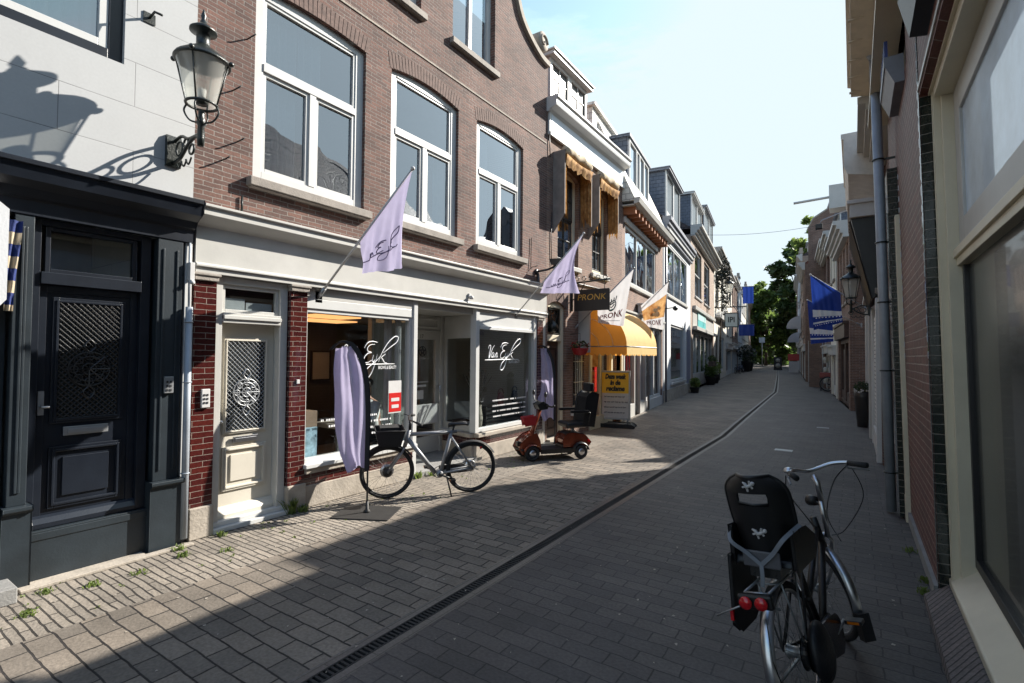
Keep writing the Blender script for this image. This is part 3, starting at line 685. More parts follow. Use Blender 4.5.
# window 1
def shopwin(H, a, b_, z0, z1, y=.04, head=.12):
    f = H.mb(); f.frame(a, b_, z0, z1, y, y+.1, .05); f.box(a, b_, y-.02, y+.1, z1, z1+head)
    o = H.put(f, 'shop_window', M_white, bevel=.004)
    g = H.mb(); g.quad((a+.05, y+.06, z0+.05), (b_-.05, y+.06, z0+.05), (b_-.05, y+.06, z1-.05), (a+.05, y+.06, z1-.05)); H.put(g, 'pane', M_glass, o)
    k = H.mb(); k.box(a-.02, b_+.02, y-.13, y+.1, z0-.05, z0); H.put(k, 'sill', M_white, o, .006)
    return o
SW1 = shopwin(H, 3.80, 5.66, .54, 2.46)
b = H.mb(); b.box(3.8, 5.66, .02, .10, 2.58, 2.72); H.put(b, 'fascia_board', M_offwh, bevel=.003)
def base(H, pts, lab=None):
    """sill block, glazed brick courses and stone plinth following a line of (s, d) points"""
    for nm, m, z0, z1, out, bv in (('sill_block', M_stone, .42, .49, .10, .01), ('brick_base', M_glazed, .27, .42, .04, 0), ('stone_plinth', M_stone, 0, .27, .05, .012)):
        k = H.mb()
        for (x0, y0), (x1, y1) in zip(pts, pts[1:]):
            dx, dy = x1-x0, y1-y0; L = math.hypot(dx, dy); nx, ny = dy/L, -dx/L
            k.add([(x0+nx*out, y0+ny*out, z0), (x1+nx*out, y1+ny*out, z0), (x1-nx*.1, y1-ny*.1, z0), (x0-nx*.1, y0-ny*.1, z0),
                   (x0+nx*out, y0+ny*out, z1), (x1+nx*out, y1+ny*out, z1), (x1-nx*.1, y1-ny*.1, z1), (x0-nx*.1, y0-ny*.1, z1)],
                  [(0,3,2,1), (4,5,6,7), (0,1,5,4), (1,2,6,5), (2,3,7,6), (3,0,4,7)], False)
        H.put(k, nm, m, bevel=bv)
base(H, [(3.80, .04), (5.66, .04)])
f = H.mb(); f.box(5.66, 5.74, .0, .12, .0, 2.74); H.put(f, 'corner_post', M_white, bevel=.004)
# recessed entrance
b = H.mb(); b.box(5.70, 7.35, .06, .98, 2.62, 2.74); H.put(b, 'recess_ceiling', M_offwh)
b = H.mb(); b.box(5.74, 7.4, -.02, 1.0, 0, .07); H.put(b, 'entrance_step', M_bluest, bevel=.006)
b = H.mb(); b.box(5.66, 5.74, .12, .95, .5, .55); b.box(5.66, 5.74, .12, .95, 0, .5); H.put(b, 'recess_side_base', M_offwh)
g = H.mb(); g.quad((5.70, .12, .55), (5.70, .95, .55), (5.70, .95, 2.62), (5.70, .12, 2.62)); H.put(g, 'recess_side_pane', M_glass)
f = H.mb(); f.box(5.66, 6.45, .95, 1.05, .07, 2.62); f.box(6.45, 6.53, .93, 1.05, .07, 2.62); f.box(7.32, 7.4, .93, 1.05, .07, 2.62); f.box(6.53, 7.32, .93, 1.05, 2.28, 2.34); raised(f, 6.6, 7.26, 2.37, 2.58, .96, fill=False)
f.box(6.53, 7.32, .96, 1.05, 2.34, 2.62)
H.put(f, 'shop_door_frame', M_offwh, bevel=.004)
dr = H.mb(); dr.frame(6.53, 7.32, .08, 2.28, .96, 1.02, .11, .3); dr.box(6.64, 7.21, .97, 1.01, .6, .95)
sd = H.put(dr, 'shop_door', M_offwh, bevel=.003)
g = H.mb(); g.quad((6.64, .99, .38), (7.21, .99, .38), (7.21, .99, 2.17), (6.64, .99, 2.17)); H.put(g, 'pane', M_glass, sd)
b = H.mb(); b.box(6.60, 7.24, .93, .96, .62, .98); H.put(b, 'white_panel', M_paper, sd, .003)
b = H.mb(); b.torus((6.85, .955, 1.95), .09, .008, 'y', 24, 5)
for k in range(5):
    t = PI/2+k*2*PI/5; t2 = t+4*PI/5; b.tube([(6.85+.08*math.cos(t), .955, 1.95+.08*math.sin(t)), (6.85+.08*math.cos(t2), .955, 1.95+.08*math.sin(t2))], .008, 4)
H.put(b, 'star_sticker', M_ink, sd)
b = H.mb(); b.text('17', .1, Matrix.Translation((6.82, .952, 2.22)) @ Matrix.Rotation(PI/2, 4, 'X')); H.put(b, 'house_number', M_ink, sd)
b = H.mb(); b.box(6.72, 6.88, .95, .96, 1.08, 1.24); b.box(6.7, 6.95, .95, .96, 1.3, 1.34); b.box(6.74, 7.0, .95, .96, 1.38, 1.4); H.put(b, 'door_notice', M_paper, sd)
b = H.mb(); b.tube([(7.25, .93, 1.0), (7.25, .88, 1.02), (7.25, .88, 1.3), (7.25, .93, 1.32)], .012, 8); H.put(b, 'handle', M_chrome, sd)
# bay: oblique side window + front window
f = H.mb()
bx0, by0, bx1, by1 = 7.42, .95, 7.24, .06
def obl(t0, t1, z0, z1, th=.05):
    ax, ay = bx0+(bx1-bx0)*t0, by0+(by1-by0)*t0; cx, cy = bx0+(bx1-bx0)*t1, by0+(by1-by0)*t1
    f.add([(ax, ay, z0), (cx, cy, z0), (cx+th, cy, z0), (ax+th, ay, z0), (ax, ay, z1), (cx, cy, z1), (cx+th, cy, z1), (ax+th, ay, z1)], [(0,3,2,1), (4,5,6,7), (0,1,5,4), (1,2,6,5), (2,3,7,6), (3,0,4,7)], False)
obl(0, .1, .5, 2.62); obl(.88, 1, .5, 2.62); obl(.1, .88, .5, .62); obl(.1, .88, 2.2, 2.62)
sw = H.put(f, 'bay_side_window', M_offwh, bevel=.004)
g = H.mb(); g.quad((7.44, .87, .6), (7.28, .15, .6), (7.28, .15, 2.25), (7.44, .87, 2.25)); H.put(g, 'pane', M_glass, sw)
f = H.mb(); f.box(7.2, 7.3, -.01, .12, .5, 2.74); f.box(9.18, 9.30, -.01, .12, .5, 2.74); f.box(7.3, 9.18, .02, .1, 2.40, 2.74); f.box(7.3, 9.18, .0, .1, .5, .57); f.box(7.3, 9.18, -.02, .02, 2.36, 2.42)
sw2 = H.put(f, 'bay_front_window', M_white, bevel=.004)
g = H.mb(); g.quad((7.3, .06, .57), (9.18, .06, .57), (9.18, .06, 2.36), (7.3, .06, 2.36)); H.put(g, 'pane', M_glass, sw2)
base(H, [(7.44, .95), (7.22, .03), (9.32, .03)])
b = H.mb(); b.box(9.52, 9.66, -.01, .2, 0, 2.72); H.put(b, 'end_board', M_offwh)
# window displays fixed to the house
b = H.mb(); b.box(7.3, 9.3, .12, 1.1, .44, .5); H.put(b, 'display_floor', M_paper)
b = H.mb(); b.box(3.0, 9.4, .24, 3.35, .0, .05); b.box(3.8, 5.62, .24, 3.3, .05, .19); H.put(b, 'shop_floor', M_bluest)
b = H.mb(); b.box(9.28, 9.3, .12, 2.2, .5, 2.6); b.box(7.46, 9.28, 1.6, 1.64, .5, 2.7); H.put(b, 'display_wall', M_intl)
for (a, b_, y0, y1) in ((4.75, 5.6, 1.15, 1.7), (5.3, 6.3, 2.1, 2.7)):
    b = H.mb(); b.box(a, b_, y0, y1, 2.475, 2.495); H.put(b, 'ceiling_light_panel', M_lampw)
b = H.mb(); b.box(3.0, 7.2, 1.0, 3.35, 2.50, 2.54); b.box(3.0, 5.6, .24, 1.0, 2.5, 2.54); H.put(b, 'shop_ceiling', M_intl)
for (a_, m_) in ((4.3, M_paper), (5.0, M_paper), (6.2, M_paper)):
    b = H.mb(); b.frame(a_, a_+.45, 1.35, 1.95, 3.33, 3.36, .03); H.put(b, 'picture_frame', M_ink); b = H.mb(); b.box(a_+.03, a_+.42, 3.34, 3.36, 1.38, 1.92); H.put(b, 'picture', m_)
for z_ in (.9, 1.3, 1.7):
    b = H.mb(); b.box(3.0, 3.9, 3.0, 3.3, z_, z_+.03); sh_ = H.put(b, 'wall_shelf', M_darkwood); b = H.mb()
    for q_ in range(7): b.lathe([(0, 0), (.04, 0), (.04, .12), (.015, .15), (.015, .18)], 8, (3.08+q_*.12, 3.15, z_+.03))
    H.put(b, 'bottles', M_intl, sh_)
for (p, q) in ((5.28, 5.42), (5.5, 5.62)):
    c = H.mb(); n = 10; vs = []
    for i in range(n+1):
        x = p+(q-p)*i/n; yy = .24+.02*math.sin(i*1.6); vs += [(x, yy, .6), (x, yy, 2.42)]
    c.add(vs, [(2*i, 2*i+2, 2*i+3, 2*i+1) for i in range(n)], True); H.put(c, 'curtain', M_curt, SW1)
# posters and lettering on the glass
b = H.mb(); b.box(5.24, 5.5, .085, .088, 1.02, 1.5); po = H.put(b, 'poster', M_paper, SW1)
b = H.mb(); b.box(5.25, 5.49, .082, .085, 1.04, 1.32); H.put(b, 'poster_red_panel', M_red, po)
b = H.mb()
for z, w_ in ((1.22, .16), (1.12, .14)): b.text('JOBS' if z > 1.2 else 'HERE', .09, Matrix.Translation((5.37, .080, z)) @ Matrix.Rotation(PI/2, 4, 'X')) if False else b.box(5.37-w_/2, 5.37+w_/2, .079, .082, z-.025, z+.025)
H.put(b, 'poster_print', M_paper, po)
def script_logo(H, parent, ox, oz, k, y, m, van=True, sub='BROWS & BEAUTY', kz=.34):
    b = H.mb()
    S = []
    if van:
        S += [[(0, .62), (.03, .78), (.12, .80), (.14, .6), (.12, .3), (.14, .1), (.2, .3), (.28, .62), (.38, .82)],
              [(.42, .38), (.36, .42), (.3, .3), (.32, .15), (.4, .2), (.44, .38), (.43, .2), (.47, .14), (.52, .25)],
              [(.54, .38), (.55, .15), (.57, .3), (.64, .4), (.66, .25), (.67, .14), (.73, .22)]]
    S += [[(1.28, .86), (1.1, .84), (.98, .72), (1.02, .58), (1.18, .52), (1.04, .48), (.92, .32), (.95, .14), (1.1, .1), (1.26, .2)],
          [(.84, .7), (.95, .92), (1.15, .98), (1.38, .94)],
          [(1.3, .42), (1.28, .18), (1.34, .12), (1.4, .22)],
          [(1.46, .44), (1.44, .1), (1.36, -.3), (1.22, -.55), (1.05, -.52), (1.1, -.2), (1.3, .02), (1.5, .2), (1.62, .38)],
          [(1.58, .12), (1.66, .5), (1.86, .95), (2.12, 1.22), (2.3, 1.2), (2.26, .98), (2.0, .75), (1.72, .5)],
          [(1.84, .46), (1.68, .32), (1.74, .24), (1.86, .1), (2.0, .06)],
          [(-.1 if van else .4, .0), (1.0, .02), (2.35, .03)]]
    for st in S:
        cp = catmull([(ox+(p[0]+.18*p[1])*k-.03, y, oz+p[1]*kz) for p in st], 6)
        n_ = len(cp); rr = [.0042*(0.6+0.8*math.sin(PI*i/(n_-1)))*(k/.3) for i in range(n_)]
        b.tube(cp, rr, 5)
    b.text(sub, .17*k, Matrix.Translation((ox+1.95*k, y, oz-.12*kz)) @ Matrix.Rotation(PI/2, 4, 'X'), width=.85*k)
    return H.put(b, 'script_lettering', m, parent)
script_logo(H, SW1, 4.41, 1.74, .41, .082, M_vinyl, kz=.34)
script_logo(H, sw2, 7.62, 1.80, .46, .045, M_vinyl, kz=.34)
b = H.mb()
R_ = random.Random(3)
for row in range(4):
    x = 4.1 + .12*row; z = 1.02-row*.085; xe = (5.05, 5.3, 5.3, 5.2)[row]
    while x < xe:
        w_ = R_.uniform(.02, .035); 
        if R_.random() > .14: b.box(x, x+w_*.55, .083, .086, z, z+.026)
        x += w_
H.put(b, 'small_lettering', M_vinyl, SW1)
b = H.mb()
for row in range(4):
    x = 7.8; z = 1.02-row*.1; 
    while x < 8.95:
        w_ = R_.uniform(.022, .04)
        if R_.random() > .14: b.box(x, x+w_*.5, .045, .048, z, z+.026)
        x += w_
H.put(b, 'small_lettering', M_vinyl, sw2)
b = H.mb(); b.box(3.86, 4.1, .16, .2, .56, .95); H.put(b, 'magazine_cover', M_bluecloth if False else mat('pale_blue_print', (.35, .5, .6), .5, var=.5, scale=9, bump=0), SW1)
b = H.mb(); b.box(3.86, 4.14, .22, .5, .5, 1.15); H.put(b, 'window_display_box', mat('tan_card', (.3, .2, .14), .7), SW1)
VE = H
# ---- brick house with orange awnings (butcher's) --------------------------------------
H = House('brick_shop_house', 'warm brown brick house with two tall dark sash windows under ragged orange awnings', (-5.6, 9.7, 0), RZL, s0=9.7)
H.win(10.2, 11.26, 4.02, 6.26, 'dsash', M_cream, sash=M_black, arch=.12, fw=.13, depth=.1, silld=.07, sillm=M_offwh, curt=[(10.4, 10.6, 4.2, 5.0), (10.86, 11.06, 4.2, 5.0)], curtm=M_curt)
H.win(12.05, 13.0, 4.04, 6.28, 'dsash', M_cream, sash=M_black, arch=.12, fw=.12, depth=.1, silld=.07, sillm=M_offwh)
for (p, q, z, a) in ((10.2, 11.26, 6.26, .12), (12.05, 13.0, 6.28, .12)): voussoirs(H, p, q, z, a, M_vouss)
H.holes += [(9.76, 10.62, 0, 3.12), (11.0, 11.62, .62, 2.2), (12.0, 14.0, 0, 2.9)]
H.arches = H.arches + [(9.76, 10.62, 3.12, .12)]
H.wallpart(9.7, 14.1, 0, 7.4, M_brickB, D=9, bd=2.2, floors=(3.3,))
voussoirs(H, 9.76, 10.62, 3.12, .12, M_vouss)
# tall white frieze and overhanging eaves box
c = H.mb(); c.box(9.72, 14.1, -.05, 0, 6.80, 7.32); c.box(9.72, 14.1, -.08, -.05, 6.78, 6.86); c.prism([(0, 7.30), (-.06, 7.30), (-.09, 7.35), (-.24, 7.39), (-.25, 7.44), (-.25, 7.53), (-.29, 7.56), (-.29, 7.61), (0, 7.61)], 'x', 9.66, 14.12)
H.put(c, 'cornice', M_white, bevel=.004)
b = H.mb(); b.box(9.8, 14.02, -.057, -.05, 6.9, 7.26); H.put(b, 'frieze_panel', mat('pale_blue_white_paint', (.62, .68, .76), .35, var=.05, bump=.03))
H.roof(9.7, 14.1, 7.58, 9, 2.0, M_roofr, 0, front=.0)
# dormer
def dormer(H, a, b, z0, z1, d0, m, mw=M_white, n=2, roofm=M_zinc, mun=True, deep=2.6, over=.12, panes_z=(.25, .1)):
    k = H.mb(); k.box(a, b, d0+.05, d0+deep, z0, z1)
    o = H.put(k, 'dormer', m)
    f = H.mb(); f.box(a-.03, b+.03, d0-.02, d0+.05, z0, z0+.18); w = (b-a+.06)/n
    for i in range(n):
        f.frame(a-.03+i*w, a-.03+(i+1)*w, z0+.18, z1, d0-.02, d0+.05, .1)
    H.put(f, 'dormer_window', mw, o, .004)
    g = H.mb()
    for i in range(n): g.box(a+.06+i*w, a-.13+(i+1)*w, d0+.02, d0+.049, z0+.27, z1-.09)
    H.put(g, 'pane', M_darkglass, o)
    r = H.mb(); r.box(a-over, b+over, d0-.16, d0+deep, z1, z1+.09); r.box(a-over-.03, b+over+.03, d0-.2, d0+deep, z1+.09, z1+.13); H.put(r, 'dormer_roof', roofm, o, .005)
    if mun:
        q = H.mb()
        for i in range(n):
            x = a-.03+(i+.5)*w; q.box(x-.012, x+.012, d0, d0+.03, z0+.27, z1-.1)
            for t in (.35, .68): z = z0+.27+(z1-z0-.37)*t; q.box(x-w/2+.09, x+w/2-.09, d0+.002, d0+.028, z-.012, z+.012)
        H.put(q, 'muntin', M_white, o)
    return o
dormer(H, 10.35, 12.25, 7.60, 8.95, .30, mat('pale_pink_render', (.55, .42, .36), .8), M_offwh, roofm=M_offwh)
# arched side door
f = H.mb(); f.box(9.76, 9.86, .06, .2, 0, 3.1); f.box(10.5, 10.62, .06, .2, 0, 3.1); f.box(9.86, 10.5, .05, .2, 2.22, 2.36); f.box(9.86, 10.5, .06, .2, 2.98, 3.12)
H.put(f, 'door_frame', M_cream, bevel=.005)
f = H.mb(); f.frame(9.88, 10.48, 2.38, 2.97, .08, .13, .035)
for t in (-.3, -.1, .1, .3): f.tube([(10.18, .1, 2.42), (10.18+t*.8, .1, 2.92)], .009, 5)
f.lathe([(.0, 0), (.08, .02), (.14, .1), (.1, .2), (.0, .28)], 10, (10.18, .1, 2.42)); f.torus((10.18, .09, 2.72), .1, .012, 'y', 20, 6)
H.put(f, 'fanlight_grille', M_iron)
g = H.mb(); g.box(9.86, 10.5, .135, .14, 2.36, 2.98); H.put(g, 'fanlight_pane', M_darkglass)
d_ = H.mb(); d_.box(9.86, 10.5, .14, .2, .04, 2.22); raised(d_, 9.94, 10.42, .2, .95, .14); raised(d_, 9.94, 10.42, 1.1, 2.1, .14)
H.put(d_, 'side_door', M_darkwood, bevel=.003)
b = H.mb(); b.box(9.74, 10.64, -.1, .2, 0, .05); H.put(b, 'door_step', M_stone)
# barred shop window with white sill
f = H.mb(); f.frame(11.0, 11.62, .62, 2.2, .05, .12, .06)
for i in range(1, 5): f.tube([(11.06+i*.1, .0, .66), (11.06+i*.1, .0, 2.16)], .008, 5)
for z in (.95, 1.25, 1.75): f.tube([(11.04, .0, z), (11.58, .0, z)], .008, 5)
w = H.put(f, 'barred_window', M_cream); g = H.mb(); g.quad((11.05, .09, .66), (11.57, .09, .66), (11.57, .09, 2.15), (11.05, .09, 2.15)); H.put(g, 'pane', M_glass, w)
b = H.mb(); b.box(10.9, 11.76, -.14, .1, .46, .62); H.put(b, 'sill', M_white, w, .01)
# shop windows and doorway under the awning
f = H.mb(); f.box(11.9, 12.02, -.04, .12, 0, 2.95); f.box(12.6, 12.68, .0, .1, .3, 2.9); f.box(13.3, 13.4, -.02, .12, 0, 2.9); f.box(14.0, 14.1, -.04, .12, 0, 2.95); f.box(12.02, 14.0, -.02, .1, 2.62, 2.95); f.box(12.02, 13.3, -.02, .1, 0, .32)
sf = H.put(f, 'shop_front', M_cream, bevel=.005)
g = H.mb(); g.quad((12.02, .05, .32), (13.3, .05, .32), (13.3, .05, 2.62), (12.02, .05, 2.62)); H.put(g, 'pane', M_glass, sf)
d_ = H.mb(); d_.frame(13.4, 14.0, .02, 2.6, .3, .35, .09); H.put(d_, 'shop_door', M_offwh, sf)
g = H.mb(); g.quad((13.5, .32, .1), (13.92, .32, .1), (13.92, .32, 2.5), (13.5, .32, 2.5)); H.put(g, 'door_pane', M_glass, sf)
b = H.mb(); b.box(12.2, 12.9, .3, .5, .5, 1.5); b.box(13.0, 13.25, .35, .5, .9, 2.0); H.put(b, 'red_display', M_red, sf)
b = H.mb(); b.box(12.1, 12.55, .04, .05, 1.6, 2.4); H.put(b, 'window_poster', M_peach, sf)
for q, rr_ in (([(9.75, -.02, 6.9), (9.78, -.03, 6.3)], .012), ([(9.72, -.04, 3.62), (12.0, -.03, 3.66), (14.0, -.03, 3.66)], .02), ([(9.9, -.02, 5.1), (9.86, -.02, 4.5), (9.9, -.02, 3.9)], .01)):
    b = H.mb(); b.tube(q, rr_, 6); H.put(b, 'cable', M_black)
SH2 = H
SHE = H.e
# the two window awnings: grey side box, torn orange canvas, cream rolled canvas
def window_awning(a, b_, zt, zb, lab):
    t = thing('window_awning', lab, 'awning', (-5.6, a, 0), RZL, 'orange awnings over the tall sash windows'); w = b_-a
    k = MB(); k.box(-.03, 0, -.30, 0, zb+.55, zt); k.box(w, w+.03, -.30, 0, zb+.55, zt)
    k.add([(-.03, -.30, zb+.55), (-.03, 0, zb+.55), (-.03, 0, zb+.15), (0, -.30, zb+.55), (0, 0, zb+.55), (0, 0, zb+.15)], [(0, 1, 2), (3, 5, 4), (0, 2, 5, 3), (1, 4, 5, 2)])
    k.box(-.03, w+.03, -.32, 0, zt, zt+.03); k.build('grey_side_board', M_alu if False else mat('warm_grey_board', (.22, .19, .17), .8, var=.2), t)
    k = MB(); n = 16; vs = []
    rr = random.Random(int(a*10))
    for i in range(n+1):
        x = w*i/n
        dn = .10+.06*rr.random()
        sag = .05*math.sin(PI*i/n)
        vs += [(x, -.05, zt-.01), (x, -.35, zt-.08-sag), (x, -.33-.02*math.sin(i*1.9), zt-.13-dn*.5), (x+.02*rr.random(), -.30-.03*math.sin(i*2.3), zt-.14-dn*(1.2+.25*rr.random()))]
    k.add(vs, [(4*i+j, 4*i+4+j, 4*i+5+j, 4*i+1+j) for i in range(n) for j in range(3)], True)
    k.build('orange_canvas', M_oldor, t)
    for sx in (-.0, w):
        k = MB(); n = 10; vs = []
        for i in range(n+1):
            y = -.31+.29*i/n
            vs += [(sx+(.03 if not sx else -.03)+.03*math.sin(i*1.7), y, zt-.12), (sx+(.05 if not sx else -.05)+.05*math.sin(i*2.1), y, zt-1.15-.35*rr.random())]
        k.add(vs, [(2*i, 2*i+2, 2*i+3, 2*i+1) for i in range(n)], True); k.build('torn_side_canvas', M_oldor, t)
    k = MB(); k.tube([(x*w/8, -.27-.02*math.sin(x*1.3), zt+.03-.03*math.sin(x*2.2)) for x in range(9)], [.10+.025*math.sin(x*3) for x in range(9)], 10); k.build('rolled_cream_canvas', M_oldwh, t)
window_awning(10.0, 11.36, 6.46, 4.5, 'ragged orange awning in a grey box over the sash window nearer the camera')
window_awning(11.85, 13.06, 6.46, 4.7, 'ragged orange awning over the farther of the two dark sash windows')

# ---- white framed picture window house, steep shingled roof ----------------------------
LO = (-5.6, 14.1, 0); RZ2 = rad(90) + math.atan(SL)
H = House('shingled_roof_house', 'house with exposed orange rafters, wide white picture window and white shingled steep roof', LO, RZ2)
H.win(.35, 4.9, 4.1, 5.85, 'plain', M_white, depth=.02, fw=.1, mullions=3, sill=True, sillm=M_offwh, curt=[(.6, 4.6, 4.15, 4.7)], curtm=M_intl)
H.holes += [(.1, 3.1, 0, 2.75), (3.3, 6.1, 0, 2.95)]
H.wallpart(0, 6.3, 0, 6.4, M_brickB, D=9, bd=2.2, floors=(3.2,))
for i in range(12):
    b = H.mb(); b.box(.15+i*.46, .27+i*.46, -.36, 0, 6.08, 6.28); H.put(b, 'rafter', mat('orange_brown_rafters', (.33, .12, .05), .7))
b = H.mb(); b.box(0, 5.9, -.38, 0, 6.28, 6.32); b.prism([(-.36, 6.3), (-.5, 6.34), (-.54, 6.48), (-.36, 6.48)], 'x', -.05, 5.9); H.put(b, 'gutter', M_offwh, bevel=.004)
b = H.mb(); b.box(.2, 5.05, -.06, 0, 5.87, 6.02); H.put(b, 'window_head_board', M_white)
r = H.mb(); r.prism([(-.4, 6.42), (.75, 9.0), (5, 9.4), (9, 6.4)], 'x', 0.0, 6.3); H.put(r, 'roof', M_shingle)
k = H.mb(); k.prism([(.08, 6.7), (.08, 8.75), (2.5, 8.75), (2.5, 6.7)], 'x', 1.0, 1.08); k.prism([(.08, 6.7), (.08, 8.75), (2.5, 8.75), (2.5, 6.7)], 'x', 3.9, 3.98); k.box(.92, 4.06, .0, 2.6, 8.75, 8.84)
dm = H.put(k, 'dormer', M_slate)
f = H.mb(); f.frame(1.08, 3.9, 6.7, 8.75, .05, .15, .09); f.box(1.17, 3.81, .05, .15, 7.3, 7.4)
for x in (2.0, 2.45, 3.1): f.box(x, x+.1, .045, .15, 6.8, 8.66)
H.put(f, 'dormer_window', M_white, dm, .004)
g = H.mb(); g.quad((1.17, .1, 6.8), (3.8, .1, 6.8), (3.8, .1, 8.66), (1.17, .1, 8.66)); H.put(g, 'pane', M_glassup, dm)
g = H.mb(); g.box(1.1, 3.88, .9, .95, 6.7, 8.7); H.put(g, 'interior', M_int, dm)
# roof extension near side (white box with dark end)
k = H.mb(); k.box(-.5, 4.4, .75, 4, 8.3, 9.2); k.box(-.6, 4.5, .65, 4.1, 9.2, 9.28); H.put(k, 'roof_extension', M_shingle)
k = H.mb(); k.box(-.53, -.50, .95, 3.8, 8.4, 9.12); H.put(k, 'extension_window', M_darkglass)
# shop fronts
f = H.mb(); f.box(.1, .22, -.04, .12, 0, 2.75); f.box(1.5, 1.6, -.02, .1, 0, 2.7); f.box(2.3, 2.4, -.02, .1, 0, 2.7); f.box(3.0, 3.1, -.04, .12, 0, 2.75); f.box(.22, 3.0, -.02, .1, 2.55, 2.75); f.box(.22, 1.5, -.02, .1, 0, .4); f.box(2.4, 3.0, -.02, .1, 0, .4)
sf = H.put(f, 'shop_front', M_offwh, bevel=.005)
g = H.mb(); g.quad((.22, .05, .1), (3.0, .05, .1), (3.0, .05, 2.55), (.22, .05, 2.55)); H.put(g, 'pane', M_glass, sf)
b = H.mb(); b.box(.5, 1.0, .3, .35, .6, 1.7); b.box(1.75, 2.2, .3, .35, .7, 1.9); H.put(b, 'red_coat_display', M_red, sf)
f = H.mb(); f.frame(3.3, 6.1, .35, 2.95, .04, .14, .09); f.box(4.7, 4.8, .03, .13, .4, 2.9); f.box(3.3, 6.1, -.02, .1, 0, .35)
sf = H.put(f, 'white_shop_front', M_white, bevel=.005)
g = H.mb(); g.quad((3.38, .09, .42), (6.0, .09, .42), (6.0, .09, 2.87), (3.38, .09, 2.87)); H.put(g, 'pane', M_glass, sf)
b = H.mb(); b.box(0, 6.3, -.08, 0, 2.95, 3.2); b.box(0, 6.3, -.12, 0, 3.2, 3.26); H.put(b, 'shop_fascia', M_offwh, bevel=.004)
b = H.mb(); b.tube([(3.2, -.1, 0.05), (3.2, -.1, 3.6), (3.2, -.05, 3.7)], .04, 10); H.put(b, 'downpipe', M_zinc)
b = H.mb(); b.box(1.8, 2.5, -.35, -.05, 3.3, 3.55); b.box(1.75, 2.55, -.38, -.02, 3.55, 3.6); H.put(b, 'white_cassette', M_white, bevel=.01)

# ---- white rendered house with three-light window ---------------------------------------
H = House('white_rendered_house', 'narrow white rendered house with a three-light upper window and grey cornice', LO, RZ2)
H.win(7.2, 13.0, 4.5, 6.7, 'plain', M_white, depth=.02, fw=.1, mullions=3, sillm=M_offwh, curt=[(7.5, 8.6, 4.6, 6.6)], curtm=M_curt)
H.holes += [(8.2, 12.2, .75, 3.3)]
H.wallpart(6.35, 14.4, 0, 7.0, M_render, D=9, bd=2.0, floors=(3.6,))
H.cornice(6.3, 14.3, 6.9, 7.55, .34, M_zinc)
b = H.mb(); b.box(6.8, 14.0, -.2, -.12, 7.05, 7.3); H.put(b, 'cornice_panel', M_white)
H.roof(6.35, 14.4, 7.6, 9, 3.2, M_rooft, 0)
dormer(H, 7.4, 10.9, 7.8, 9.8, .05, M_slate, M_white, mun=False)
f = H.mb(); f.frame(8.2, 12.2, .75, 3.3, .05, .15, .1); w = H.put(f, 'shop_window', M_white, bevel=.005)
g = H.mb(); g.quad((8.3, .1, .85), (12.1, .1, .85), (12.1, .1, 3.2), (8.3, .1, 3.2)); H.put(g, 'pane', M_glass, w)
b = H.mb(); b.box(8.1, 12.3, -.1, .05, .66, .75); H.put(b, 'sill', M_white, w)
b = H.mb(); b.box(6.4, 14.35, -.06, 0, 0, .5); H.put(b, 'stone_plinth', M_stone)
b = H.mb(); b.tube([(6.6, -.08, .05), (6.6, -.08, 6.9)], .05, 10); H.put(b, 'downpipe', M_zinc)
b = H.mb(); b.box(12.9, 14.2, -.01, .1, .2, 3.3); H.put(b, 'blue_grey_door', mat('blue_grey_door_paint', (.16, .17, .24), .5))
t = thing('spotlight', 'small black spotlight on an arm over the white facade by the orange printed flag', 'spotlight', (-5.6-.0, 14.1, 0), RZ2)
b = MB(); b.tube([(5.9, 0, 3.75), (5.9, -.5, 3.8)], .02, 6); b.build('arm', M_black, t)
b = MB(); b.lathe([(.0, -.1), (.06, -.1), (.1, .08), (.1, .1)], 12, (5.9, -.55, 3.78), 'x', caps=True); b.build('lamp_head', M_black, t)

# ---- brownish house with two tall windows and teal sign ----------------------------------
H = House('pale_brick_house', 'pale brown brick house with two tall white sash windows above a teal shop sign', LO, RZ2)
H.win(16.2, 19.4, 5.4, 8.2, 'sash', M_white, depth=.1, fw=.14, trans=.5, sillm=M_white, curt=[(16.5, 19.2, 5.5, 8)], curtm=M_curt)
H.win(20.8, 24.2, 5.4, 8.2, 'sash', M_white, depth=.1, fw=.14, trans=.5, sillm=M_white, curt=[(21, 24, 5.5, 8)], curtm=M_curt)
H.holes += [(15.4, 26.6, 0, 3.4)]
H.wallpart(14.5, 27.4, 0, 8.6, M_brickC, D=10, bd=2.0, floors=(4.4,))
H.cornice(14.45, 27.45, 8.5, 9.1, .6, M_offwh)
H.roof(14.5, 27.4, 9.0, 10, 3.2, M_rooft, 0)
dormer(H, 14.8, 19.4, 9.0, 10.9, .0, M_slate, M_white, mun=False, roofm=M_white)
dormer(H, 21.0, 26.5, 9.0, 11.8, .0, M_darkwood, M_white, mun=False)
f = H.mb(); f.frame(15.4, 26.6, .1, 3.4, .1, .2, .2)
for x in (17.4, 19.6, 22.0, 24.3): f.box(x, x+.2, .09, .2, .1, 3.3)
f.box(15.5, 26.5, .1, .22, .1, .9)
w = H.put(f, 'shop_front', M_offwh, bevel=.005)
g = H.mb(); g.quad((15.5, .16, .9), (26.4, .16, .9), (26.4, .16, 3.2), (15.5, .16, 3.2)); H.put(g, 'pane', M_glass, w)
b = H.mb(); b.box(15.8, 17.2, .3, .34, .9, 3.1); b.box(17.9, 19.3, .3, .34, .9, 3.1); H.put(b, 'window_blind', M_paper, w)
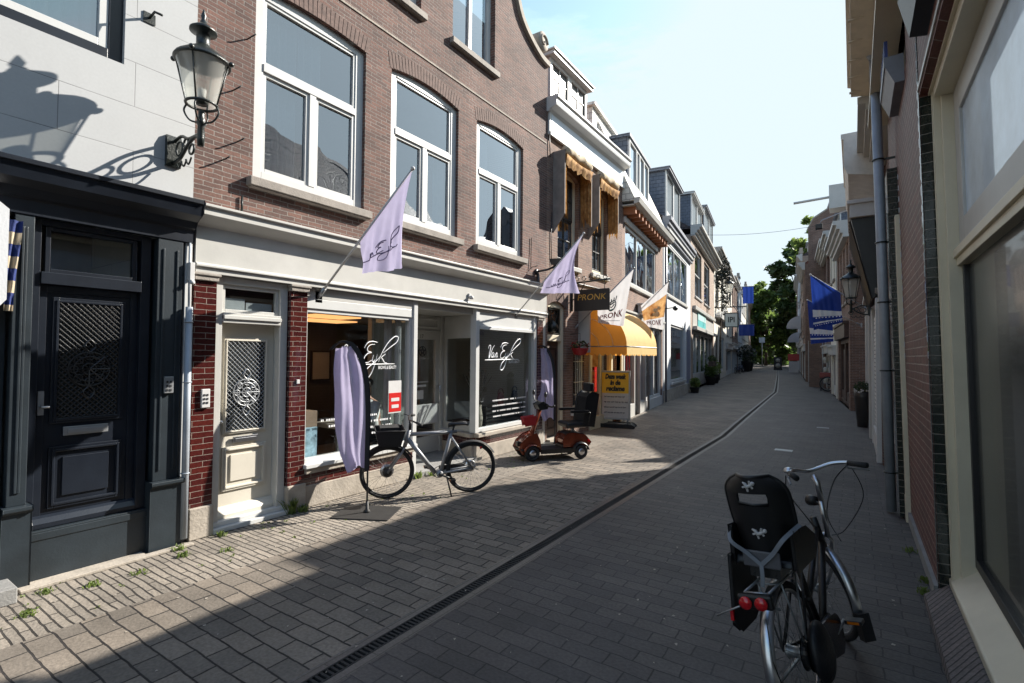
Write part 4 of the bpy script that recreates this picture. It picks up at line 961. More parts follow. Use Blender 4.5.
b = H.mb(); b.box(15.2, 26.8, -.25, 0, 3.4, 3.6); b.box(15.2, 26.8, -.18, 0, 4.55, 4.75); b.box(15.2, 26.8, -.02, 0, 3.6, 4.55); fs = H.put(b, 'shop_fascia', M_offwh, bevel=.005)
b = H.mb(); b.box(17.2, 21.2, -.06, -.02, 3.62, 4.5); s_ = H.put(b, 'teal_sign', M_teal, fs)
b = H.mb(); b.box(17.2, 21.2, -.07, -.06, 4.08, 4.5); H.put(b, 'sign_band', mat('pale_teal_paint', (.4, .62, .6), .5), s_)
H.cornice(27.45, 27.5, 8.5, 8.6, .01)

# ---- white house with pediment ------------------------------------------------------------
H = House('pediment_house', 'white fronted house with little pediment hood and dark ivy at its eaves', LO, RZ2)
H.win(29, 31.5, 6.0, 9.0, 'sash', M_offwh, depth=.1, fw=.16, trans=.5); H.win(34, 36.5, 6.0, 9.0, 'sash', M_offwh, depth=.1, fw=.16, trans=.5)
H.holes += [(28.6, 30.8, 0, 3.6), (32.0, 37.0, .6, 3.6)]
H.wallpart(27.5, 39, 0, 10.2, M_renderC, D=10, bd=2.0, floors=(4.6,))
H.cornice(27.45, 39.1, 9.8, 10.4, .6, M_offwh); H.roof(27.5, 39, 10.3, 10, 3, M_rooft, 0)
f = H.mb(); f.frame(28.6, 30.8, 0, 3.6, .1, .2, .2); f.box(28.8, 30.6, .15, .2, 0, 3.4); H.put(f, 'front_door', M_darkwood)
f = H.mb(); f.frame(32, 37, .6, 3.6, .08, .18, .2); w = H.put(f, 'shop_window', M_white); g = H.mb(); g.quad((32.1, .12, .7), (36.9, .12, .7), (36.9, .12, 3.5), (32.1, .12, 3.5)); H.put(g, 'pane', M_glass, w)
b = H.mb(); b.box(28.2, 38.6, -.4, 0, 5.0, 5.2); b.prism([(28.2, 5.2), (38.6, 5.2), (33.4, 6.3)], 'y', -.4, 0); H.put(b, 'pediment_hood', M_white)

# ---- generic far houses ---------------------------------------------------------------------
def row_house(name, label, loc, rz, a, b_, h, m, roofm, floors=3, fm=M_white, shop=M_white, nwin=None, dorm=True, gable=False, rh=3.0, sash='sash', glass=None, chim=True, cm=M_offwh, curt=True):
    H = House(name, label, loc, rz)
    n = nwin or max(2, int((b_-a)/3.2)); w = (b_-a)/n
    fh = h/floors
    for fl in range(1, floors):
        for i in range(n):
            x = a+(i+.5)*w; ww = min(1.3, w*.27)
            H.win(x-ww, x+ww, fl*fh+fh*.18, fl*fh+fh*.82, sash, fm, depth=.12, fw=.14, trans=.5, curt=[(x-ww+.15, x+ww-.15, fl*fh+fh*.2, fl*fh+fh*.8)] if curt and (i+fl) % 2 else None)
    H.holes.append((a+.5, b_-.5, 0, fh*.78))
    H.wallpart(a, b_, 0, h, m, D=9, bd=1.8, floors=[fh*k+.01 for k in range(1, floors)])
    f = H.mb(); f.frame(a+.5, b_-.5, 0, fh*.78, .08, .2, .16); k = max(2, int((b_-a-1)/2.2))
    for i in range(1, k): x = a+.5+(b_-a-1)*i/k; f.box(x-.08, x+.08, .07, .2, 0, fh*.75)
    x0 = a+.66; f.box(x0, b_-.66, .1, .2, 0, .5)
    sfp = H.put(f, 'shop_front', shop)
    g = H.mb(); g.quad((a+.6, .14, .5), (b_-.6, .14, .5), (b_-.6, .14, fh*.72), (a+.6, .14, fh*.72)); H.put(g, 'pane', M_glass, sfp)
    d_ = H.mb(); x = a+.5+(b_-a-1)/k; d_.box(x-.08-1.1, x-.08, .11, .16, .02, fh*.66); H.put(d_, 'shop_door', M_darkwood, sfp)
    q = H.mb(); q.box(a+.3, b_-.3, -.15, 0, fh*.78, fh*.93); q.box(a+.25, b_-.25, -.22, 0, fh*.93, fh*.96); H.put(q, 'shop_fascia', shop)
    if gable:
        q = H.mb(); mid = (a+b_)/2; q.prism([(a, h), (b_, h), (b_-.3, h+rh*.3), (mid+.9, h+rh*.85), (mid+.8, h+rh*1.05), (mid-.8, h+rh*1.05), (mid-.9, h+rh*.85), (a+.3, h+rh*.3)], 'y', 0, .3); gp = H.put(q, 'gable', m)
        q = H.mb(); q.box(mid-.9, mid+.9, -.1, .4, h+rh*1.05, h+rh*1.13); q.box(mid-.35, mid+.35, .0, .35, h+rh*1.13, h+rh*1.3); H.put(q, 'gable_cap', M_stone, gp)
        q = H.mb(); q.prism([(a, h), (mid, h+rh), (b_, h)], 'y', .3, 9); H.put(q, 'roof', roofm)
    else:
        H.cornice(a-.02, b_+.02, h-.5, h+.1, .5, cm)
        H.roof(a, b_, h+.05, 9, rh, roofm, 0, chim=(a+.4 if chim else None))
        if dorm: dormer(H, (a+b_)/2-1.2, (a+b_)/2+1.2, h+.1, h+1.9, .6, M_slate, fm, mun=False)
    return H
far_left = [
    ('ochre_house', 'narrow yellow ochre house just past the white pediment house', 39, 48, 10.3, M_renderC, M_roofr, False),
    ('pink_brick_house', 'pink brick house hung with a blue banner far down the left row', 48, 60, 11.0, M_brickB, M_rooft, False),
    ('white_gable_house', 'white gabled house far down the left row behind the parked bicycles', 60, 70, 10.0, M_render, M_roofr, True),
    ('grey_rendered_house', 'grey rendered house far down the left row', 70, 83, 12.0, M_renderG, M_rooft, False),
    ('cream_gable_house', 'cream gabled house, second from the end of the left row', 83, 96, 12.0, M_renderC, M_rooft, True),
    ('end_brick_house', 'brick house closing the left row beside the trees', 96, 112, 13.0, M_brickC, M_roofr, False)]
for nm, lb, a, b_, h, m, rm, gb in far_left:
    row_house(nm, lb, LO, RZ2, a, b_, h, m, rm, gable=gb, dorm=not gb)
# ================================================================== RIGHT ROW  (u runs from far to near)
RZR = rad(-90); TILT = 0.022
# ---- near right house with cream shop window ------------------------------------------
YB = 9.0
H = House('red_brick_corner_house', 'near red brick house with cream shop window and black glazed brick edges on the right', (.545, YB, 0), RZR, tilt=TILT)
U = lambda y: YB - y
H.holes += [(U(5.2), U(0.4), .0, 4.02), (U(7.1), U(6.1), 4.75, 5.9)]
H.wallpart(0, YB+2.5, 0, 5.72, M_brickR, D=8, bd=2.6, floors=(4.3,), th=.26)
c = H.mb(); c.prism([(0, 5.70), (-.42, 5.79), (-.42, 5.92), (-.46, 5.94), (-.46, 6.02), (0, 6.02)], 'x', -.02, YB+2.5)
for i in range(22): c.box(.15+i*.48, .19+i*.48, -.44, -.02, 5.762, 5.78)
H.put(c, 'eaves_gutter', mat('tan_painted_soffit', (.62, .54, .43), .6, var=.1))
b = H.mb(); b.box(0, YB+2.5, -.2, 0, 5.25, 5.72); b.box(0, YB+2.5, -.23, -.2, 5.25, 5.32); H.put(b, 'frieze_board', M_cream)
H.roof(0, YB+2.5, 5.98, 8, 3.2, M_rooft, 0)
# glazed reveal and cream frame of the big window
b = H.mb(); b.box(U(5.196), U(5.19), .002, .15, .0, 4.0); H.put(b, 'glazed_reveal', M_glazedB)
b = H.mb(); b.box(U(5.24), U(5.198), -.006, -.001, 0, 5.3); H.put(b, 'glazed_quoin', M_glazedB)
f = H.mb()
f.box(U(5.189), U(5.12), .075, .24, .2, 4.0); f.box(U(5.12), U(5.07), .12, .24, .2, 4.0); f.box(U(5.155), U(5.135), .068, .075, .2, 4.0)
f.box(U(5.07), U(.4), .075, .24, 3.93, 4.0); f.box(U(5.2), U(.4), .055, .2, 4.0, 4.045)
f.box(U(5.07), U(.4), .15, .24, 2.66, 2.72); f.box(U(5.07), U(.4), .17, .24, 2.60, 2.66)
fr = H.put(f, 'shop_window_frame', M_cream, bevel=.01)
f = H.mb(); f.prism([(.06, .15), (.06, .205), (.075, .215), (.24, .36), (.3, .36), (.3, .15)], 'x', U(5.2), U(.4)); H.put(f, 'window_sill', M_cream, bevel=.008)
f = H.mb(); f.frame(U(5.07), U(2.6), 2.73, 3.93, .19, .25, .2); f.frame(U(2.6), U(.4), 2.73, 3.93, .19, .25, .2); H.put(f, 'upper_sash', M_offwh, bevel=.006)
g = H.mb(); g.quad((U(4.87), .21, 2.9), (U(2.8), .21, 2.9), (U(2.8), .21, 3.75), (U(4.87), .21, 3.75)); g.quad((U(2.4), .21, 2.9), (U(.5), .21, 2.9), (U(.5), .21, 3.75), (U(2.4), .21, 3.75)); H.put(g, 'filmed_pane', M_glassfrost)
g = H.mb(); g.box(U(5.0), U(.4), .23, .25, .36, 2.60); H.put(g, 'dark_pane', M_darkglass)
f = H.mb(); f.box(U(5.07), U(5.02), .2, .26, .36, 2.60); f.box(U(5.02), U(.4), .2, .26, .36, .43); H.put(f, 'inner_frame', M_black, bevel=.004)
# sloping brick apron
b = H.mb(); b.prism([(-.10, 0), (-.09, .05), (.05, .15), (.2, .15), (.2, 0)], 'x', U(5.2), U(.4)); H.put(b, 'brick_apron', brick_mat('rowlock_brick_apron', (.17, .14, .13), (.12, .105, .1), (.05, .045, .04), bw=.065, bh=.6, ms=.008, offset=0, rough=.8, bumpd=.015, warp=.006))
# black canopy above the shop window
b = H.mb(); b.prism([(0, 4.2), (-.10, 4.22), (-.16, 4.5), (0, 4.55)], 'x', U(4.6), U(.4)); H.put(b, 'black_canopy', M_black)
b = H.mb(); b.box(U(5.2), U(.4), -.012, .0, 4.05, 4.085); H.put(b, 'lead_flashing', M_offwh)
# upper window with planter
w = H.win(U(7.1), U(6.1), 4.75, 5.33, 'plain', M_offwh, depth=.06, fw=.08, mullions=2, hole=False, sill=False)
b = H.mb(); b.prism([(0, 4.66), (-.08, 4.66), (-.15, 4.84), (-.16, 4.84), (-.16, 4.94), (0, 4.94)], 'x', U(7.2), U(6.3)); H.put(b, 'window_ledge_box', M_zinc)
b = H.mb()
for i in range(7): b.box(U(7.1)+i*.11, U(7.1)+i*.11+.05, -.15, -.12, 4.94, 5.15)
H.put(b, 'ledge_railing', mat('blue_railing_paint', (.04, .06, .2), .5))
# dark glazed pier + cream door jamb behind the pipe
b = H.mb(); b.box(U(8.05), U(7.62), -.10, 0, .03, 4.2); H.put(b, 'glazed_pier', M_glazedB)
b = H.mb(); b.box(U(7.62), U(7.50), -.045, 0, .3, 3.6); b.box(U(7.62), U(7.5), -.05, 0, 0, .3); H.put(b, 'cream_jamb', M_cream, bevel=.004)
b = H.mb(); b.box(U(7.5), U(5.22), -.03, 0, 0, .12); H.put(b, 'plinth', M_bluest)
P = H.mb(); P.tube([(U(7.85), -.17, .03), (U(7.85), -.17, 5.75)], .055, 14)
P.lathe([(.075, 0), (.075, .9), (.06, .95)], 14, (U(7.85), -.17, 1.0)) if False else None
P.tube([(U(7.85), -.17, 5.7), (U(7.85), -.24, 5.85)], .055, 12)
pp = H.put(P, 'downpipe', M_pipe)
b = H.mb()
for z in (.5, 1.75, 2.6, 3.35, 4.4): b.torus((U(7.85), -.17, z), .06, .010, 'z', 18, 6); b.box(U(7.86), U(7.84), -.12, 0, z-.012, z+.012)
H.put(b, 'pipe_bracket', M_iron, pp)
# sun glints on the glazed brick edges, put in as small white blocks
M_glint = mat('white_brick_glint', (.6, .62, .64), .1, var=.05, bump=0, coat=.8)
for i in range(25):
    z = 1.9+i*.132; b = H.mb(); b.box(U(5.262), U(5.244), -.008, 0, z, z+.06+.015*(i % 3)); H.put(b, 'painted_glint', M_glint)
for i in range(17):
    z = 1.9+i*.132; b = H.mb(); b.box(U(7.50), U(7.485), -.008, 0, z, z+.06); H.put(b, 'painted_glint', M_glint)

def simple_right(name, label, y0, y1, h, m, roofm, x=None, **k):
    pass
# ---- R2a: low house behind the pipe -----------------------------------------------------
H = House('low_brick_house', 'low brown brick house half hidden behind the grey downpipe', (.5, 11.2, 0), RZR)
H.holes += [(.6, 2.5, .5, 2.9)]
H.wallpart(0, 2.18, 0, 5.66, M_brickA, D=8, bd=1.5)
f = H.mb(); f.frame(.6, 2.5, .5, 2.9, .05, .15, .08); w = H.put(f, 'shop_window', M_white); g = H.mb(); g.quad((.6, .1, .5), (2.5, .1, .5), (2.5, .1, 2.9), (.6, .1, 2.9)); H.put(g, 'pane', M_glass, w)
H.cornice(0, 2.18, 5.35, 5.75, .42, M_offwh); H.roof(0, 2.18, 5.7, 8, 3.4, M_rooft, 0)
# ---- R2b -------------------------------------------------------------------------------
H = House('boxed_eaves_house', 'house with a deep white boxed eave standing out against the sky on the right', (.42, 14.4, 0), RZR)
H.win(.5, 1.4, 3.2, 4.8, 'sash'); H.win(1.9, 2.8, 3.2, 4.8, 'sash')
H.holes += [(.4, 2.8, .4, 2.8)]
H.wallpart(0, 3.2, 0, 5.4, M_brickA, D=8, bd=1.5, floors=(3,))
b = H.mb(); b.prism([(0, 5.2), (-.48, 5.3), (-.54, 5.45), (-.54, 5.95), (-.58, 5.97), (-.58, 6.05), (0, 6.05)], 'x', -.05, 3.2); H.put(b, 'boxed_eaves', mat('beige_eaves_paint', (.6, .56, .5), .5), bevel=.006)
H.roof(0, 3.2, 6.0, 8, 3.0, M_rooft, 0)
b = H.mb(); b.box(.4, 2.8, -.03, .06, .4, 2.8); H.put(b, 'roller_shutter', M_boards)
for x_ in (2.8, .2): b = H.mb(); b.box(x_, x_+.2, -.08, 0, 0, 3.0); H.put(b, 'white_pilaster', M_white, bevel=.008)
b = H.mb(); b.box(.4, 2.8, -.06, 0, 0, .4); H.put(b, 'white_plinth', M_white)
b = H.mb(); b.box(.2, 2.9, -.46, 0, 4.55, 4.8); b.box(.15, 2.95, -.5, 0, 4.8, 4.87); cs = H.put(b, 'awning_cassette', M_paper, bevel=.006)
b = H.mb()
b.prism([(-.44, 4.55), (-.05, 4.55), (-.02, 3.1), (-.12, 3.0)], 'x', .3, 2.8)
for i in range(9): b.tube([(.3+i*.31, -.46, 4.5), (.32+i*.31, -.13, 3.0)], .022, 5)
H.put(b, 'folded_dark_awning', M_black, cs)
# ---- R3 white shuttered shop -----------------------------------------------------------------
H = House('shuttered_shop', 'low shop with white roller shutter and pilaster behind the tall planter', (.42, 21.2, 0), RZR)
H.holes += [(2.6, 6.2, .3, 3.0)]
H.holes.append((4.9, 6.8, 3.35, 5.2))
H.wallpart(0, 6.8, 0, 3.4, M_brickC, D=8, bd=1.2)
b = H.mb(); b.box(0, 3.0, 0, 7.9, 3.4, 5.2); H.put(b, 'upper_wall', M_brickC)
b = H.mb(); b.box(2.6, 6.2, .04, .1, .3, 3.0); H.put(b, 'roller_shutter', M_boards)
b = H.mb(); b.box(2.2, 2.6, -.12, .1, 0, 3.5); b.box(6.2, 6.5, -.12, .1, 0, 3.5); b.box(2.1, 6.6, -.18, .05, 3.5, 3.6); H.put(b, 'pilaster', M_offwh, bevel=.01)
b = H.mb(); b.box(2.6, 6.2, -.05, .1, 0, .3); H.put(b, 'white_plinth', M_white)
H.cornice(0, 3.0, 5.1, 5.5, .25, M_offwh); H.roof(0, 3.0, 5.45, 8, 2.5, M_rooft, 0)
b = H.mb(); b.box(3.0, 6.8, -.1, 8, 3.4, 3.5); H.put(b, 'flat_roof', M_zinc)
# ---- R4.. with the bend ---------------------------------------------------------------------
def right_house(name, label, ya, yb, h, m, rm, xa=None, xb=None, **k):
    xa = PR(ya)-.12 if xa is None else xa; xb = PR(yb)-.12 if xb is None else xb
    ang = math.atan2(-(xb-xa), yb-ya); L = math.hypot(xb-xa, yb-ya)
    return row_house(name, label, (xb, yb, 0), rad(-90)+ang, 0, L, h, m, rm, **k)
right_house('dark_shop_house', 'brick house with dark brown shop front beside the blue flag', 22.0, 27.4, 6.8, M_brickB, M_rooft, shop=M_darkwood, floors=2, nwin=4, cm=M_offwh)
right_house('cream_flat_house', 'pale cream house with dark gutter behind the blue flag', 28.2, 31.8, 7.8, M_renderC, M_rooft, floors=3, nwin=2, dorm=False, chim=False)
right_house('brown_terrace_house', 'narrow brown terrace house with a white dormer just before the stepped-out gable', 31.9, 38, 8.2, M_brickA, M_rooft, floors=3, nwin=2)
# gable standing forward, front facing down the street
H = House('stepped_out_gable_house', 'brick gable house standing forward with one window facing the camera', (-2.4, 38.2, 0), 0)
H.win(1.15, 2.55, 6.6, 9.3, 'sash', M_white, depth=.08, fw=.12, trans=.5, curt=None)
H.wallpart(0, 3.6, 0, 10.2, M_brickB, D=7.6, bd=1.5, floors=(5,), extra=lambda w: w.prism([(0, 10.2), (3.6, 10.2), (3.3, 10.9), (2.5, 11.4), (2.3, 12.0), (1.3, 12.0), (1.1, 11.4), (.3, 10.9)], 'y', 0, .3))
k = H.mb()
for pts in ([(0, 10.2), (.3, 10.9), (1.1, 11.4), (1.3, 12.0)], [(3.6, 10.2), (3.3, 10.9), (2.5, 11.4), (2.3, 12.0)]): k.tube([(p[0], .1, p[1]+.04) for p in pts], .09, 6)
k.box(1.2, 2.4, -.05, .35, 12.0, 12.15); k.tube([(1.8, .1, 12.1), (1.8, .1, 12.6)], [.16, .05], 8); H.put(k, 'gable_coping', M_stone)
H.put(H.mb().prism([(0, 10.2), (1.8, 11.9), (3.6, 10.2)], 'y', .3, 7.6), 'roof', M_rooft)
def west_windows(H):
    f = H.mb(); g = H.mb()
    for y in (1.2, 3.4, 5.6):
        for z in (2.6+1.6, 7.2):
            f.box(-.05, .0, y, y+1.1, z, z+1.9); g.box(-.07, -.05, y+.1, y+1.0, z+.1, z+1.8)
    f.box(-.06, 0, .4, 7.2, .3, 3.0); g.box(-.08, -.06, .7, 3.4, .6, 2.8); g.box(-.08, -.06, 4.2, 7, .6, 2.8)
    w = H.put(f, 'side_windows', M_offwh); H.put(g, 'pane', M_darkglass, w)
west_windows(H)
X0 = lambda y: -2.4-.09*(y-38)
fr_ = [
    ('pink_panelled_house', 'pink brick house with a curved white shop hood beyond the stepped-out gable', 46, 55, 9.3, M_brickB, M_roofr, False),
    ('tall_flat_house', 'tall brick house with flat dormer far down the right row', 55, 66, 11.5, M_brickC, M_rooft, False),
    ('grey_gable_house', 'grey gabled house far down the right row', 66, 78, 11.5, M_renderG, M_rooft, True),
    ('white_far_house', 'white house, second from the end of the right row', 78, 92, 13, M_render, M_roofr, False),
    ('end_terrace_house', 'brick house closing the right row in front of the tall tree', 92, 108, 14.5, M_brickB, M_rooft, False)]
for nm, lb, a, b_, h, m, rm, gb in fr_:
    right_house(nm, lb, a, b_, h, m, rm, xa=X0(a), xb=X0(b_), gable=gb, dorm=not gb)
# ================================================================== LAMPS
def lantern(name, label, loc, rz, k=1.0, hexa=False, arm=.62, gh=.52):
    """wall lantern; local -y points into the street, origin at the wall plate (z = height of plate)"""
    t = thing(name, label, 'street lamp', loc, rz, 'wall lanterns')
    b = MB(); b.prism([(0, -.16), (-.03, -.16), (-.05, -.1), (-.05, .1), (-.03, .16), (0, .16)], 'x', -.07, .07)
    b.tube(catmull([(0, -.04, -.12), (0, -.18, -.1), (0, -.34, .0), (0, -.5*arm/.62, .05), (0, -arm, .02)], 6), .018, 8)
    b.tube(catmull([(0, -.04, .1), (0, -.2, .12), (0, -.36, .06), (0, -arm, .06)], 6), .016, 8)
    for (cy, cz, R) in ((-.16, .0, .07), (-.3, .03, .045), (-.42, -.06, .05)): b.torus((0, cy, cz), R, .011, 'x', 20, 6)
    for q in range(3): b.tube(catmull([(0, -.1-.1*q, -.14), (0, -.16-.1*q, -.2), (0, -.22-.1*q, -.14)], 5), .009, 6)
    b.build('wall_bracket', M_iron, t)
    L = MB(); zc = .03
    L.lathe([(.0, -.10), (.028, -.10), (.034, -.02), (.03, .1), (.04, .12), (.04, .16), (.028, .18), (.028, .25)], 12, (0, -arm, zc)); L.build('stem', M_iron, t)
    z0, z1 = .34, .34+gh
    c = MB()
    for q in range(4):
        a = q*PI/2+PI/4
        c.tube(catmull([(0, -arm, .16), (.1*math.cos(a), -arm+.1*math.sin(a), .18), (.155*math.cos(a), -arm+.155*math.sin(a), .27), (.13*math.cos(a), -arm+.13*math.sin(a), z0)], 5), .009, 6)
    c.torus((0, -arm, z0), .135, .014, 'z', 28, 8); c.torus((0, -arm, z1), .235, .016, 'z', 32, 8)
    for q in range(4 if not hexa else 6):
        a = q*2*PI/(4 if not hexa else 6)+PI/4; c.tube([(.135*math.cos(a), -arm+.135*math.sin(a), z0), (.235*math.cos(a), -arm+.235*math.sin(a), z1)], .008, 6)
    for q in range(4):
        a = q*PI/2+PI/4; c.ball((.26*math.cos(a), -arm+.26*math.sin(a), z1+.01), .025, 6)
    c.build('lantern_frame', M_iron, t)
    g = MB()
    if hexa: g.lathe([(.132, z0), (.232, z1)], 6, (0, -arm, 0)); 
    else: g.lathe([(.132, z0), (.2, z0+.34), (.232, z1)], 32, (0, -arm, 0))
    if hexa: g.sm = [False]*len(g.f)
    g.build('glass', M_glasslamp, t)
    k_ = MB(); k_.lathe([(.25, z1), (.235, z1+.03), (.16, z1+.09), (.075, z1+.15), (.06, z1+.17), (.06, z1+.28), (.12, z1+.30), (.12, z1+.32), (.07, z1+.36), (.035, z1+.38), (.03, z1+.41), (.018, z1+.43), (.026, z1+.46), (.008, z1+.52), (0, z1+.54)], 24, (0, -arm, 0)); k_.build('lantern_hood', M_iron, t)
    s = MB(); s.lathe([(0, z0), (.05, z0), (.05, z0+.05), (.03, z0+.07), (0, z0+.07)], 12, (0, -arm, 0)); s.build('lamp_socket', M_iron, t)
    s = MB(); s.lathe([(.035, z0+.07), (.04, z0+.15), (0, z0+.16)], 12, (0, -arm, 0)); s.build('bulb', M_paper, t)
    t.scale = (k, k, k); return t
lantern('wall_lantern', 'round glass wall lantern on a scrolled black bracket, on the white plastered house', (-5.6, 2.28, 3.88), RZL, arm=.60, k=.95, gh=.42)
lantern('wall_lantern', 'smaller six sided wall lantern above the blue flag on the right', (.30, 13.2, 2.92), rad(-90), hexa=True, arm=.42, k=.8)
lantern('wall_lantern', 'tiny dark lantern on the left row before the blue banner', (-8.2, 38.5, 6.0), RZ2, hexa=True, arm=.7, k=1.3)

# spotlight arm over the street, right
t = thing('arm_floodlight', 'small floodlight on a long thin arm reaching over the street from the right', 'floodlight', (.35, 15.2, 5.2), rad(-90))
b = MB(); b.tube([(0, 0, .35), (0, -.5, .38), (0, -1.0, .22), (0, -1.05, .12)], .014, 6); b.tube([(0, 0, .55), (0, -.6, .5)], .01, 5); b.build('arm', M_alu, t)
b = MB(); b.box(-.08, .08, -1.14, -.98, .0, .12); b.build('lamp_head', M_black, t, .01)
# floodlight at end of the lavender shop
t = thing('wall_floodlight', 'black floodlight on a bent bracket at the end of the lavender shop cornice', 'floodlight', (-5.6, 9.25, 3.62), RZL)
b = MB(); b.lathe([(0, 0), (.06, 0), (.06, .04), (0, .04)], 12, (0, -.04, .05), 'y'); b.tube([(0, -.02, .05), (.15, -.2, .1), (.3, -.35, .2)], .022, 8); b.tube([(0, -.05, .0), (-.12, -.14, -.22)], .035, 8); b.build('arm', M_black, t)
b = MB(); b.prism([(-.55, .2), (-.3, .2), (-.25, .32), (-.6, .3)], 'x', .15, .6); b.build('lamp_head', M_black, t, .01)

# ================================================================== FLAGS
def flag(name, label, base, tip, low, bl, br, mats, group, sag=.10, fold=.035, seed=1, prints=None, rot_in=0.0, dark=False, yb=None):
    """pole from base to tip; cloth hangs from the pole between low and tip; all points in world space"""
    base, tip, low, bl, br = [Vector(p) for p in (base, tip, low, bl, br)]
    t = thing(name, label, 'flag', base, 0, group)
    o = base
    pb = MB(); pb.tube([base-o, tip-o], .014, 8); pb.ball(tip-o, .025, 8); pb.build('pole', M_paper if not dark else M_alu, t)
    pb = MB(); dirv = (tip-base).normalized(); pb.tube([base-o-dirv*.02, base-o+dirv*.14], .026, 8); pb.box(-.04 if base.x < -1 else .0, .0 if base.x < -1 else .04, -.05, .05, -.08, .06); pb.build('pole_holder', M_alu, t)
    R_ = random.Random(seed); ph = [R_.uniform(0, 6) for _ in range(6)]
    nrm = Vector((0, -1, 0))
    def P(u, v, lift=0.0):
        a = low.lerp(tip, u); c = bl.lerp(br, u)
        p = a.lerp(c, v)
        e = max(0, u-.55)/.45
        p += (bl-br)*(sag*math.sin(PI*min(1, v*1.0))*e*e)
        w = fold*v**.7*(math.sin(u*9+ph[0]+v*1.5)+.5*math.sin(u*19+ph[1]-v*2)) + fold*.35*math.sin(u*33+v*5+ph[2])*min(1, v*2)
        p = p + Vector((.15*w, w, 0)) + nrm*lift
        return p - o
    n, m_ = 44, 30
    c = MB(); vs = [P(i/n, j/m_) for i in range(n+1) for j in range(m_+1)]
    fs = []; ms = []
    for i in range(n):
        for j in range(m_):
            k = 0
            if callable(mats): k = mats(i/n, j/m_)
            c.cur = k
            b0 = i*(m_+1)+j
            fs.append((b0, b0+m_+1, b0+m_+2, b0+1)); ms.append(k)
    c.cur = 0; c.add(vs, fs, True); c.mi = ms
    cl = c.build('cloth', prints, t)
    return t, cl, P
LAV = [M_leadw]
def lav_script(P, cl, k=.16, flip=False, u0=.15, v0=.7, y=.012):
    b = MB(); S = [[(1.28, .86), (1.1, .84), (.98, .72), (1.02, .58), (1.18, .52), (1.04, .48), (.92, .32), (.95, .14), (1.1, .1), (1.26, .2)], [(.84, .7), (.95, .92), (1.15, .98), (1.38, .94)],
        [(1.46, .44), (1.44, .1), (1.36, -.3), (1.22, -.55), (1.05, -.52), (1.1, -.2), (1.3, .02), (1.5, .2)], [(1.58, .12), (1.66, .5), (1.86, .95), (2.12, 1.22), (2.3, 1.2), (2.26, .98), (2.0, .75), (1.72, .5)],
        [(1.84, .46), (1.68, .32), (1.74, .24), (1.86, .1), (2.0, .06)], [(.25, .5), (.3, .15), (.45, .2), (.5, .5)], [(.55, .4), (.55, .1), (.68, .4), (.72, .1)], [(-.1, 0), (1.0, .02), (2.35, .03)]]
    for st in S:
        pts = [P(u0+p[0]*k*1.6, v0-p[1]*k, y) for p in [(q.x, q.z) for q in catmull([(a, 0, b_) for a, b_ in st], 5)]]
        b.tube(pts, .006, 4)
    b.build('script_print', M_lavink, cl)
f1, cl, P = flag('lavender_flag', 'lavender flag on a white pole hanging below the middle big window', (-5.62, 3.99, 2.62), (-4.11, 4.1, 3.99), (-4.92, 4.05, 3.24), (-4.93, 4.08, 2.86), (-4.2, 4.1, 2.87), None, 'lavender flags of the shop', prints=LAV, seed=1)
lav_script(P, cl, k=.19, u0=.12, v0=.72)
f2, cl, P = flag('lavender_flag', 'lavender flag beside the black floodlight at the far end of the lavender shop', (-5.62, 8.53, 2.7), (-4.24, 8.75, 4.22), (-4.98, 8.63, 3.42), (-5.12, 8.66, 3.12), (-4.32, 8.72, 3.08), None, 'lavender flags of the shop', prints=LAV, seed=5, sag=.2)
lav_script(P, cl, k=.17, u0=.15, v0=.75)
def cloth_text(P, cl, s, u, v, wu, hv, m, y=.012, bold=.01, name='lettering', yb=None):
    b = MB(); b.text(s, 1.0, None, width=1.0, fn=lambda q: P(u+q.x*wu, v-q.y*hv, y), bold=bold)
    return b.build(name, m, cl)
f3, cl, P = flag('white_shop_flag', 'white flag with crowned emblem and dark red PRONK lettering over the orange awning', (-5.62, 11.12, 2.55), (-4.14, 11.15, 3.9), (-5.04, 11.15, 3.12), (-5.04, 11.18, 2.68), (-4.40, 11.2, 2.58), None, 'flags of the butcher shop', prints=[M_whitecloth], seed=3, dark=True, sag=.02, fold=.02)
cloth_text(P, cl, 'PRONK', .5, .76, .8, .2, M_inkred, bold=.02)
b = MB()
pts = [P(.48+.11*math.cos(a), .50+.13*math.sin(a), .012) for a in [k*PI/10 for k in range(21)]]
b.tube(pts, .014, 5)
for q in (-.09, -.03, .03, .09): b.tube([P(.48+q, .40, .012), P(.48+q*1.25, .30, .012)], .012, 5)
b.tube([P(.42, .5, .012), P(.46, .54, .012), P(.5, .52, .012), P(.55, .48, .012)], .012, 5); b.tube([P(.41, .45, .012), P(.55, .43, .012)], .016, 5)
b.build('crowned_emblem', mat('grey_green_print', (.08, .12, .12), .7), cl)
b = MB(); b.tube([P(.42+.012*i, .60, .013) for i in range(10)], .01, 5); b.build('green_ribbon', mat('green_print', (.05, .3, .22), .7), cl)
b = MB(); b.tube([P(.15+.07*i, .9, .013) for i in range(11)], .006, 4); b.build('small_print_line', mat('grey_print', (.25, .3, .35), .7), cl)
f4, cl, P = flag('printed_food_flag', 'flag printed with an orange food photograph and PRONK lettering, beyond the awning', (-5.75, 14.6, 2.6), (-4.07, 13.55, 3.9), (-4.85, 13.6, 3.28), (-4.74, 13.6, 2.72), (-4.22, 13.55, 2.6), lambda u, v: (1 if .26 < v < .72 else 0), 'flags of the butcher shop', prints=[M_whitecloth, M_peach], seed=4, dark=True, sag=.02, fold=.02)
cloth_text(P, cl, 'PRONK', .52, .85, .75, .19, M_inkred, bold=.02)
b = MB()
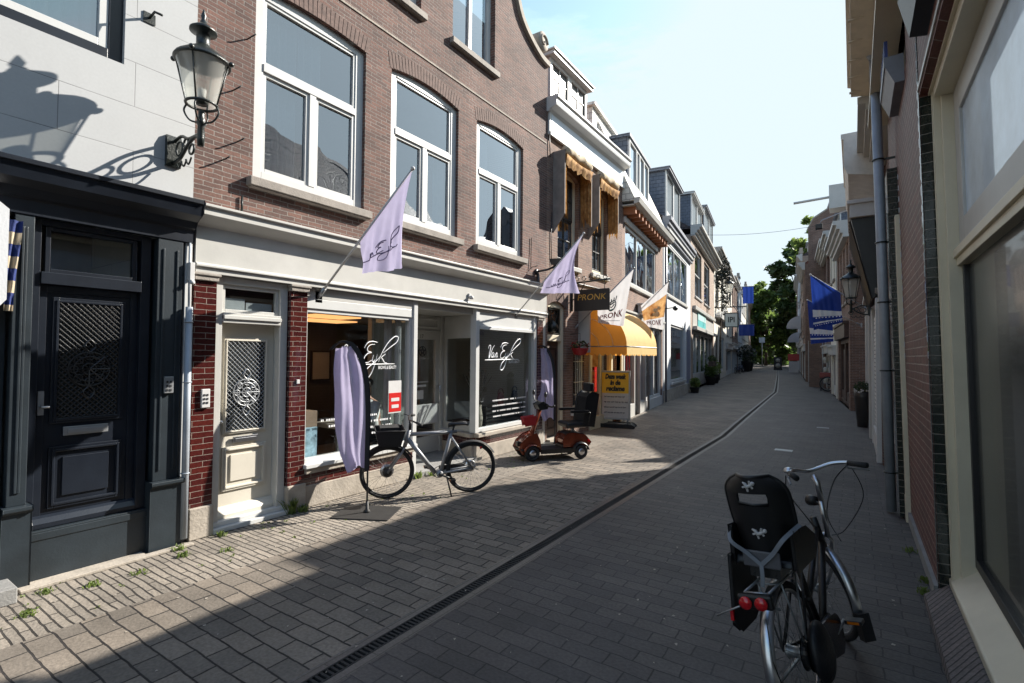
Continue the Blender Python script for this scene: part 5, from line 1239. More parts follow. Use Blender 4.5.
for (u, v, r) in ((.55, .5, .07), (.7, .48, .06), (.62, .62, .09), (.45, .6, .06)): b.ball(P(u, v, .0), r, 8, (1, .12, .8))
b.build('food_picture_print', mat('pale_food_print', (.62, .45, .28), .7, var=.3, scale=12), cl)
def blue(u, v): return 1 if (.60 < v < .74) else (1 if .86 < v < .885 else 0)
f5, cl, P = flag('blue_flag', 'larger royal blue flag with a white band on a pole low on the right', (.32, 14.2, 2.98), (-.84, 14.0, 3.87), (-.24, 14.0, 3.40), (-.20, 14.0, 2.72), (-.78, 14.0, 2.55), blue, 'royal blue flags on the right', prints=[M_bluecloth, M_whitecloth], seed=6, sag=0.0, fold=.03)
b = MB()
for i in range(8): b.tube([P(.06+.115*i, .79, .012), P(.1+.115*i, .79, .012)], .012, 4)
for i in range(12): b.tube([P(.04+.08*i, .93, .012), P(.07+.08*i, .93, .012)], .007, 4)
b.build('white_letter_row', M_vinyl, cl)
f6, cl, P = flag('blue_flag', 'smaller royal blue flag just behind and below the larger one', (.2, 19.6, 2.95), (-1.2, 18.6, 3.72), (-.55, 18.6, 3.3), (-.5, 18.6, 2.4), (-1.12, 18.6, 2.32), blue, 'royal blue flags on the right', prints=[M_bluecloth, M_whitecloth], seed=9, sag=0.0, fold=.03)
b = MB()
for i in range(8): b.tube([P(.06+.115*i, .79, .012), P(.1+.115*i, .79, .012)], .012, 4)
b.build('white_letter_row', M_vinyl, cl)

# ---- feather banners ---------------------------------------------------------------------
def banner(label, loc, rz, H_=2.06, seed=1, wbase=True):
    t = thing('feather_banner', label, 'banner', loc, rz, 'lavender feather banners')
    b = MB(); pole = catmull([(0, 0, .02), (0, 0, .5), (.0, 0, 1.3), (-.06, 0, 1.75), (-.2, 0, 2.0), (-.36, 0, 2.04), (-.47, 0, 1.95)], 8)
    k = H_/2.06
    b.tube([(p.x, p.y, p.z*k) for p in pole], [.012]*len(pole), 8); b.build('pole', M_black, t)
    sl = MB(); pp = [p for p in pole if p.z > .48]; vs = []
    for p in pp: vs += [(p.x+.018, -.012, p.z*k+.01), (p.x-.035, -.014, p.z*k-.012)]
    n = len(pp); sl.add(vs, [(2*i, 2*i+1, 2*i+3, 2*i+2) for i in range(n-1)], True)
    sl.add([(v[0], v[1]+.026, v[2]) for v in vs], [(2*i+1, 2*i, 2*i+2, 2*i+3) for i in range(n-1)], True); sl.build('black_sleeve', mat('black_cloth', (.015, .015, .017), .9), t)
    R_ = random.Random(seed); ph = [R_.uniform(0, 6) for _ in range(5)]
    def edge(z):   # pole x at height z
        best = min((p for p in pole), key=lambda p: abs(p.z-z) + (0 if p.z > .45 else 9)); return best.x-.03
    n, m_ = 40, 30; c = MB(); vs = []
    for j in range(m_+1):
        v = j/m_
        for i in range(n+1):
            u = i/n
            ztop = 1.98-.06*u if u < .9 else 1.9
            # top edge follows the sleeve
            idx = [p for p in pole if p.z > .48]
            tp = idx[-1-int((1-u)*0)]
            s_ = u
            k_ = int((1-s_)*(len(idx)*.42)); top = idx[-1-max(0, min(len(idx)-1, int(s_*len(idx)*.45)))] if False else None
            x_r = None
            w_ = .40 + .05*math.sin(v*3.2+.4) - .07*v
            z = .52 + .04*math.sin(u*5) + (1-v)*(1.48)
            xr = edge(z) if z < 1.9 else -.12
            xl = -w_ if z > .7 else -w_+(.7-z)*.35
            xl = max(xl, -.44)
            x = xr+(xl-xr)*u
            if z > 1.6:
                q = (z-1.6)/.4; x = x - .02*q
                ztop = 2.02-.0*u
            zz = min(z, 1.985 if x < -.15 else 1.6+ (abs(x)+.0)/.2*.4 if x > -.2 else 1.98)
            y = .045*math.sin(u*8+ph[0]+v*2.1)*(.3+u) + .02*math.sin(u*19+ph[1]-v*3) + .02*math.sin(v*14+u*4+ph[2])*u
            vs.append((x, y*.9, zz*k))
    c.add(vs, [(j*(n+1)+i, j*(n+1)+i+1, (j+1)*(n+1)+i+1, (j+1)*(n+1)+i) for j in range(m_) for i in range(n)], True)
    c.build('cloth', M_leadw, t)
    b = MB(); b.box(-.34, .34, -.26, .26, 0, .014); b.lathe([(.0, .012), (.04, .012), (.04, .03), (.02, .05), (.016, .14), (0, .14)], 12); b.build('base_plate', mat('dark_steel_plate', (.03, .029, .028), .55, .2, var=.2), t)
    return t
banner('lavender feather banner on a square steel base in front of the first shop window', (-4.83, 4.14, 0), rad(28), seed=1)
banner('lavender feather banner behind the mobility scooter at the far end of the shop', (-5.28, 9.55, 0), rad(25), seed=7, H_=2.12)

# ================================================================== BICYCLES
def wheel(parent, c, r=.34, tyre=.020, name='wheel', rot=0.0, hubr=.03, disc=False, spokes=28, rimm=None, off=(0, 0, 0), disc_r=.08, dark=True):
    w = MB(); w.torus((0, 0, 0), r-tyre, tyre, 'y', 56, 8); o = w.build(name, M_rubber, parent); o.location = c; o.rotation_euler = (0, 0, rot)
    b = MB(); b.torus((0, 0, 0), r-tyre*2.1, .011, 'y', 56, 6, sz=1.1); b.build('rim', rimm or M_black, o)
    b = MB()
    for i in range(spokes):
        a = 2*PI*i/spokes; s_ = .03 if i % 2 else -.03; a2 = a+(.35 if i % 4 < 2 else -.35)
        b.tube([(hubr*math.cos(a2), s_, hubr*math.sin(a2)), ((r-tyre*2)*math.cos(a), 0, (r-tyre*2)*math.sin(a))], .0014, 4, caps=False)
    b.build('spokes', mat('dull_spoke_steel', (.16, .16, .165), .6, .3, bump=0), o)
    b = MB(); b.lathe([(0, -.05), (hubr*.6, -.05), (hubr, -.035), (hubr*.7, -.02), (hubr*.7, .02), (hubr, .035), (hubr*.6, .05), (0, .05)], 16, (0, 0, 0), 'y'); b.build('hub', M_alu if not dark else M_black, o)
    if disc:
        b = MB(); b.lathe([(disc_r*.5, -.055), (disc_r, -.055), (disc_r, -.05), (disc_r*.5, -.05)], 24, (0, 0, 0), 'y')
        for i in range(6): a = i*PI/3; b.tube([(.02*math.cos(a), -.052, .02*math.sin(a)), (disc_r*math.cos(a), -.052, disc_r*math.sin(a))], .004, 4)
        b.build('brake_disc', M_chrome, o)
    return o
def mudguard(parent, c, r, a0, a1, m, w=.03, rot=0.0, stay=None):
    b = MB(); n = 22; vs = []
    for i in range(n+1):
        a = rad(a0+(a1-a0)*i/n)
        for (s_, dr) in ((-w, -.014), (-w*.6, .002), (0, .007), (w*.6, .002), (w, -.014)): vs.append(((r+dr)*math.cos(a), s_, (r+dr)*math.sin(a)))
    b.add(vs, [(5*i+j, 5*i+5+j, 5*i+6+j, 5*i+1+j) for i in range(n) for j in range(4)], True)
    if stay: 
        for s_ in (-1, 1): b.tube([(0, s_*.045, 0), ((r)*math.cos(rad(stay)), s_*w, (r)*math.sin(rad(stay)))], .003, 5)
    o = b.build('mudguard', m, parent); o.location = c; o.rotation_euler = (0, 0, rot); return o
def saddle(parent, c, k=1.0):
    b = MB(); sec = [(-.13, .075, .0), (-.10, .085, .012), (-.04, .07, .012), (.03, .035, .006), (.10, .022, .0), (.14, .014, -.012)]; vs = []
    for x, w, z in sec:
        for a in range(9):
            t = PI*a/8; vs.append((x, w*math.cos(t), z+.03*math.sin(t)-(0.0)))
        vs.append((x, 0, z-.03))
    n = 10; b.add(vs, [(n*i+j, n*i+(j+1) % n, n*(i+1)+(j+1) % n, n*(i+1)+j) for i in range(5) for j in range(n)] + [tuple(range(n)), tuple(range(n*5, n*6))], True)
    o = b.build('saddle', M_plastic, parent); o.location = c; o.scale = (k, k, k); return o
def crank(parent, c, m=M_black, refl=True, ang=20):
    b = MB(); b.torus((0, -.055, 0), .075, .006, 'y', 30, 6); b.lathe([(0, -.07), (.02, -.07), (.02, .07), (0, .07)], 12, (0, 0, 0), 'y')
    a = rad(ang)
    for s_ in (1, -1): b.tube([(0, -.075*s_, 0), (s_*.165*math.cos(a), -.085*s_, s_*.165*math.sin(a))], .011, 6)
    o = b.build('crank', M_alu if m != M_black else m, parent); o.location = c
    for s_ in (1, -1):
        p = MB(); x, y, z = s_*.165*math.cos(a), -.14*s_, s_*.165*math.sin(a)
        p.box(x-.035, x+.035, y-.045, y+.045, z-.012, z+.012); q = p.build('pedal', M_plastic, o, .004)
        if refl:
            r = MB(); r.box(x-.0365, x-.034, y-.03, y+.03, z-.007, z+.007); r.box(x+.034, x+.0365, y-.03, y+.03, z-.007, z+.007); r.build('pedal_reflector', M_oramb, q)
    return o
# ---- grey electric bicycle --------------------------------------------------------------------
def ebike(label, loc, rz, tilt=0.0, group=None, framem=None, basket=True):
    framem = framem or M_framegrey
    t = thing('electric_bicycle', label, 'bicycle', loc, rz, group, tilt)
    WB = 1.13; r = .352
    F_, R_, BB = (WB, 0, r), (0, 0, r), (.44, 0, .29)
    wheel(t, R_, r, .023, disc=True); wheel(t, F_, r, .023, disc=True, disc_r=.09, hubr=.06)
    ht, hb = (.86, 0, .86), (.915, 0, .68); st = (.27, 0, .84)
    b = MB(); b.tube([(.22, 0, .85), (.87, 0, .84)], .026, 10); b.tube([ht, hb], .028, 10); b.tube([(.88, 0, .79), (.50, 0, .30)], .032, 10)
    b.tube([(.29, 0, .86), (.43, 0, .28)], .026, 10)
    for s_ in (-1, 1): b.tube([(.43, s_*.03, .30), (.0, s_*.055, r)], .015, 8); b.tube([(.305, s_*.02, .8), (.0, s_*.055, r)], .014, 8)
    b.lathe([(0, -.05), (.045, -.05), (.045, .05), (0, .05)], 16, BB, 'y'); b.build('frame', framem, t)
    b = MB(); b.tube([(.855, 0, .9), (.92, 0, .67)], .022, 8)
    for s_ in (-1, 1): b.tube([(.92, 0, .68), (.935, s_*.05, .64), (WB, s_*.05, r)], .015, 8)
    b.build('fork', framem, t)
    b = MB(); b.tube([(.85, 0, .9), (.845, 0, 1.02)], .02, 8)
    b.tube(catmull([(.76, -.32, 1.03), (.83, -.2, 1.05), (.86, 0, 1.03), (.83, .2, 1.05), (.76, .32, 1.03)], 6), .012, 8)
    b.tube([(.84, -.2, 1.05), (.9, -.28, 1.06)], .006, 6); b.tube([(.84, .2, 1.05), (.9, .28, 1.06)], .006, 6)
    hb_ = b.build('handlebar', M_plastic, t)
    for s_ in (-1, 1): b = MB(); b.tube([(.80, s_*.24, 1.045), (.75, s_*.34, 1.028)], .018, 8); b.build('grip', M_rubber, hb_)
    saddle(t, (.2, 0, .95)); b = MB(); b.tube([(.275, 0, .85), (.255, 0, .95)], .014, 8); b.build('seat_post', M_black, t)
    crank(t, BB, M_black); b = MB(); b.box(.0, .44, -.065, -.055, .27, .40); b.v = [Vector((v.x, v.y, v.z if v.x < .2 else v.z-.02)) for v in b.v]; b.build('chain_case', M_black, t, .01)
    mudguard(t, R_, r+.02, 10, 150, M_rubber); mudguard(t, F_, r+.02, 35, 150, M_rubber)
    b = MB(); b.tube([(.36, .05, .3), (.3, .17, .01)], .011, 6); b.build('kickstand', M_black, t)
    b = MB(); b.ball((-.13, 0, .62), .02, 6, (1, 1, 1.4)); b.build('rear_light', M_redrefl, t)
    if basket:
        b = MB(); b.wall(.93, 1.3, .72, .93, -.19, .01); b.box(.93, 1.3, .18, .19, .72, .93); b.box(.93, .94, -.19, .19, .72, .93); b.box(1.29, 1.3, -.19, .19, .72, .93); b.box(.95, 1.28, -.17, .17, .72, .73)
        for v in b.v:
            k = (v.z-.72)/.21; v.x = 1.115+(v.x-1.115)*(.75+.25*k); v.y *= (.75+.25*k)
        b.tube([(.93, -.19, .93), (1.3, -.19, .93), (1.3, .19, .93), (.93, .19, .93), (.93, -.19, .93)], .011, 6); b.box(1.0, 1.24, -.1, .1, .9, .96)
        b.build('front_basket', mat('black_basket_mesh', (.014, .014, .015), .8, bump=.6, bscale=160), t)
    else:
        b = MB(); b.box(-.2, .2, -.06, .06, .73, .745); b.tube([(-.1, .06, .73), (0, .055, r)], .006, 5); b.tube([(-.1, -.06, .73), (0, -.055, r)], .006, 5); b.build('rear_rack', M_black, t)
    return t
eb = ebike('matt grey electric bicycle with black basket on its kickstand outside the lavender shop', (-4.42, 5.60, 0), rad(232.5), tilt=-.08)
M_bk = mat('dark_blue_frame_paint', (.02, .03, .07), .3, bump=0, coat=.5)
pk = ebike('black bicycle at the near end of the cluster parked against the far white gabled house', (-10.9, 61, 0), rad(75), group='bicycles parked far down the left row', framem=M_bk, basket=False)
for i, (x, y, a) in enumerate(((-11.2, 64, 68), (-11.6, 67.5, 80), (-12.0, 71, 70))):
    c = copy_tree(pk); c.location = (x, y, 0); c.rotation_euler = (-.06, 0, rad(a))
    c['label'] = ['second black bicycle in the cluster far down the left row', 'third black bicycle in the cluster far down the left row', 'farthest black bicycle in the cluster far down the left row'][i]
rb = copy_tree(pk); rb.location = (-1.0, 33.5, 0); rb.rotation_euler = (.05, 0, rad(100)); rb['label'] = 'dark bicycle parked by the right row under the blue flags'; rb['group'] = 'bicycles parked far down the left row'
del rb['group']

# ---- foreground city bicycle with child seat -----------------------------------------------------
FB = thing('city_bicycle', 'dark city bicycle with a silver rear mudguard and twin red lights in the foreground', 'bicycle', (-.185, 3.12, 0), rad(90-11), tilt=-rad(14))
r = .345; WB = 1.13; STR = rad(48)
wheel(FB, (0, 0, r), r, .021, rimm=M_chrome, dark=False, hubr=.04)
# steering assembly, turned to the right about the head tube foot
HX, HZ = .86, .0
def steer(o):
    o.location = Vector((.93, 0, 0)); o.rotation_euler = (0, 0, STR); return o
def wrap(b, name, m, parent):
    for v in b.v: v.x -= .93
    return steer(b.build(name, m, parent))
fw = wheel(FB, (0, 0, 0), r, .021, rimm=M_chrome, dark=False)
fw.location = Vector((.93+.20*math.cos(STR), .20*math.sin(STR), r)); fw.rotation_euler = (-rad(6), 0, STR)
b = MB()
for s_ in (-1, 1): b.tube([(.90, 0, .74), (.93, s_*.05, .68), (1.0, s_*.05, .5), (WB, s_*.05, r)], [.014, .014, .012, .009], 8)
fk = wrap(b, 'fork', M_chrome, FB)
n_ = 22; b = MB(); vs = []
for i in range(n_+1):
    a = rad(55+(140)*i/n_)
    for (s_, dr) in ((-.03, -.014), (-.018, .002), (0, .007), (.018, .002), (.03, -.014)): vs.append((WB+(r+.022+dr)*math.cos(a), s_, r+(r+.022+dr)*math.sin(a)))
b.add(vs, [(5*i+j, 5*i+5+j, 5*i+6+j, 5*i+1+j) for i in range(n_) for j in range(4)], True)
wrap(b, 'mudguard', M_chrome, FB)
b = MB(); b.box(WB-.40, WB-.35, -.035, .035, r-.22, r-.06); wrap(b, 'mud_flap', M_rubber, FB)
b = MB(); b.tube([(.88, 0, .72), (.845, 0, .98)], .016, 8); b.tube([(.845, 0, .96), (.835, 0, 1.08), (.86, 0, 1.12)], .018, 8)
b.tube(catmull([(.68, -.23, 1.16), (.76, -.21, 1.175), (.84, -.13, 1.18), (.89, 0, 1.15), (.84, .13, 1.18), (.76, .21, 1.175), (.68, .23, 1.16)], 6), .012, 8)
hbf = wrap(b, 'handlebar', M_chrome, FB)
for s_ in (-1, 1): b = MB(); b.tube([(.77-.93, s_*.205, 1.174), (.65-.93, s_*.24, 1.155)], [.017, .019], 10); b.build('grip', M_rubber, hbf)
for s_ in (-1, 1): b = MB(); b.tube([(.78-.93, s_*.19, 1.17), (.80-.93, s_*.21, 1.14), (.68-.93, s_*.27, 1.12)], .006, 6); b.build('brake_lever', M_alu, hbf)
b = MB(); b.lathe([(0, 0), (.034, 0), (.034, .012), (.022, .028), (0, .032)], 16, (.84-.93, .17, 1.175)); b.build('bell', M_chrome, hbf)
b = MB(); b.lathe([(0, -.03), (.03, -.03), (.038, .03), (0, .05)], 14, (.94-.93, 0, .95), 'x'); b.tube([(.86-.93, 0, .93), (.94-.93, 0, .95)], .01, 6); b.build('headlight', M_plastic, hbf)
b = MB()
b.tube(catmull([(.80-.93, -.22, 1.16), (.92-.93, -.17, 1.05), (.92-.93, -.06, .85), (.80-.93, -.03, .7)], 6), .004, 5)
b.tube(catmull([(.80-.93, .22, 1.16), (.95-.93, .15, 1.02), (.94-.93, .05, .8), (.90-.93, .03, .66)], 6), .004, 5)
b.tube(catmull([(.80-.93, -.24, 1.14), (.78-.93, -.25, .95), (.86-.93, -.12, .75), (.9-.93, -.04, .72)], 6), .0035, 5)
b.build('brake_cable', M_black, hbf)
# frame
b = MB(); b.tube([(.83, 0, .86), (.885, 0, .66)], .022, 10); b.tube([(.875, 0, .70), (.48, 0, .29)], .022, 10); b.tube([(.85, 0, .80), (.36, 0, .48)], .018, 10)
b.tube([(.32, 0, .74), (.45, 0, .28)], .018, 10)
for s_ in (-1, 1): b.tube([(.45, s_*.03, .28), (0, s_*.06, r)], .011, 8); b.tube([(.335, s_*.02, .70), (0, s_*.06, r)], .009, 8)
b.lathe([(0, -.045), (.03, -.045), (.03, .045), (0, .045)], 14, (.45, 0, .28), 'y'); b.build('frame', M_plastic, FB)
b = MB(); b.tube([(.325, 0, .72), (.29, 0, .92)], .014, 8); b.build('seat_post', M_chrome, FB); saddle(FB, (.26, 0, .97), 1.15)
crank(FB, (.45, 0, .28), M_alu, ang=8)
b = MB()
cs = []
for i in range(24):
    a = 2*PI*i/24
    if math.cos(a) > 0: p = (.45+.10*math.cos(a), .28+.10*math.sin(a))
    else: p = (.0+.07*math.cos(a), r+.07*math.sin(a)-.0)
    cs.append(p)
b.prism(cs, 'y', -.085, -.05); b.build('chain_case', mat('glossy_black_case', (.012, .012, .013), .2, bump=0), FB, .012)
b = MB(); b.tube([(.32, .05, .25), (.24, .24, .045)], .011, 6); b.build('kickstand', M_alu, FB)
mudguard(FB, (0, 0, r), r+.022, 60, 205, M_chrome, w=.034)
b = MB(); b.tube([(-.33, -.035, .30), (-.38, -.035, .45), (-.33, -.03, .62)], .003, 5); b.build('lamp_wire', M_black, FB)
b = MB(); b.box(-.395, -.345, -.04, .04, .12, .27); b.build('mud_flap', M_rubber, FB)
b = MB(); b.ball((-.385, 0, .30), .026, 8, (.5, 1, 1)); b.build('lower_reflector', M_redrefl, FB)
# rack
b = MB()
for s_ in (-1, 1): b.tube([(.3, s_*.03, .74), (.1, s_*.06, .735), (-.3, s_*.06, .73)], .007, 6); b.tube([(0, s_*.065, r), (-.12, s_*.06, .73)], .006, 6); b.tube([(0, s_*.065, r), (.1, s_*.06, .73)], .006, 6)
for x in (-.3, -.15, .0, .15): b.tube([(x, -.06, .73), (x, .06, .73)], .006, 6)
b.tube([(-.3, -.10, .66), (-.33, 0, .70), (-.3, .10, .66)], .006, 6); b.tube([(-.32, .06, .68), (-.30, .24, .60)], .005, 6)
b.build('rear_rack', M_alu, FB)
for s_ in (-1, 1): b = MB(); b.lathe([(0, -.012), (.030, -.012), (.031, .0), (.026, .006), (0, .008)], 16, (-.36, s_*.038, .70), 'x'); tl = b.build('tail_light', M_redrefl, FB)
b = MB(); b.box(-.35, -.31, -.085, .085, .665, .735); b.build('tail_light_body', M_plastic, tl, .012)
# pannier / coat guard on the right
b = MB(); b.ball((.06, -.11, .34), .15, 12, (.8, .35, 1.0)); b.build('pannier_bag', mat('black_vinyl_bag', (.008, .008, .01), .5, bump=.3), FB)
# ---- child seat (fixed to the bicycle) ---------------------------------------------------------
CS = thing('child_seat', 'black plastic child bicycle seat with grey straps on the city bicycle', 'child seat', (0, 0, 0))
CS.scale = (.93, .93, .93); CS.location = Vector((-.275, 3.10, .075)); CS.rotation_euler = (-rad(7), 0, rad(90-10))
b = MB(); n, m_ = 20, 22; vs = []
# backrest shell surface: v from seat (0) to head (1); u across
def shell(u, v, off=0.0):
    z = .80 + .50*v; x = -.16 - .10*v + .0*u
    w = (.14 + .03*math.sin(min(1, v*1.3)*PI*.6)) if v < .8 else (.14+.0285*math.sin(PI*.6))*math.sqrt(max(0, 1-((v-.8)/.2)**2*.75))
    wing = .15*(abs(u)**2.2)*(1-.45*v)
    return Vector((x+wing-off, u*w, z))
hole = lambda u, v: (.70 < v < .83 and abs(u) < .48)
for off in (0.012, -.012):
    vs = [shell(-1+2*i/n, j/m_, off) for j in range(m_+1) for i in range(n+1)]
    fs = [(j*(n+1)+i, j*(n+1)+i+1, (j+1)*(n+1)+i+1, (j+1)*(n+1)+i) for j in range(m_) for i in range(n) if not hole(-1+2*(i+.5)/n, (j+.5)/m_)]
    b.add(vs, fs, True)
rim = [shell(-1, j/m_) for j in range(m_+1)] + [shell(-1+2*i/n, 1) for i in range(1, n+1)] + [shell(1, j/m_) for j in range(m_-1, -1, -1)]
b.tube(rim, .014, 8)
hr = [shell(u, v) for u, v in ((-.48, .70), (-.5, .77), (-.46, .83), (0, .84), (.46, .83), (.5, .77), (.48, .70), (0, .69), (-.48, .70))]
b.tube(hr, .008, 6)
b.build('backrest', M_plastic, CS)
b = MB(); b.prism([(-.17, .80), (.16, .80), (.2, .86), (.2, .9), (.14, .84), (-.15, .84)], 'y', -.15, .15)
for s_ in (-1, 1): b.prism([(-.17, .80), (.16, .80), (.2, .9), (.05, .98), (-.17, 1.0)], 'y', s_*.15, s_*.175)
b.build('seat_shell', M_plastic, CS, .012)
b = MB()
for s_ in (1,): 
    b.prism([(-.20, .84), (.14, .84), (.12, .46), (.05, .42), (-.16, .42), (-.24, .48)], 'y', .165, .185)
lg = b.build('leg_guard', M_plastic, CS, .01)
b = MB(); b.box(-.255, -.225, .172, .19, .5, .56); b.build('side_reflector', M_redrefl, lg)
b = MB(); b.tube([(-.17, -.06, .76), (.25, -.05, .76)], .01, 6); b.tube([(-.17, .06, .76), (.25, .05, .76)], .01, 6); b.box(-.17, .1, -.08, .08, .74, .80); b.build('carrier', M_black, CS)
def strap(pts, w=.022):
    b = MB(); cp = catmull(pts, 6); vs = []
    for i, p in enumerate(cp):
        d_ = (cp[min(i+1, len(cp)-1)]-cp[max(0, i-1)]).normalized(); n1 = d_.cross(Vector((-1, 0, .1))).normalized()*w/2
        vs += [p+n1, p-n1, p-n1+Vector((.003, 0, 0)), p+n1+Vector((.003, 0, 0))]
    m2 = len(cp); b.add(vs, [(4*i+j, 4*i+4+j, 4*i+4+(j+1) % 4, 4*i+(j+1) % 4) for i in range(m2-1) for j in range(4)], False)
    return b.build('strap', mat('grey_webbing', (.2, .22, .25), .8, bump=.4, bscale=300), CS)
strap([(-.10, .19, 1.0), (-.23, .15, .94), (-.225, .07, .88), (-.215, .0, .82)]); strap([(-.10, -.19, 1.03), (-.235, -.14, .98), (-.225, -.07, .89), (-.215, .0, .82)]); strap([(-.215, 0, .83), (-.22, .0, .76), (-.21, .01, .70)])
b = MB(); b.box(-.205, -.19, -.1, .1, .80, .89); b.build('grey_plate', mat('grey_plastic', (.09, .09, .1), .4), CS, .012)
def gecko(v0, u0, k):
    b = MB(); P = lambda a, c: shell(u0+a*k*1.1, v0+c*k*.42, .018)
    b.tube([P(-.9, .3), P(-.4, .1), P(.2, -.1), P(.4, .3), P(.9, .5)], [.006, .010, .012, .009, .004], 6)
    for pts in ([(-.4, .1), (-.7, -.3)], [(-.35, .15), (-.5, .7)], [(.2, -.1), (.1, -.7)], [(.25, .0), (.9, -.2)]): b.tube([P(*p) for p in pts], .006, 5)
    b.ball(P(-.9, .35), .012, 6); return b.build('white_emblem', M_paper, CS)
gecko(.91, .0, .2); gecko(.38, -.05, .2)

# ================================================================== MOBILITY SCOOTER
MS = thing('mobility_scooter', 'copper and black mobility scooter with armrests and a red front bag by the shop', 'mobility scooter', (-4.38, 8.72, 0), math.atan2(-.85, -.68))
def mswheel(x, y, r=.13):
    w = MB(); w.torus((0, 0, 0), r-.035, .036, 'y', 30, 10, sz=1.2); o = w.build('wheel', M_rubber, MS); o.location = (x, y, r)
    b = MB(); b.lathe([(0, -.045), (.05, -.045), (.065, -.03), (.065, .03), (.05, .045), (0, .045)], 18, (0, 0, 0), 'y')
    for i in range(5): a = i*2*PI/5; b.box(.03*math.cos(a)-.01, .03*math.cos(a)+.01, -.05, -.045, .03*math.sin(a)-.01, .03*math.sin(a)+.01)
    b.build('rim', M_chrome, o); return o
for x in (0, .95):
    for y in (-.25, .25): mswheel(x, y, .14 if x else .13)
b = MB(); b.prism([(.12, .14), (.78, .14), (.80, .19), (.12, .19)], 'y', -.27, .27); b.build('footboard', M_plastic, MS, .015)
b = MB(); b.prism([(-.16, .24), (-.20, .29), (-.10, .40), (.12, .44), (.24, .43), (.31, .34), (.30, .24)], 'y', -.2, .2); b.build('rear_body', M_scoot, MS, .06)
b = MB(); b.box(-.1, .34, -.17, .17, .12, .24); b.build('rear_chassis', M_plastic, MS, .02)
b = MB(); b.prism([(-.10, .41), (.12, .448), (.25, .43), (.2, .465), (-.08, .45)], 'y', -.17, .17); b.build('rear_cover', M_plastic, MS, .01)
for x_ in (0, .95):
    for y_ in (-.25, .25): mudguard(MS, (x_, y_, .14), .165, 15, 175, M_plastic if x_ == 0 else M_scoot, w=.05)
b = MB(); b.prism([(.78, .17), (.80, .34), (.86, .46), (.98, .42), (1.10, .32), (1.15, .22), (1.1, .14)], 'y', -.19, .19); b.build('front_fairing', M_scoot, MS, .03)
b = MB(); b.box(1.09, 1.17, -.06, .06, .24, .32); b.tube([(1.12, -.25, .2), (1.18, 0, .2), (1.12, .25, .2)], .02, 8); b.build('bumper', M_plastic, MS, .01)
b = MB(); b.tube([(.90, 0, .38), (.82, 0, .62), (.70, 0, .93)], [.05, .04, .035], 10); b.build('tiller', M_scoot, MS)
b = MB(); b.prism([(.62, .92), (.76, .90), (.80, .99), (.70, 1.04), (.60, .98)], 'y', -.13, .13); b.tube([(.64, -.13, .97), (.58, -.26, .96), (.54, -.3, .99)], .016, 8); b.tube([(.64, .13, .97), (.58, .26, .96), (.54, .3, .99)], .016, 8); b.build('handlebar', M_plastic, MS, .01)
b = MB(); b.prism([(.86, .66), (1.0, .64), (1.02, .73), (.85, .75)], 'y', -.09, .09); b.build('red_bag', mat('dark_red_bag', (.3, .012, .015), .5), MS, .04)
for s_ in (-1, 1): b = MB(); b.tube([(.68, s_*.12, 1.0), (.72, s_*.28, 1.05), (.73, s_*.3, 1.16)], .007, 6); b.lathe([(0, -.01), (.05, -.008), (.05, .008), (0, .01)], 14, (.73, s_*.31, 1.19), 'x'); b.build('mirror', M_black, MS)
b = MB(); b.tube([(.06, 0, .42), (.06, 0, .56)], .035, 10); b.build('seat_post', M_alu, MS)
b = MB(); b.box(-.16, .28, -.23, .23, .56, .66); b.build('seat', M_plastic, MS, .04)
b = MB(); b.prism([(-.26, .60), (-.08, .62), (-.15, 1.12), (-.24, 1.2), (-.35, 1.16)], 'y', -.23, .23); b.build('backrest', M_plastic, MS, .03)
b = MB(); b.tube([(-.25, 0, 1.12), (-.27, 0, 1.26)], .02, 8); b.box(-.32, -.22, -.14, .14, 1.22, 1.38); b.build('headrest', M_plastic, MS, .03)
for s_ in (-1, 1):
    b = MB(); b.box(-.14, .22, s_*.27-.03, s_*.27+.03, .84, .89); b.tube([(-.16, s_*.23, .62), (-.18, s_*.27, .84), (-.1, s_*.27, .86)], .012, 8); b.build('armrest', M_plastic, MS, .012)
for s_ in (-1, 1):
    b = MB(); b.box(-.19, -.16, s_*.2-.04, s_*.2+.04, .3, .34); b.build('rear_light', M_redrefl, MS)
b = MB(); b.box(.12, .2, -.206, -.198, .28, .32); b.build('side_reflector', M_oramb, MS)

# ================================================================== PAVEMENT SIGN
t = thing('pavement_sign', 'yellow and white pavement sign on a black water base outside the butcher', 'sign', (-5.3, 12.9, 0), rad(14))
b = MB(); b.frame(-.40, .40, .20, 1.50, -.03, .03, .045); sfm = b.build('sign_frame', M_alu, t, .005)
b = MB(); b.box(-.357, .357, -.02, .02, .90, 1.455); p1 = b.build('yellow_poster', M_yellow, t)
b = MB(); b.box(-.357, .357, -.022, .018, .245, .90); p2 = b.build('white_poster', M_paper, t)
b = MB()
RX = Matrix.Rotation(PI/2, 4, 'X')
for s_, z, w in (('Deze week', 1.34, .56), ('in de', 1.18, .28), ('reclame', 1.02, .5)): b.text(s_, .17, Matrix.Translation((0, -.024, z)) @ RX, shear=.2, width=w, bold=.012)
b.build('lettering', M_ink, p1)
b = MB(); R_ = random.Random(11)
for i, z in enumerate((.80, .66, .52, .38)):
    x = -.29
    while x < .26:
        w = R_.uniform(.03, .09); n = int(w/.012)+2
        b.tube([(x+w*k/n, -.026, z+.022*math.sin(k*2.4+i)+.012*R_.random()) for k in range(n+1)], .006, 4); x += w+.025
b.build('handwriting', mat('grey_marker', (.12, .12, .14), .6), p2)
b = MB()
for x in (-.33, .33): b.tube([(x, 0, .1), (x, 0, .24)], .022, 10)
b.build('spring_foot', M_alu, t)
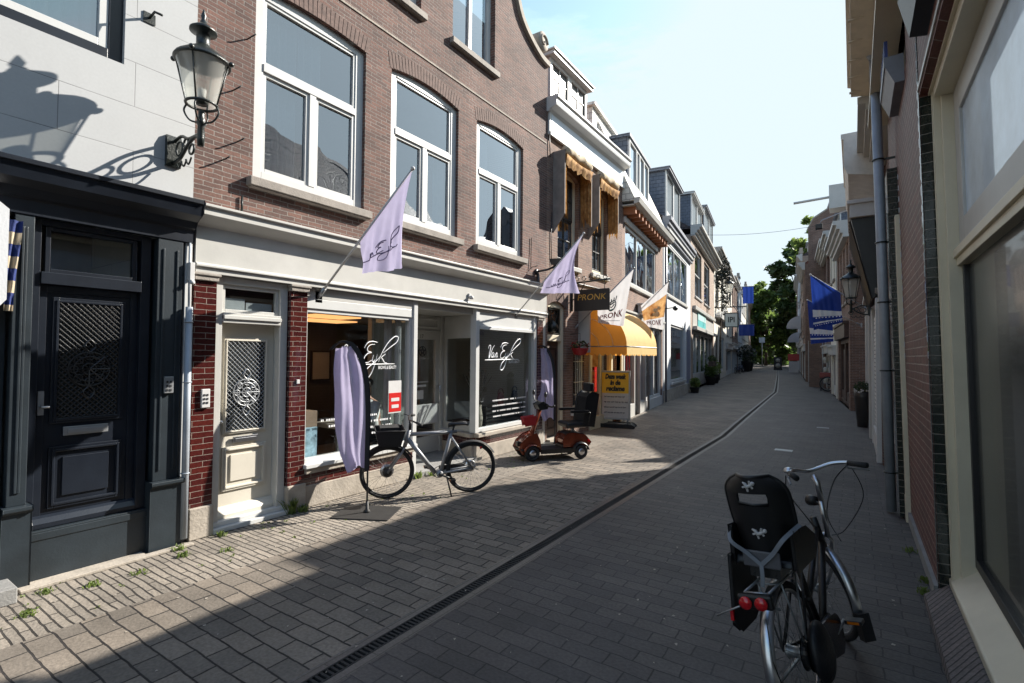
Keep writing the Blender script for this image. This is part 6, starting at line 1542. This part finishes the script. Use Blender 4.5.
b = MB(); pts = [(-.50, 0), (-.52, .04), (-.44, .09), (.44, .09), (.52, .04), (.50, 0)]; b.prism([(p[0], p[1]) for p in pts], 'y', -.24, .24); b.build('base', M_rubber, t, .035)

# ================================================================== ORANGE SHOP AWNING
t = thing('shop_awning', 'bright orange rounded shop awning with scalloped valance below the PRONK flags', 'awning', (-5.6, 11.35, 0), RZL)
AW, AD, AZ0, AZ1 = 2.15, 1.22, 2.12, 3.12
def awp(a, x, k=1.0):   # quarter ellipse profile, a 0 (wall, top) .. 1 (front, bottom)
    th = a*PI/2; return Vector((x, -AD*math.sin(th)*k, AZ0+(AZ1-AZ0)*math.cos(th)))
b = MB(); n = 14
vs = [awp(j/n, x) for j in range(n+1) for x in [AW*i/8 for i in range(9)]]
b.add(vs, [(j*9+i, j*9+i+1, (j+1)*9+i+1, (j+1)*9+i) for j in range(n) for i in range(8)], True)
b.build('canvas', mat('sunlit_awning_front', (.82, .62, .27), .8, var=.05, bump=.15, trans=.4), t)  # front canvas coloured paler than the sides to show the sun on it
for x in (0, AW):
    b = MB(); vs = [Vector((x, 0, AZ0))] + [awp(j/n, x) for j in range(n+1)]; b.add(vs, [(0, j+1, j+2) for j in range(n)], False); sd_ = b.build('side_canvas', M_orange, t)
    b = MB()
    for sc in (.42, .72): b.tube([Vector((x-.004 if x == 0 else x+.004, -AD*math.sin(j/n*PI/2)*sc, AZ0+(AZ1-AZ0)*math.cos(j/n*PI/2)*sc)) for j in range(n+1)], .012, 6)
    b.build('side_rib', M_orseam, sd_)
    b = MB(); m_ = 9; vs = []; fs = []
    for i in range(m_*4+1):
        y = -AD*i/(m_*4); vs += [(x, y, AZ0), (x, y, AZ0-.17-.05*abs(math.sin(i*PI/4)))]
    b.add(vs, [(2*i, 2*i+2, 2*i+3, 2*i+1) for i in range(m_*4)], False); b.build('valance', M_orange, t)
b = MB(); m_ = 18; vs = []
for i in range(m_*4+1): x = AW*i/(m_*4); vs += [(x, -AD, AZ0), (x, -AD-.01, AZ0-.17-.05*abs(math.sin(i*PI/4)))]
b.add(vs, [(2*i, 2*i+2, 2*i+3, 2*i+1) for i in range(m_*4)], False); b.build('valance', MATS['sunlit_awning_front'], t)
b = MB(); b.tube([(0, 0, AZ0), (0, -AD, AZ0), (AW, -AD, AZ0), (AW, 0, AZ0)], .014, 6)
for x in (0, AW): b.tube([(x, -.02, AZ0-.3), (x, -.02, AZ1+.05)], .02, 6)
b.build('awning_frame', M_alu, t)
b = MB(); b.box(-.06, -.01, -.30, 0, AZ0-.15, AZ1+.02); b.build('side_board', M_offwh, t)

# hanging sign with gilded lettering
t = thing('hanging_sign', 'black hanging sign with gilded lettering on an iron bracket behind the white flag', 'sign', (-5.6, 10.9, 0), 0)
b = MB(); b.tube([(0, 0, 3.62), (1.0, 0, 3.66)], .02, 8); b.tube([(.02, 0, 2.95), (.02, 0, 3.75)], .025, 8)
b.tube(catmull([(0.02, 0, 3.2), (.2, 0, 3.35), (.35, 0, 3.6)], 6), .012, 6)
for i in range(5): b.torus((.15+i*.18, 0, 3.72), .05, .009, 'y', 14, 5)
for x in (.2, .85): b.tube([(x, 0, 3.45), (x, 0, 3.64)], .008, 5)
b.build('bracket', M_iron, t)
b = MB(); b.box(.08, .98, -.02, .02, 2.95, 3.45); sgn = b.build('board', M_black, t, .006)
b = MB(); b.text('PRONK', .2, Matrix.Translation((.53, -.024, 3.26)) @ RX, width=.72, bold=.0, shear=.15); b.text('slagerij', .12, Matrix.Translation((.53, -.024, 3.04)) @ RX, width=.4) if False else None
b.build('gilded_lettering', M_gold, sgn)
# hanging flower basket
def leaves(b, c, R, n, size=.04, seed=1, sc=(1, 1, 1), shell_=.3):
    R_ = random.Random(seed)
    for i in range(n):
        d_ = Vector((R_.gauss(0, 1), R_.gauss(0, 1), R_.gauss(0, 1))).normalized(); rr = R*(shell_+(1-shell_)*R_.random()**.5)
        p = Vector(c)+Vector((d_.x*sc[0], d_.y*sc[1], d_.z*sc[2]))*rr
        a = Vector((R_.gauss(0, 1), R_.gauss(0, 1), R_.gauss(0, .6))).normalized(); e = a.cross(Vector((R_.gauss(0, 1), R_.gauss(0, 1), R_.gauss(0, 1)))).normalized(); s_ = size*R_.uniform(.6, 1.3)
        b.add([p-a*s_, p+e*s_*.45, p+a*s_, p-e*s_*.45], [(0, 1, 2, 3)], False)
    return b
t = thing('hanging_basket', 'red hanging flower basket on the dark brick between the arched door and awning', 'hanging basket', (-5.6, 10.85, 0), RZL)
b = MB(); b.lathe([(.02, 1.9), (.14, 1.92), (.2, 2.05), (.2, 2.07)], 16, (0, -.26, 0)); b.build('bowl', MATS['dark_red_bag'], t)
b = MB(); leaves(b, (0, -.26, 2.12), .22, 160, .04, 3, (1, 1, .6)); b.build('plant', M_leafd, t)
b = MB(); leaves(b, (0, -.26, 2.12), .24, 60, .035, 4, (1, 1, .6)); b.build('red_flowers', M_red, t)
b = MB(); b.tube([(0, 0, 2.4), (0, -.26, 2.42), (0, -.26, 2.12)], .008, 6); b.build('bracket', M_iron, t)

# ================================================================== PLANTS, POTS
t = thing('tall_planter', 'tall tapered black planter with clipped bush and pale flowers by the white shutter', 'planter', (.20, 17.1, 0))
b = MB(); b.lathe([(0, 0), (.12, 0), (.13, .03), (.19, .8), (.20, .95), (.185, .97), (.17, .93), (0, .93)], 24); b.build('pot', M_plastic, t)
b = MB(); leaves(b, (0, 0, 1.08), .21, 500, .035, 5, (1, 1, .9)); b.build('bush', M_leafd, t)
b = MB(); R_ = random.Random(2)
for i in range(34): a = R_.uniform(0, 6.3); b.ball((.18*math.cos(a), .18*math.sin(a), .93+.1*R_.random()), .022, 5)
b.build('pale_flowers', M_paper, t)
def potplant(name, label, loc, h, r, n, m=M_leaf, potm=M_rubber, seed=1, s=.06, group=None):
    t = thing(name, label, 'potted plant', loc, 0, group)
    b = MB(); b.lathe([(0, 0), (r*.75, 0), (r, h*.4), (r*1.05, h*.42), (r*.9, h*.42), (0, h*.38)], 14); b.build('pot', potm, t)
    b = MB(); leaves(b, (0, 0, h*.75), h*.38, n, s, seed); b.build('foliage', m, t)
    return t
potplant('potted_plant', 'bushy potted plant at the foot of the teal sign shop', (-8.0, 36.0, 0), 1.3, .35, 260, seed=4, s=.12)
potplant('potted_plant', 'dark potted plant farther along past the teal sign shop', (-8.35, 38.6, 0), 1.5, .4, 260, M_leafy, seed=5, s=.12)
for i_, (x_, y_, h_, lb_) in enumerate(((-11.6, 72, 3.2, 'tallest dark potted shrub in the crowd of plants past the parked bicycles'), (-11.9, 76, 2.6, 'middle dark potted shrub in the crowd of plants past the parked bicycles'), (-12.6, 80, 3.0, 'farthest potted shrub in the crowd of plants past the parked bicycles'))): potplant('potted_plant', lb_, (x_, y_, 0), h_, .6, 200, [M_ivy, M_leafd, M_ivy][i_], seed=30+i_, s=.22, group='potted shrubs past the parked bicycles')
potplant('potted_plant', 'low green plant sprawling at the base of the teal sign shop', (-6.9, 27.5, 0), .7, .25, 240, M_leafy, seed=6, s=.1)
t = thing('window_box', 'dark red planter trough on the shop wall below the teal sign', 'window box', (-7.6, 33.8, 0), RZ2)
b = MB(); b.box(-.9, .9, -.35, -.05, 1.3, 1.6); b.build('trough', M_darkwood, t, .01); b = MB(); leaves(b, (0, -.2, 1.75), .5, 200, .08, 8, (1.8, .5, .5)); b.build('plants', M_leafd, t)
# ivy on the left row
t = thing('ivy', 'dark ivy climbing the upper wall of the left row by the sky', 'climbing plant', (-8.9, 44, 0))
b = MB(); leaves(b, (0, 0, 8.6), 1.5, 900, .14, 9, (.5, 1.6, 1.0), .0); leaves(b, (.3, -.5, 6.4), .9, 260, .12, 10, (.4, .8, 1.4), .0); b.build('foliage', M_ivy, t)
b = MB(); b.tube([(-.2, 0, .0), (-.15, .1, 3), (0, 0, 6), (0, .2, 8.6)], [.07, .06, .05, .03], 6); b.build('stem', M_bark, t)
# far signs and banners
t = thing('projecting_sign', 'white square projecting sign with black monogram on the left row', 'sign', (-7.45, 35.6, -.35), 0)
b = MB(); b.box(.45, 1.25, -.05, .05, 4.2, 5.1); s_ = b.build('sign_box', M_paper, t, .01); b = MB(); b.frame(.42, 1.28, 4.17, 5.13, -.06, .06, .06); b.build('sign_frame', M_ink, s_)
b = MB(); b.text('IPI', .5, Matrix.Translation((.85, -.06, 4.65)) @ RX, width=.4, bold=.01); b.build('monogram', M_ink, s_); b = MB(); b.tube([(-.2, 0, 5.5), (1.75, 0, 5.5)], .04, 6); b.tube([(.3, 0, 5.37), (.3, 0, 5.5)], .02, 5); b.tube([(1.5, 0, 5.37), (1.5, 0, 5.5)], .02, 5); b.build('bracket', M_iron, t)
def hang(label, loc, w, h, m, rz=0):
    t = thing('hanging_banner', label, 'banner', loc, rz, 'blue banners on the far houses')
    b = MB(); n = 12; vs = []
    for i in range(n+1):
        x = w*i/n; vs += [(x, .06*math.sin(i*1.3), 0), (x, .08*math.sin(i*1.3+.7), -h)]
    b.add(vs, [(2*i, 2*i+2, 2*i+3, 2*i+1) for i in range(n)], True); b.build('cloth', m, t)
    b = MB(); b.tube([(-1.6, 0, .03), (w+.05, 0, .03)], .035, 6); b.build('pole', M_alu, t); return t
hang('upper long blue banner high on the far left row', (-9.3, 56, 9.0), 1.0, 1.7, M_bluecloth)
hang('lower short blue banner over the bicycles on the far left row', (-9.5, 55, 5.1), 1.4, 1.1, M_bluecloth)
t = thing('road_sign', 'small square white road sign on a thin post at the end of the street', 'road sign', (-15.9, 118, 0))
b = MB(); b.tube([(0, 0, 0), (0, 0, 6.0)], .08, 8); b.build('post', M_alu, t); b = MB(); b.box(-.55, .55, -.1, -.05, 4.9, 6.0); b.build('sign_plate', mat('pale_blue_sign', (.4, .5, .6), .4), t)
t = thing('advertising_stand', 'black pavement stand with two pale round pictures in the middle of the road', 'sign', (-9.3, 84.8, 0), rad(6))
b = MB(); b.box(-.42, .42, -.06, .06, .15, 1.5); b.build('panel', M_plastic, t, .02); b = MB(); b.box(-.46, .46, -.3, .3, 0, .15); b.build('base', M_rubber, t, .03)
b = MB(); b.lathe([(0, -.07), (.24, -.07), (.24, -.06), (0, -.06)], 18, (0, 0, 1.14), 'y'); b.build('round_picture', M_intl, t); b = MB(); b.lathe([(0, -.07), (.27, -.07), (.27, -.06), (0, -.06)], 18, (0, 0, .52), 'y'); b.build('round_picture', M_intl, t); t.scale = (1.25, 1.25, 1.25)
# display goods right side
t = thing('display_rack', 'pale goods stacked on a rack outside the right row under the blue flags', 'display', (-1.05, 36.2, 0))
b = MB()
for i in range(5): b.box(-.5+.03*i, .5, -.4, .4, .6*i+.35, .6*i+.4)
for x in (-.48, .48): b.tube([(x, -.38, 0), (x, -.38, 3.3)], .03, 6)
b.build('shelf', M_alu, t)
b = MB(); R_ = random.Random(5)
for i in range(5):
    for q in range(4): b.ball((-.36+.24*q, -.25, .6*i+.55), .13, 6, (1, 1, 1.2+R_.random()*.4))
b.build('goods', M_renderC, t)
t = thing('red_cart', 'small red cart with a spoked wheel standing below the pale goods on the right', 'cart', (-1.2, 34.0, 0))
b = MB(); b.box(-.4, .4, -.3, .3, .75, 1.05); b.build('tray', mat('faded_red_paint', (.25, .06, .05), .6), t, .02)
wheel(t, (0, -.34, .42), .42, .04, rimm=M_alu); b = MB(); b.tube([(-.35, .1, 0), (-.35, .1, .8)], .03, 6); b.tube([(.35, .1, 0), (.35, .1, .8)], .03, 6); b.build('leg', M_black, t)
t = thing('stone_bollard', 'short pale stone bollard by the dark shop front on the right', 'bollard', (-.05, 24.3, 0))
b = MB(); b.lathe([(0, 0), (.14, 0), (.13, .5), (.10, .58), (0, .6)], 14); b.build('post', M_stone, t)
# far right: red sign, white awning hood, A sign
t = thing('far_shop_sign', 'red shop board at pavement level far down the right row', 'sign', (-5.4, 70, 0), rad(4))
b = MB(); b.box(-1.2, .0, -.1, .1, 1.5, 2.3); b.build('board', mat('faded_red_board', (.4, .04, .04), .5), t); b = MB(); b.box(-1.1, -.1, -.1, .1, .1, 1.4); b.build('lower_panel', M_paper, t)
for i, (x, y, z, w, lb) in enumerate(((-4.65, 62, 5.0, 1.4, 'white curved hood awning, the higher of two far down the right row'), (-5.9, 76, 3.9, 1.4, 'white curved hood awning, the lower of two far down the right row'))):
    t = thing('hood_awning', lb, 'awning', (x, y, z), rad(-90)+.09, 'white hood awnings on the far right row')
    b = MB(); n = 8; vs = [Vector((xx, -1.3*math.sin(j/n*PI/2), 1.2*math.cos(j/n*PI/2))) for j in range(n+1) for xx in (-w, w)]
    b.add(vs, [(2*j, 2*j+1, 2*j+3, 2*j+2) for j in range(n)], True); b.add([Vector((-w, 0, 0)), *[vs[2*j] for j in range(n+1)]], [(0, j+1, j+2) for j in range(n)]); b.add([Vector((w, 0, 0)), *[vs[2*j+1] for j in range(n+1)]], [(0, j+1, j+2) for j in range(n)])
    b.build('canvas', M_whitecloth, t)
# overhead cable
b = MB(); p0, p1 = Vector((-6.8, 25, 7.8)), Vector((-.3, 26.5, 7.9)); b.tube([p0.lerp(p1, k/20)+Vector((0, 0, -.25*math.sin(PI*k/20))) for k in range(21)], .008, 4)
tag(b.build('overhead_cable', M_black), 'thin black cable strung across the street against the sky', 'cable')
b = MB(); t = thing('hoist_beam', 'pale hoisting beam jutting from the roof on the right against the sky', 'hoist beam', (-.5, 28.5, 9.5), rad(-90))
b.tube([(0, .4, .1), (0, -1.9, .0)], .06, 6); b.build('beam', M_offwh, t); b = MB(); b.box(-.5, .5, -.4, .6, -.6, .5); b.build('beam_housing', M_offwh, t)

# goods in the shop window
for i, (s_, lb, m) in enumerate(((8.35, 'dark red rounded handbag in the bay window', mat('dark_red_leather', (.12, .02, .02), .4)), (8.85, 'blue black rounded handbag in the bay window', mat('blue_black_leather', (.015, .02, .04), .4)))):
    t = thing('handbag', lb, 'handbag', (-5.85, s_, .88 if i == 0 else .90), RZL, 'bags in the bay window')
    b = MB(); b.ball((0, 0, .14), .13, 10, (.75, .45, 1.1)); b.build('body', m, t); b = MB(); b.torus((0, 0, .26), .09, .01, 'y', 18, 6); b.build('strap', m, t)
t = thing('display_plinth', 'slatted dark display stand with lettering in the bay window', 'display stand', (-5.9, 8.55, .5), RZL)
b = MB()
for i in range(5): b.box(-.65, .65, -.03, .12, .02+i*.075, .07+i*.075)
b.build('slats', M_black, t); b = MB(); b.box(-.62, -.58, 0, .1, 0, .4); b.box(.58, .62, 0, .1, 0, .4); b.build('upright', M_black, t)
t = thing('cylinder_vase', 'pale tall vase with dried grasses in the bay window', 'vase', (-5.95, 7.7, .5), RZL)
b = MB(); b.lathe([(0, 0), (.1, 0), (.12, .2), (.09, .4), (.1, .45)], 16); b.build('vase', M_intl, t)
b = MB(); R_ = random.Random(8)
for i in range(26): a = R_.uniform(0, 6.3); s_ = R_.uniform(.1, .3); b.tube([(0, 0, .4), (s_*.4*math.cos(a), s_*.4*math.sin(a), .7), (s_*math.cos(a), s_*math.sin(a), .95+.2*R_.random())], [.004, .006, .012], 4)
b.build('grasses', M_bark, t)
# striped cloth + white panel in leftmost window
t = thing('striped_towel', 'blue and white striped cloth hanging in the black shop window at the left edge', 'cloth', (-5.50, 1.10, 0), RZL)
b = MB(); n = 30; vs = []
for j in range(n+1):
    z = 2.93-.72*j/n
    for i in range(7): vs.append((-.01+.095*i/6*(1-.45*(j/n)), .02*math.sin(i*1.7+j*.2), z))
b.add(vs, [(7*j+i, 7*j+i+1, 7*j+8+i, 7*j+7+i) for j in range(n) for i in range(6)], True); b.mi = [((j//4) % 2) for j in range(n) for i in range(6)]
for q in range(len(b.sm)): b.sm[q] = True
b.build('cloth', [M_navyblue, M_oldwh], t)
t = thing('white_wall_sign', 'white rounded sign panel at the very left edge of the black shop front', 'sign', (-5.52, .9, 0), RZL)
b = MB(); b.prism([(-.5, 2.2), (.12, 2.2), (.19, 2.3), (.19, 3.0), (.12, 3.06), (-.5, 3.06)], 'y', -.05, 0); b.build('panel', M_render, t, .01); b = MB(); b.tube([(-.1, 0, 2.6), (-.1, .1, 2.6)], .02, 6); b.build('fixing', M_alu, t)

# ================================================================== PERSON in the shop
def skin_person(label, loc, rz):
    t = thing('person', label, 'person', loc, rz)
    bm = bmesh.new()
    J = {'pel': (0, 0, .5, .14), 'sp': (.03, 0, .66, .12), 'ch': (.09, 0, .86, .15), 'nk': (.15, 0, 1.03, .055), 'hd': (.19, 0, 1.12, .075), 'hd2': (.21, 0, 1.22, .085),
         'shL': (.09, .16, .95, .065), 'elL': (.22, .22, .72, .045), 'wrL': (.42, .12, .74, .03), 'hnL': (.50, .10, .75, .028),
         'shR': (.09, -.16, .95, .065), 'elR': (.22, -.22, .72, .045), 'wrR': (.42, -.12, .74, .03), 'hnR': (.50, -.10, .75, .028),
         'hpL': (.05, .1, .48, .09), 'knL': (.42, .12, .5, .065), 'anL': (.42, .12, .09, .04), 'ftL': (.54, .12, .04, .035),
         'hpR': (.05, -.1, .48, .09), 'knR': (.42, -.12, .5, .065), 'anR': (.42, -.12, .09, .04), 'ftR': (.54, -.12, .04, .035)}
    E_ = [('pel', 'sp'), ('sp', 'ch'), ('ch', 'nk'), ('nk', 'hd'), ('hd', 'hd2'), ('ch', 'shL'), ('shL', 'elL'), ('elL', 'wrL'), ('wrL', 'hnL'), ('ch', 'shR'), ('shR', 'elR'), ('elR', 'wrR'), ('wrR', 'hnR'),
          ('pel', 'hpL'), ('hpL', 'knL'), ('knL', 'anL'), ('anL', 'ftL'), ('pel', 'hpR'), ('hpR', 'knR'), ('knR', 'anR'), ('anR', 'ftR')]
    for s_ in ('L', 'R'):
        sg = 1 if s_ == 'L' else -1
        for k, dy in enumerate((-.03, -.01, .01, .03)):
            J[f'f{s_}{k}'] = (.58, sg*(.10)+dy, .74, .009); E_.append((f'hn{s_}', f'f{s_}{k}'))
        J[f'th{s_}'] = (.53, sg*.10-sg*.045, .75, .01); E_.append((f'hn{s_}', f'th{s_}'))
    me = bpy.data.meshes.new('body'); names = list(J); me.from_pydata([J[n][:3] for n in names], [(names.index(a), names.index(b_)) for a, b_ in E_], [])
    o = bpy.data.objects.new('body', me); COL.objects.link(o); o.parent = t
    sk = o.modifiers.new('skin', 'SKIN'); sk.use_smooth_shade = True
    if not me.skin_vertices: 
        bm_ = bmesh.new(); bm_.from_mesh(me); bm_.verts.layers.skin.verify(); bm_.to_mesh(me); bm_.free()
    for i, n in enumerate(names): me.skin_vertices[0].data[i].radius = (J[n][3],)*2; me.skin_vertices[0].data[i].use_root = (n == 'pel')
    o.modifiers.new('sub', 'SUBSURF').levels = 2; o.modifiers['sub'].render_levels = 2
    me.materials.append(M_skin)
    b = MB(); b.lathe([(.15, .46), (.155, .6), (.15, .7), (.19, .84), (.2, .93), (.13, 1.0), (.07, 1.03)], 20, (.06, 0, 0))
    for v in b.v: v.x = .06+(v.x-.06)*.8+(v.z-.5)*.14
    for s_ in (1, -1): b.tube([(.09, s_*.15, .95), (.17, s_*.21, .83), (.225, s_*.225, .72), (.32, s_*.175, .735)], [.078, .065, .06, .045], 12)
    b.build('white_top', M_shirt, t)
    b = MB(); b.ball((.195, 0, 1.245), .105, 10, (1, .95, 1)); b.ball((.10, 0, 1.27), .06, 8); b.build('dark_hair', M_hair, t)
    b = MB(); b.ball((.29, .03, 1.2), .011, 6); b.ball((.29, -.03, 1.2), .011, 6); b.build('eyes', M_ink, t)
    b = MB(); b.tube([(.05, s_*.1, .5) for s_ in (1,)] + [(.42, .12, .5), (.42, .12, .12)], [.11, .085, .06], 10); b.tube([(.05, -.1, .5), (.42, -.12, .5), (.42, -.12, .12)], [.11, .085, .06], 10); b.build('trousers', M_ink, t)
    return t
import bmesh
skin_person('seated person with dark hair and a white top leaning over a table in the shop', (-6.18, 5.42, .19), rad(-95))
t = thing('stool', 'low dark stool under the seated person in the shop', 'stool', (-6.18, 5.42, .19)); b = MB(); b.lathe([(0, .36), (.17, .36), (.18, .4), (0, .42)], 18); b.build('seat', M_plastic, t); b = MB(); b.tube([(0, 0, 0), (0, 0, .37)], .03, 8); b.lathe([(0, 0), (.2, 0), (.18, .03), (0, .04)], 18); b.build('leg', M_alu, t)
t = thing('treatment_table', 'pale treatment table in front of the seated person in the shop', 'table', (-6.2, 4.82, .19)); b = MB(); b.box(-.3, .3, -.3, .3, .66, .72); b.build('table_top', M_intl, t, .01)
for x in (-.26, .26):
    for y in (-.26, .26): b = MB(); b.box(x-.02, x+.02, y-.02, y+.02, 0, .66); b.build('leg', M_alu, t)

# ================================================================== TREES
def tree(name, label, loc, h, trunk_h, blobs, m, n, s, seed, group='trees at the end of the street'):
    t = thing(name, label, 'tree', loc, 0, group); R_ = random.Random(seed)
    b = MB(); b.tube([(0, 0, 0), (.1, 0, trunk_h*.5), (0, .1, trunk_h), (.1, 0, h*.8)], [h*.022, h*.018, h*.014, h*.005], 10)
    for (x, y, z, r) in blobs: b.tube([(0, 0, trunk_h*.8), (x*.4, y*.4, trunk_h+(z-trunk_h)*.5), (x, y, z)], [h*.01, h*.007, h*.003], 6)
    b.build('trunk', M_bark, t)
    c = MB()
    for k, (x, y, z, r) in enumerate(blobs):
        # sub-clumps give uneven outline with gaps
        for q in range(9):
            d_ = Vector((R_.gauss(0, 1), R_.gauss(0, 1), R_.gauss(0, .8))).normalized()*r*R_.uniform(.35, 1.0)
            leaves(c, (x+d_.x, y+d_.y, z+d_.z), r*R_.uniform(.25, .48), n//9, s, R_.randint(0, 99999), (1, 1, .75), .15)
    c.build('crown', m, t); return t
def blobs(R, h0, h1, n, seed):
    R_ = random.Random(seed); out = []
    for i in range(n):
        z = h0+(h1-h0)*(i+.5)/n; k = math.sin(PI*min(.95, max(.12, (z-h0)/(h1-h0))))**.6; a = i*2.4
        out.append((R*k*.62*math.cos(a), R*k*.62*math.sin(a), z, R*.5*(.7+.4*R_.random())))
    return out
tree('broadleaf_tree', 'tall dark tree rising above the right row roofs', (-8.0, 124, 0), 25, 6, blobs(7.5, 4, 25, 16, 3), M_leafd, 640, .75, 1)
tree('broadleaf_tree', 'bright green broad tree closing the middle of the street', (-16.5, 128, 0), 18, 4, blobs(6.5, 2, 16.5, 13, 4), M_leaf, 560, .7, 2)
tree('broadleaf_tree', 'paler yellow green tree at the left of the street end', (-22.5, 142, 0), 21, 5, blobs(8, 3, 19.5, 11, 5), M_leafy, 480, .75, 3)
tree('broadleaf_tree', 'rear dark tree filling the gap low behind the road sign', (-17, 150, 0), 18, 3, blobs(10, 1, 14, 12, 6), M_leafd, 480, .9, 4)
tree('broadleaf_tree', 'yellow green tree top showing behind the stepped-out gable', (-3.5, 95, 0), 25, 9, blobs(5, 14, 24, 9, 7), M_leafy, 420, .6, 5)
hb2 = MB(); leaves(hb2, (0, 0, 2.5), 6, 2600, .8, 12, (3.2, .6, .55), .0); o = hb2.build('undergrowth', M_leafd); o.location = (-17, 158, 0); tag(o, 'dark undergrowth closing the foot of the far trees', 'undergrowth', kind='stuff')
# weeds along the wall feet
def tuft(b, x, y, n, h, R_, spread=.07):
    for i in range(n):
        a = R_.uniform(0, 6.3); d_ = spread*R_.random(); p = Vector((x+d_*math.cos(a), y+d_*math.sin(a), .0)); l = h*R_.uniform(.5, 1.2); q = p+Vector((R_.uniform(-.5, .5)*l, R_.uniform(-.5, .5)*l, l*.8)); e = Vector((math.sin(a), -math.cos(a), 0))*R_.uniform(.004, .012)
        mid = (p+q)/2+Vector((0, 0, l*.15)); b.add([p-e*.5, p+e*.5, mid+e, q, mid-e], [(0, 1, 2, 4), (4, 2, 3)])
b = MB(); R_ = random.Random(21)
for (x, y, n, h) in ((-5.42, 2.35, 60, .05), (-5.2, 2.3, 50, .05), (-5.45, 2.75, 40, .06), (-5.15, 1.6, 60, .035), (-5.3, 1.35, 50, .03), (-5.0, 2.6, 40, .03), (-5.55, 3.62, 90, .22), (-5.5, 3.75, 60, .1), (-5.55, 5.75, 60, .12), (-5.5, 6.0, 50, .09), (-4.95, 1.15, 60, .03), (-5.1, 1.9, 40, .03), (.50, 5.6, 40, .05), (.46, 5.35, 50, .04), (.45, 6.4, 30, .05)): tuft(b, x, y, n, h, R_)
for i in range(60): tuft(b, -5.0+R_.uniform(-.5, .45), R_.uniform(.9, 9), 5, .018, R_, .03)
tag(b.build('weeds', M_leafy), 'small weeds growing between pavers at the wall feet', 'weeds', kind='stuff')
b = MB()
for i in range(620):
    x = R_.uniform(-5.4, .3); y = R_.uniform(1, 14); s_ = R_.uniform(.006, .016); a = R_.uniform(0, 3); b.add([(x+s_*math.cos(a), y+s_*math.sin(a), .004), (x-s_*math.sin(a), y+s_*math.cos(a), .006), (x-s_*math.cos(a), y-s_*math.sin(a), .003), (x+s_*.5, y-s_, .006)], [(0, 1, 2, 3)])
tag(b.build('litter_specks', M_stone), 'tiny pale leaf litter and specks scattered over the pavers', 'litter', kind='stuff')
# ================================================================== SKY, SUN, CAMERA
world = bpy.data.worlds.new('World'); scene.world = world; world.use_nodes = True
nt = world.node_tree
for n in list(nt.nodes): nt.nodes.remove(n)
out = nt.nodes.new('ShaderNodeOutputWorld'); bg = nt.nodes.new('ShaderNodeBackground'); bg.inputs[1].default_value = 0.15
SUN = Vector((.5, 1.0, .72)).normalized()
el = math.asin(SUN.z); az = math.atan2(SUN.x, SUN.y)
sky = nt.nodes.new('ShaderNodeTexSky'); sky.sky_type = 'NISHITA'; sky.sun_disc = False; sky.sun_elevation = el; sky.sun_rotation = az
sky.air_density = 1.0; sky.dust_density = 0.6; sky.ozone_density = 1.2; sky.altitude = 0
tc = nt.nodes.new('ShaderNodeTexCoord'); mp = nt.nodes.new('ShaderNodeMapping'); mp.inputs['Scale'].default_value = (1.5, 1.5, 6.0); mp.inputs['Rotation'].default_value = (0, 0, .6)
nt.links.new(tc.outputs['Generated'], mp.inputs[0])
nz = nt.nodes.new('ShaderNodeTexNoise'); nz.inputs['Scale'].default_value = 2.0; nz.inputs['Detail'].default_value = 8; nz.inputs['Roughness'].default_value = .6; nt.links.new(mp.outputs[0], nz.inputs['Vector'])
cr = nt.nodes.new('ShaderNodeMapRange'); cr.inputs['From Min'].default_value = .52; cr.inputs['From Max'].default_value = .78; cr.inputs['To Max'].default_value = .14; nt.links.new(nz.outputs['Fac'], cr.inputs['Value'])
mx = nt.nodes.new('ShaderNodeMix'); mx.data_type = 'RGBA'; nt.links.new(cr.outputs[0], mx.inputs[0]); nt.links.new(sky.outputs[0], mx.inputs[6]); mx.inputs[7].default_value = (8, 8.6, 9.2, 1)
cl_ = nt.nodes.new('ShaderNodeVectorMath'); cl_.operation = 'MINIMUM'; nt.links.new(mx.outputs[2], cl_.inputs[0]); cl_.inputs[1].default_value = (2.3, 2.68, 2.9)
nt.links.new(cl_.outputs[0], bg.inputs[0]); nt.links.new(bg.outputs[0], out.inputs[0])
sl = bpy.data.lights.new('sun', 'SUN'); sl.energy = 5.0; sl.angle = rad(.55); sl.color = (1.0, .945, .86)
so = bpy.data.objects.new('sun', sl); COL.objects.link(so); so.rotation_euler = (-SUN).to_track_quat('-Z', 'Y').to_euler(); so.location = (10, 15, 30)
cam = bpy.data.cameras.new('camera'); co = bpy.data.objects.new('camera', cam); COL.objects.link(co); scene.camera = co
cam.sensor_width = 36; cam.lens = 36*510/1024; cam.clip_end = 2000; cam.clip_start = .05
YAW, PIT, ROL = rad(33.8), rad(1.5), rad(.5)
fwd = Vector((-math.sin(YAW)*math.cos(PIT), math.cos(YAW)*math.cos(PIT), math.sin(PIT))); rt = Vector((math.cos(YAW), math.sin(YAW), 0)); up = rt.cross(fwd)
r2 = rt*math.cos(ROL)+up*math.sin(ROL); u2 = -rt*math.sin(ROL)+up*math.cos(ROL)
M = Matrix((r2, u2, -fwd)).transposed().to_4x4(); M.translation = Vector((0, 0, 1.9)); co.matrix_world = M
vs_ = scene.view_settings; vs_.view_transform = 'Standard'; vs_.look = 'None'; vs_.exposure = 1.28; vs_.gamma = 1.0; vs_.use_curve_mapping = False
scene.render.engine = 'CYCLES'; scene.cycles.max_bounces = 8; scene.cycles.transparent_max_bounces = 16; scene.cycles.caustics_reflective = False; scene.cycles.caustics_refractive = False
scene.render.resolution_x = 1024; scene.render.resolution_y = 683
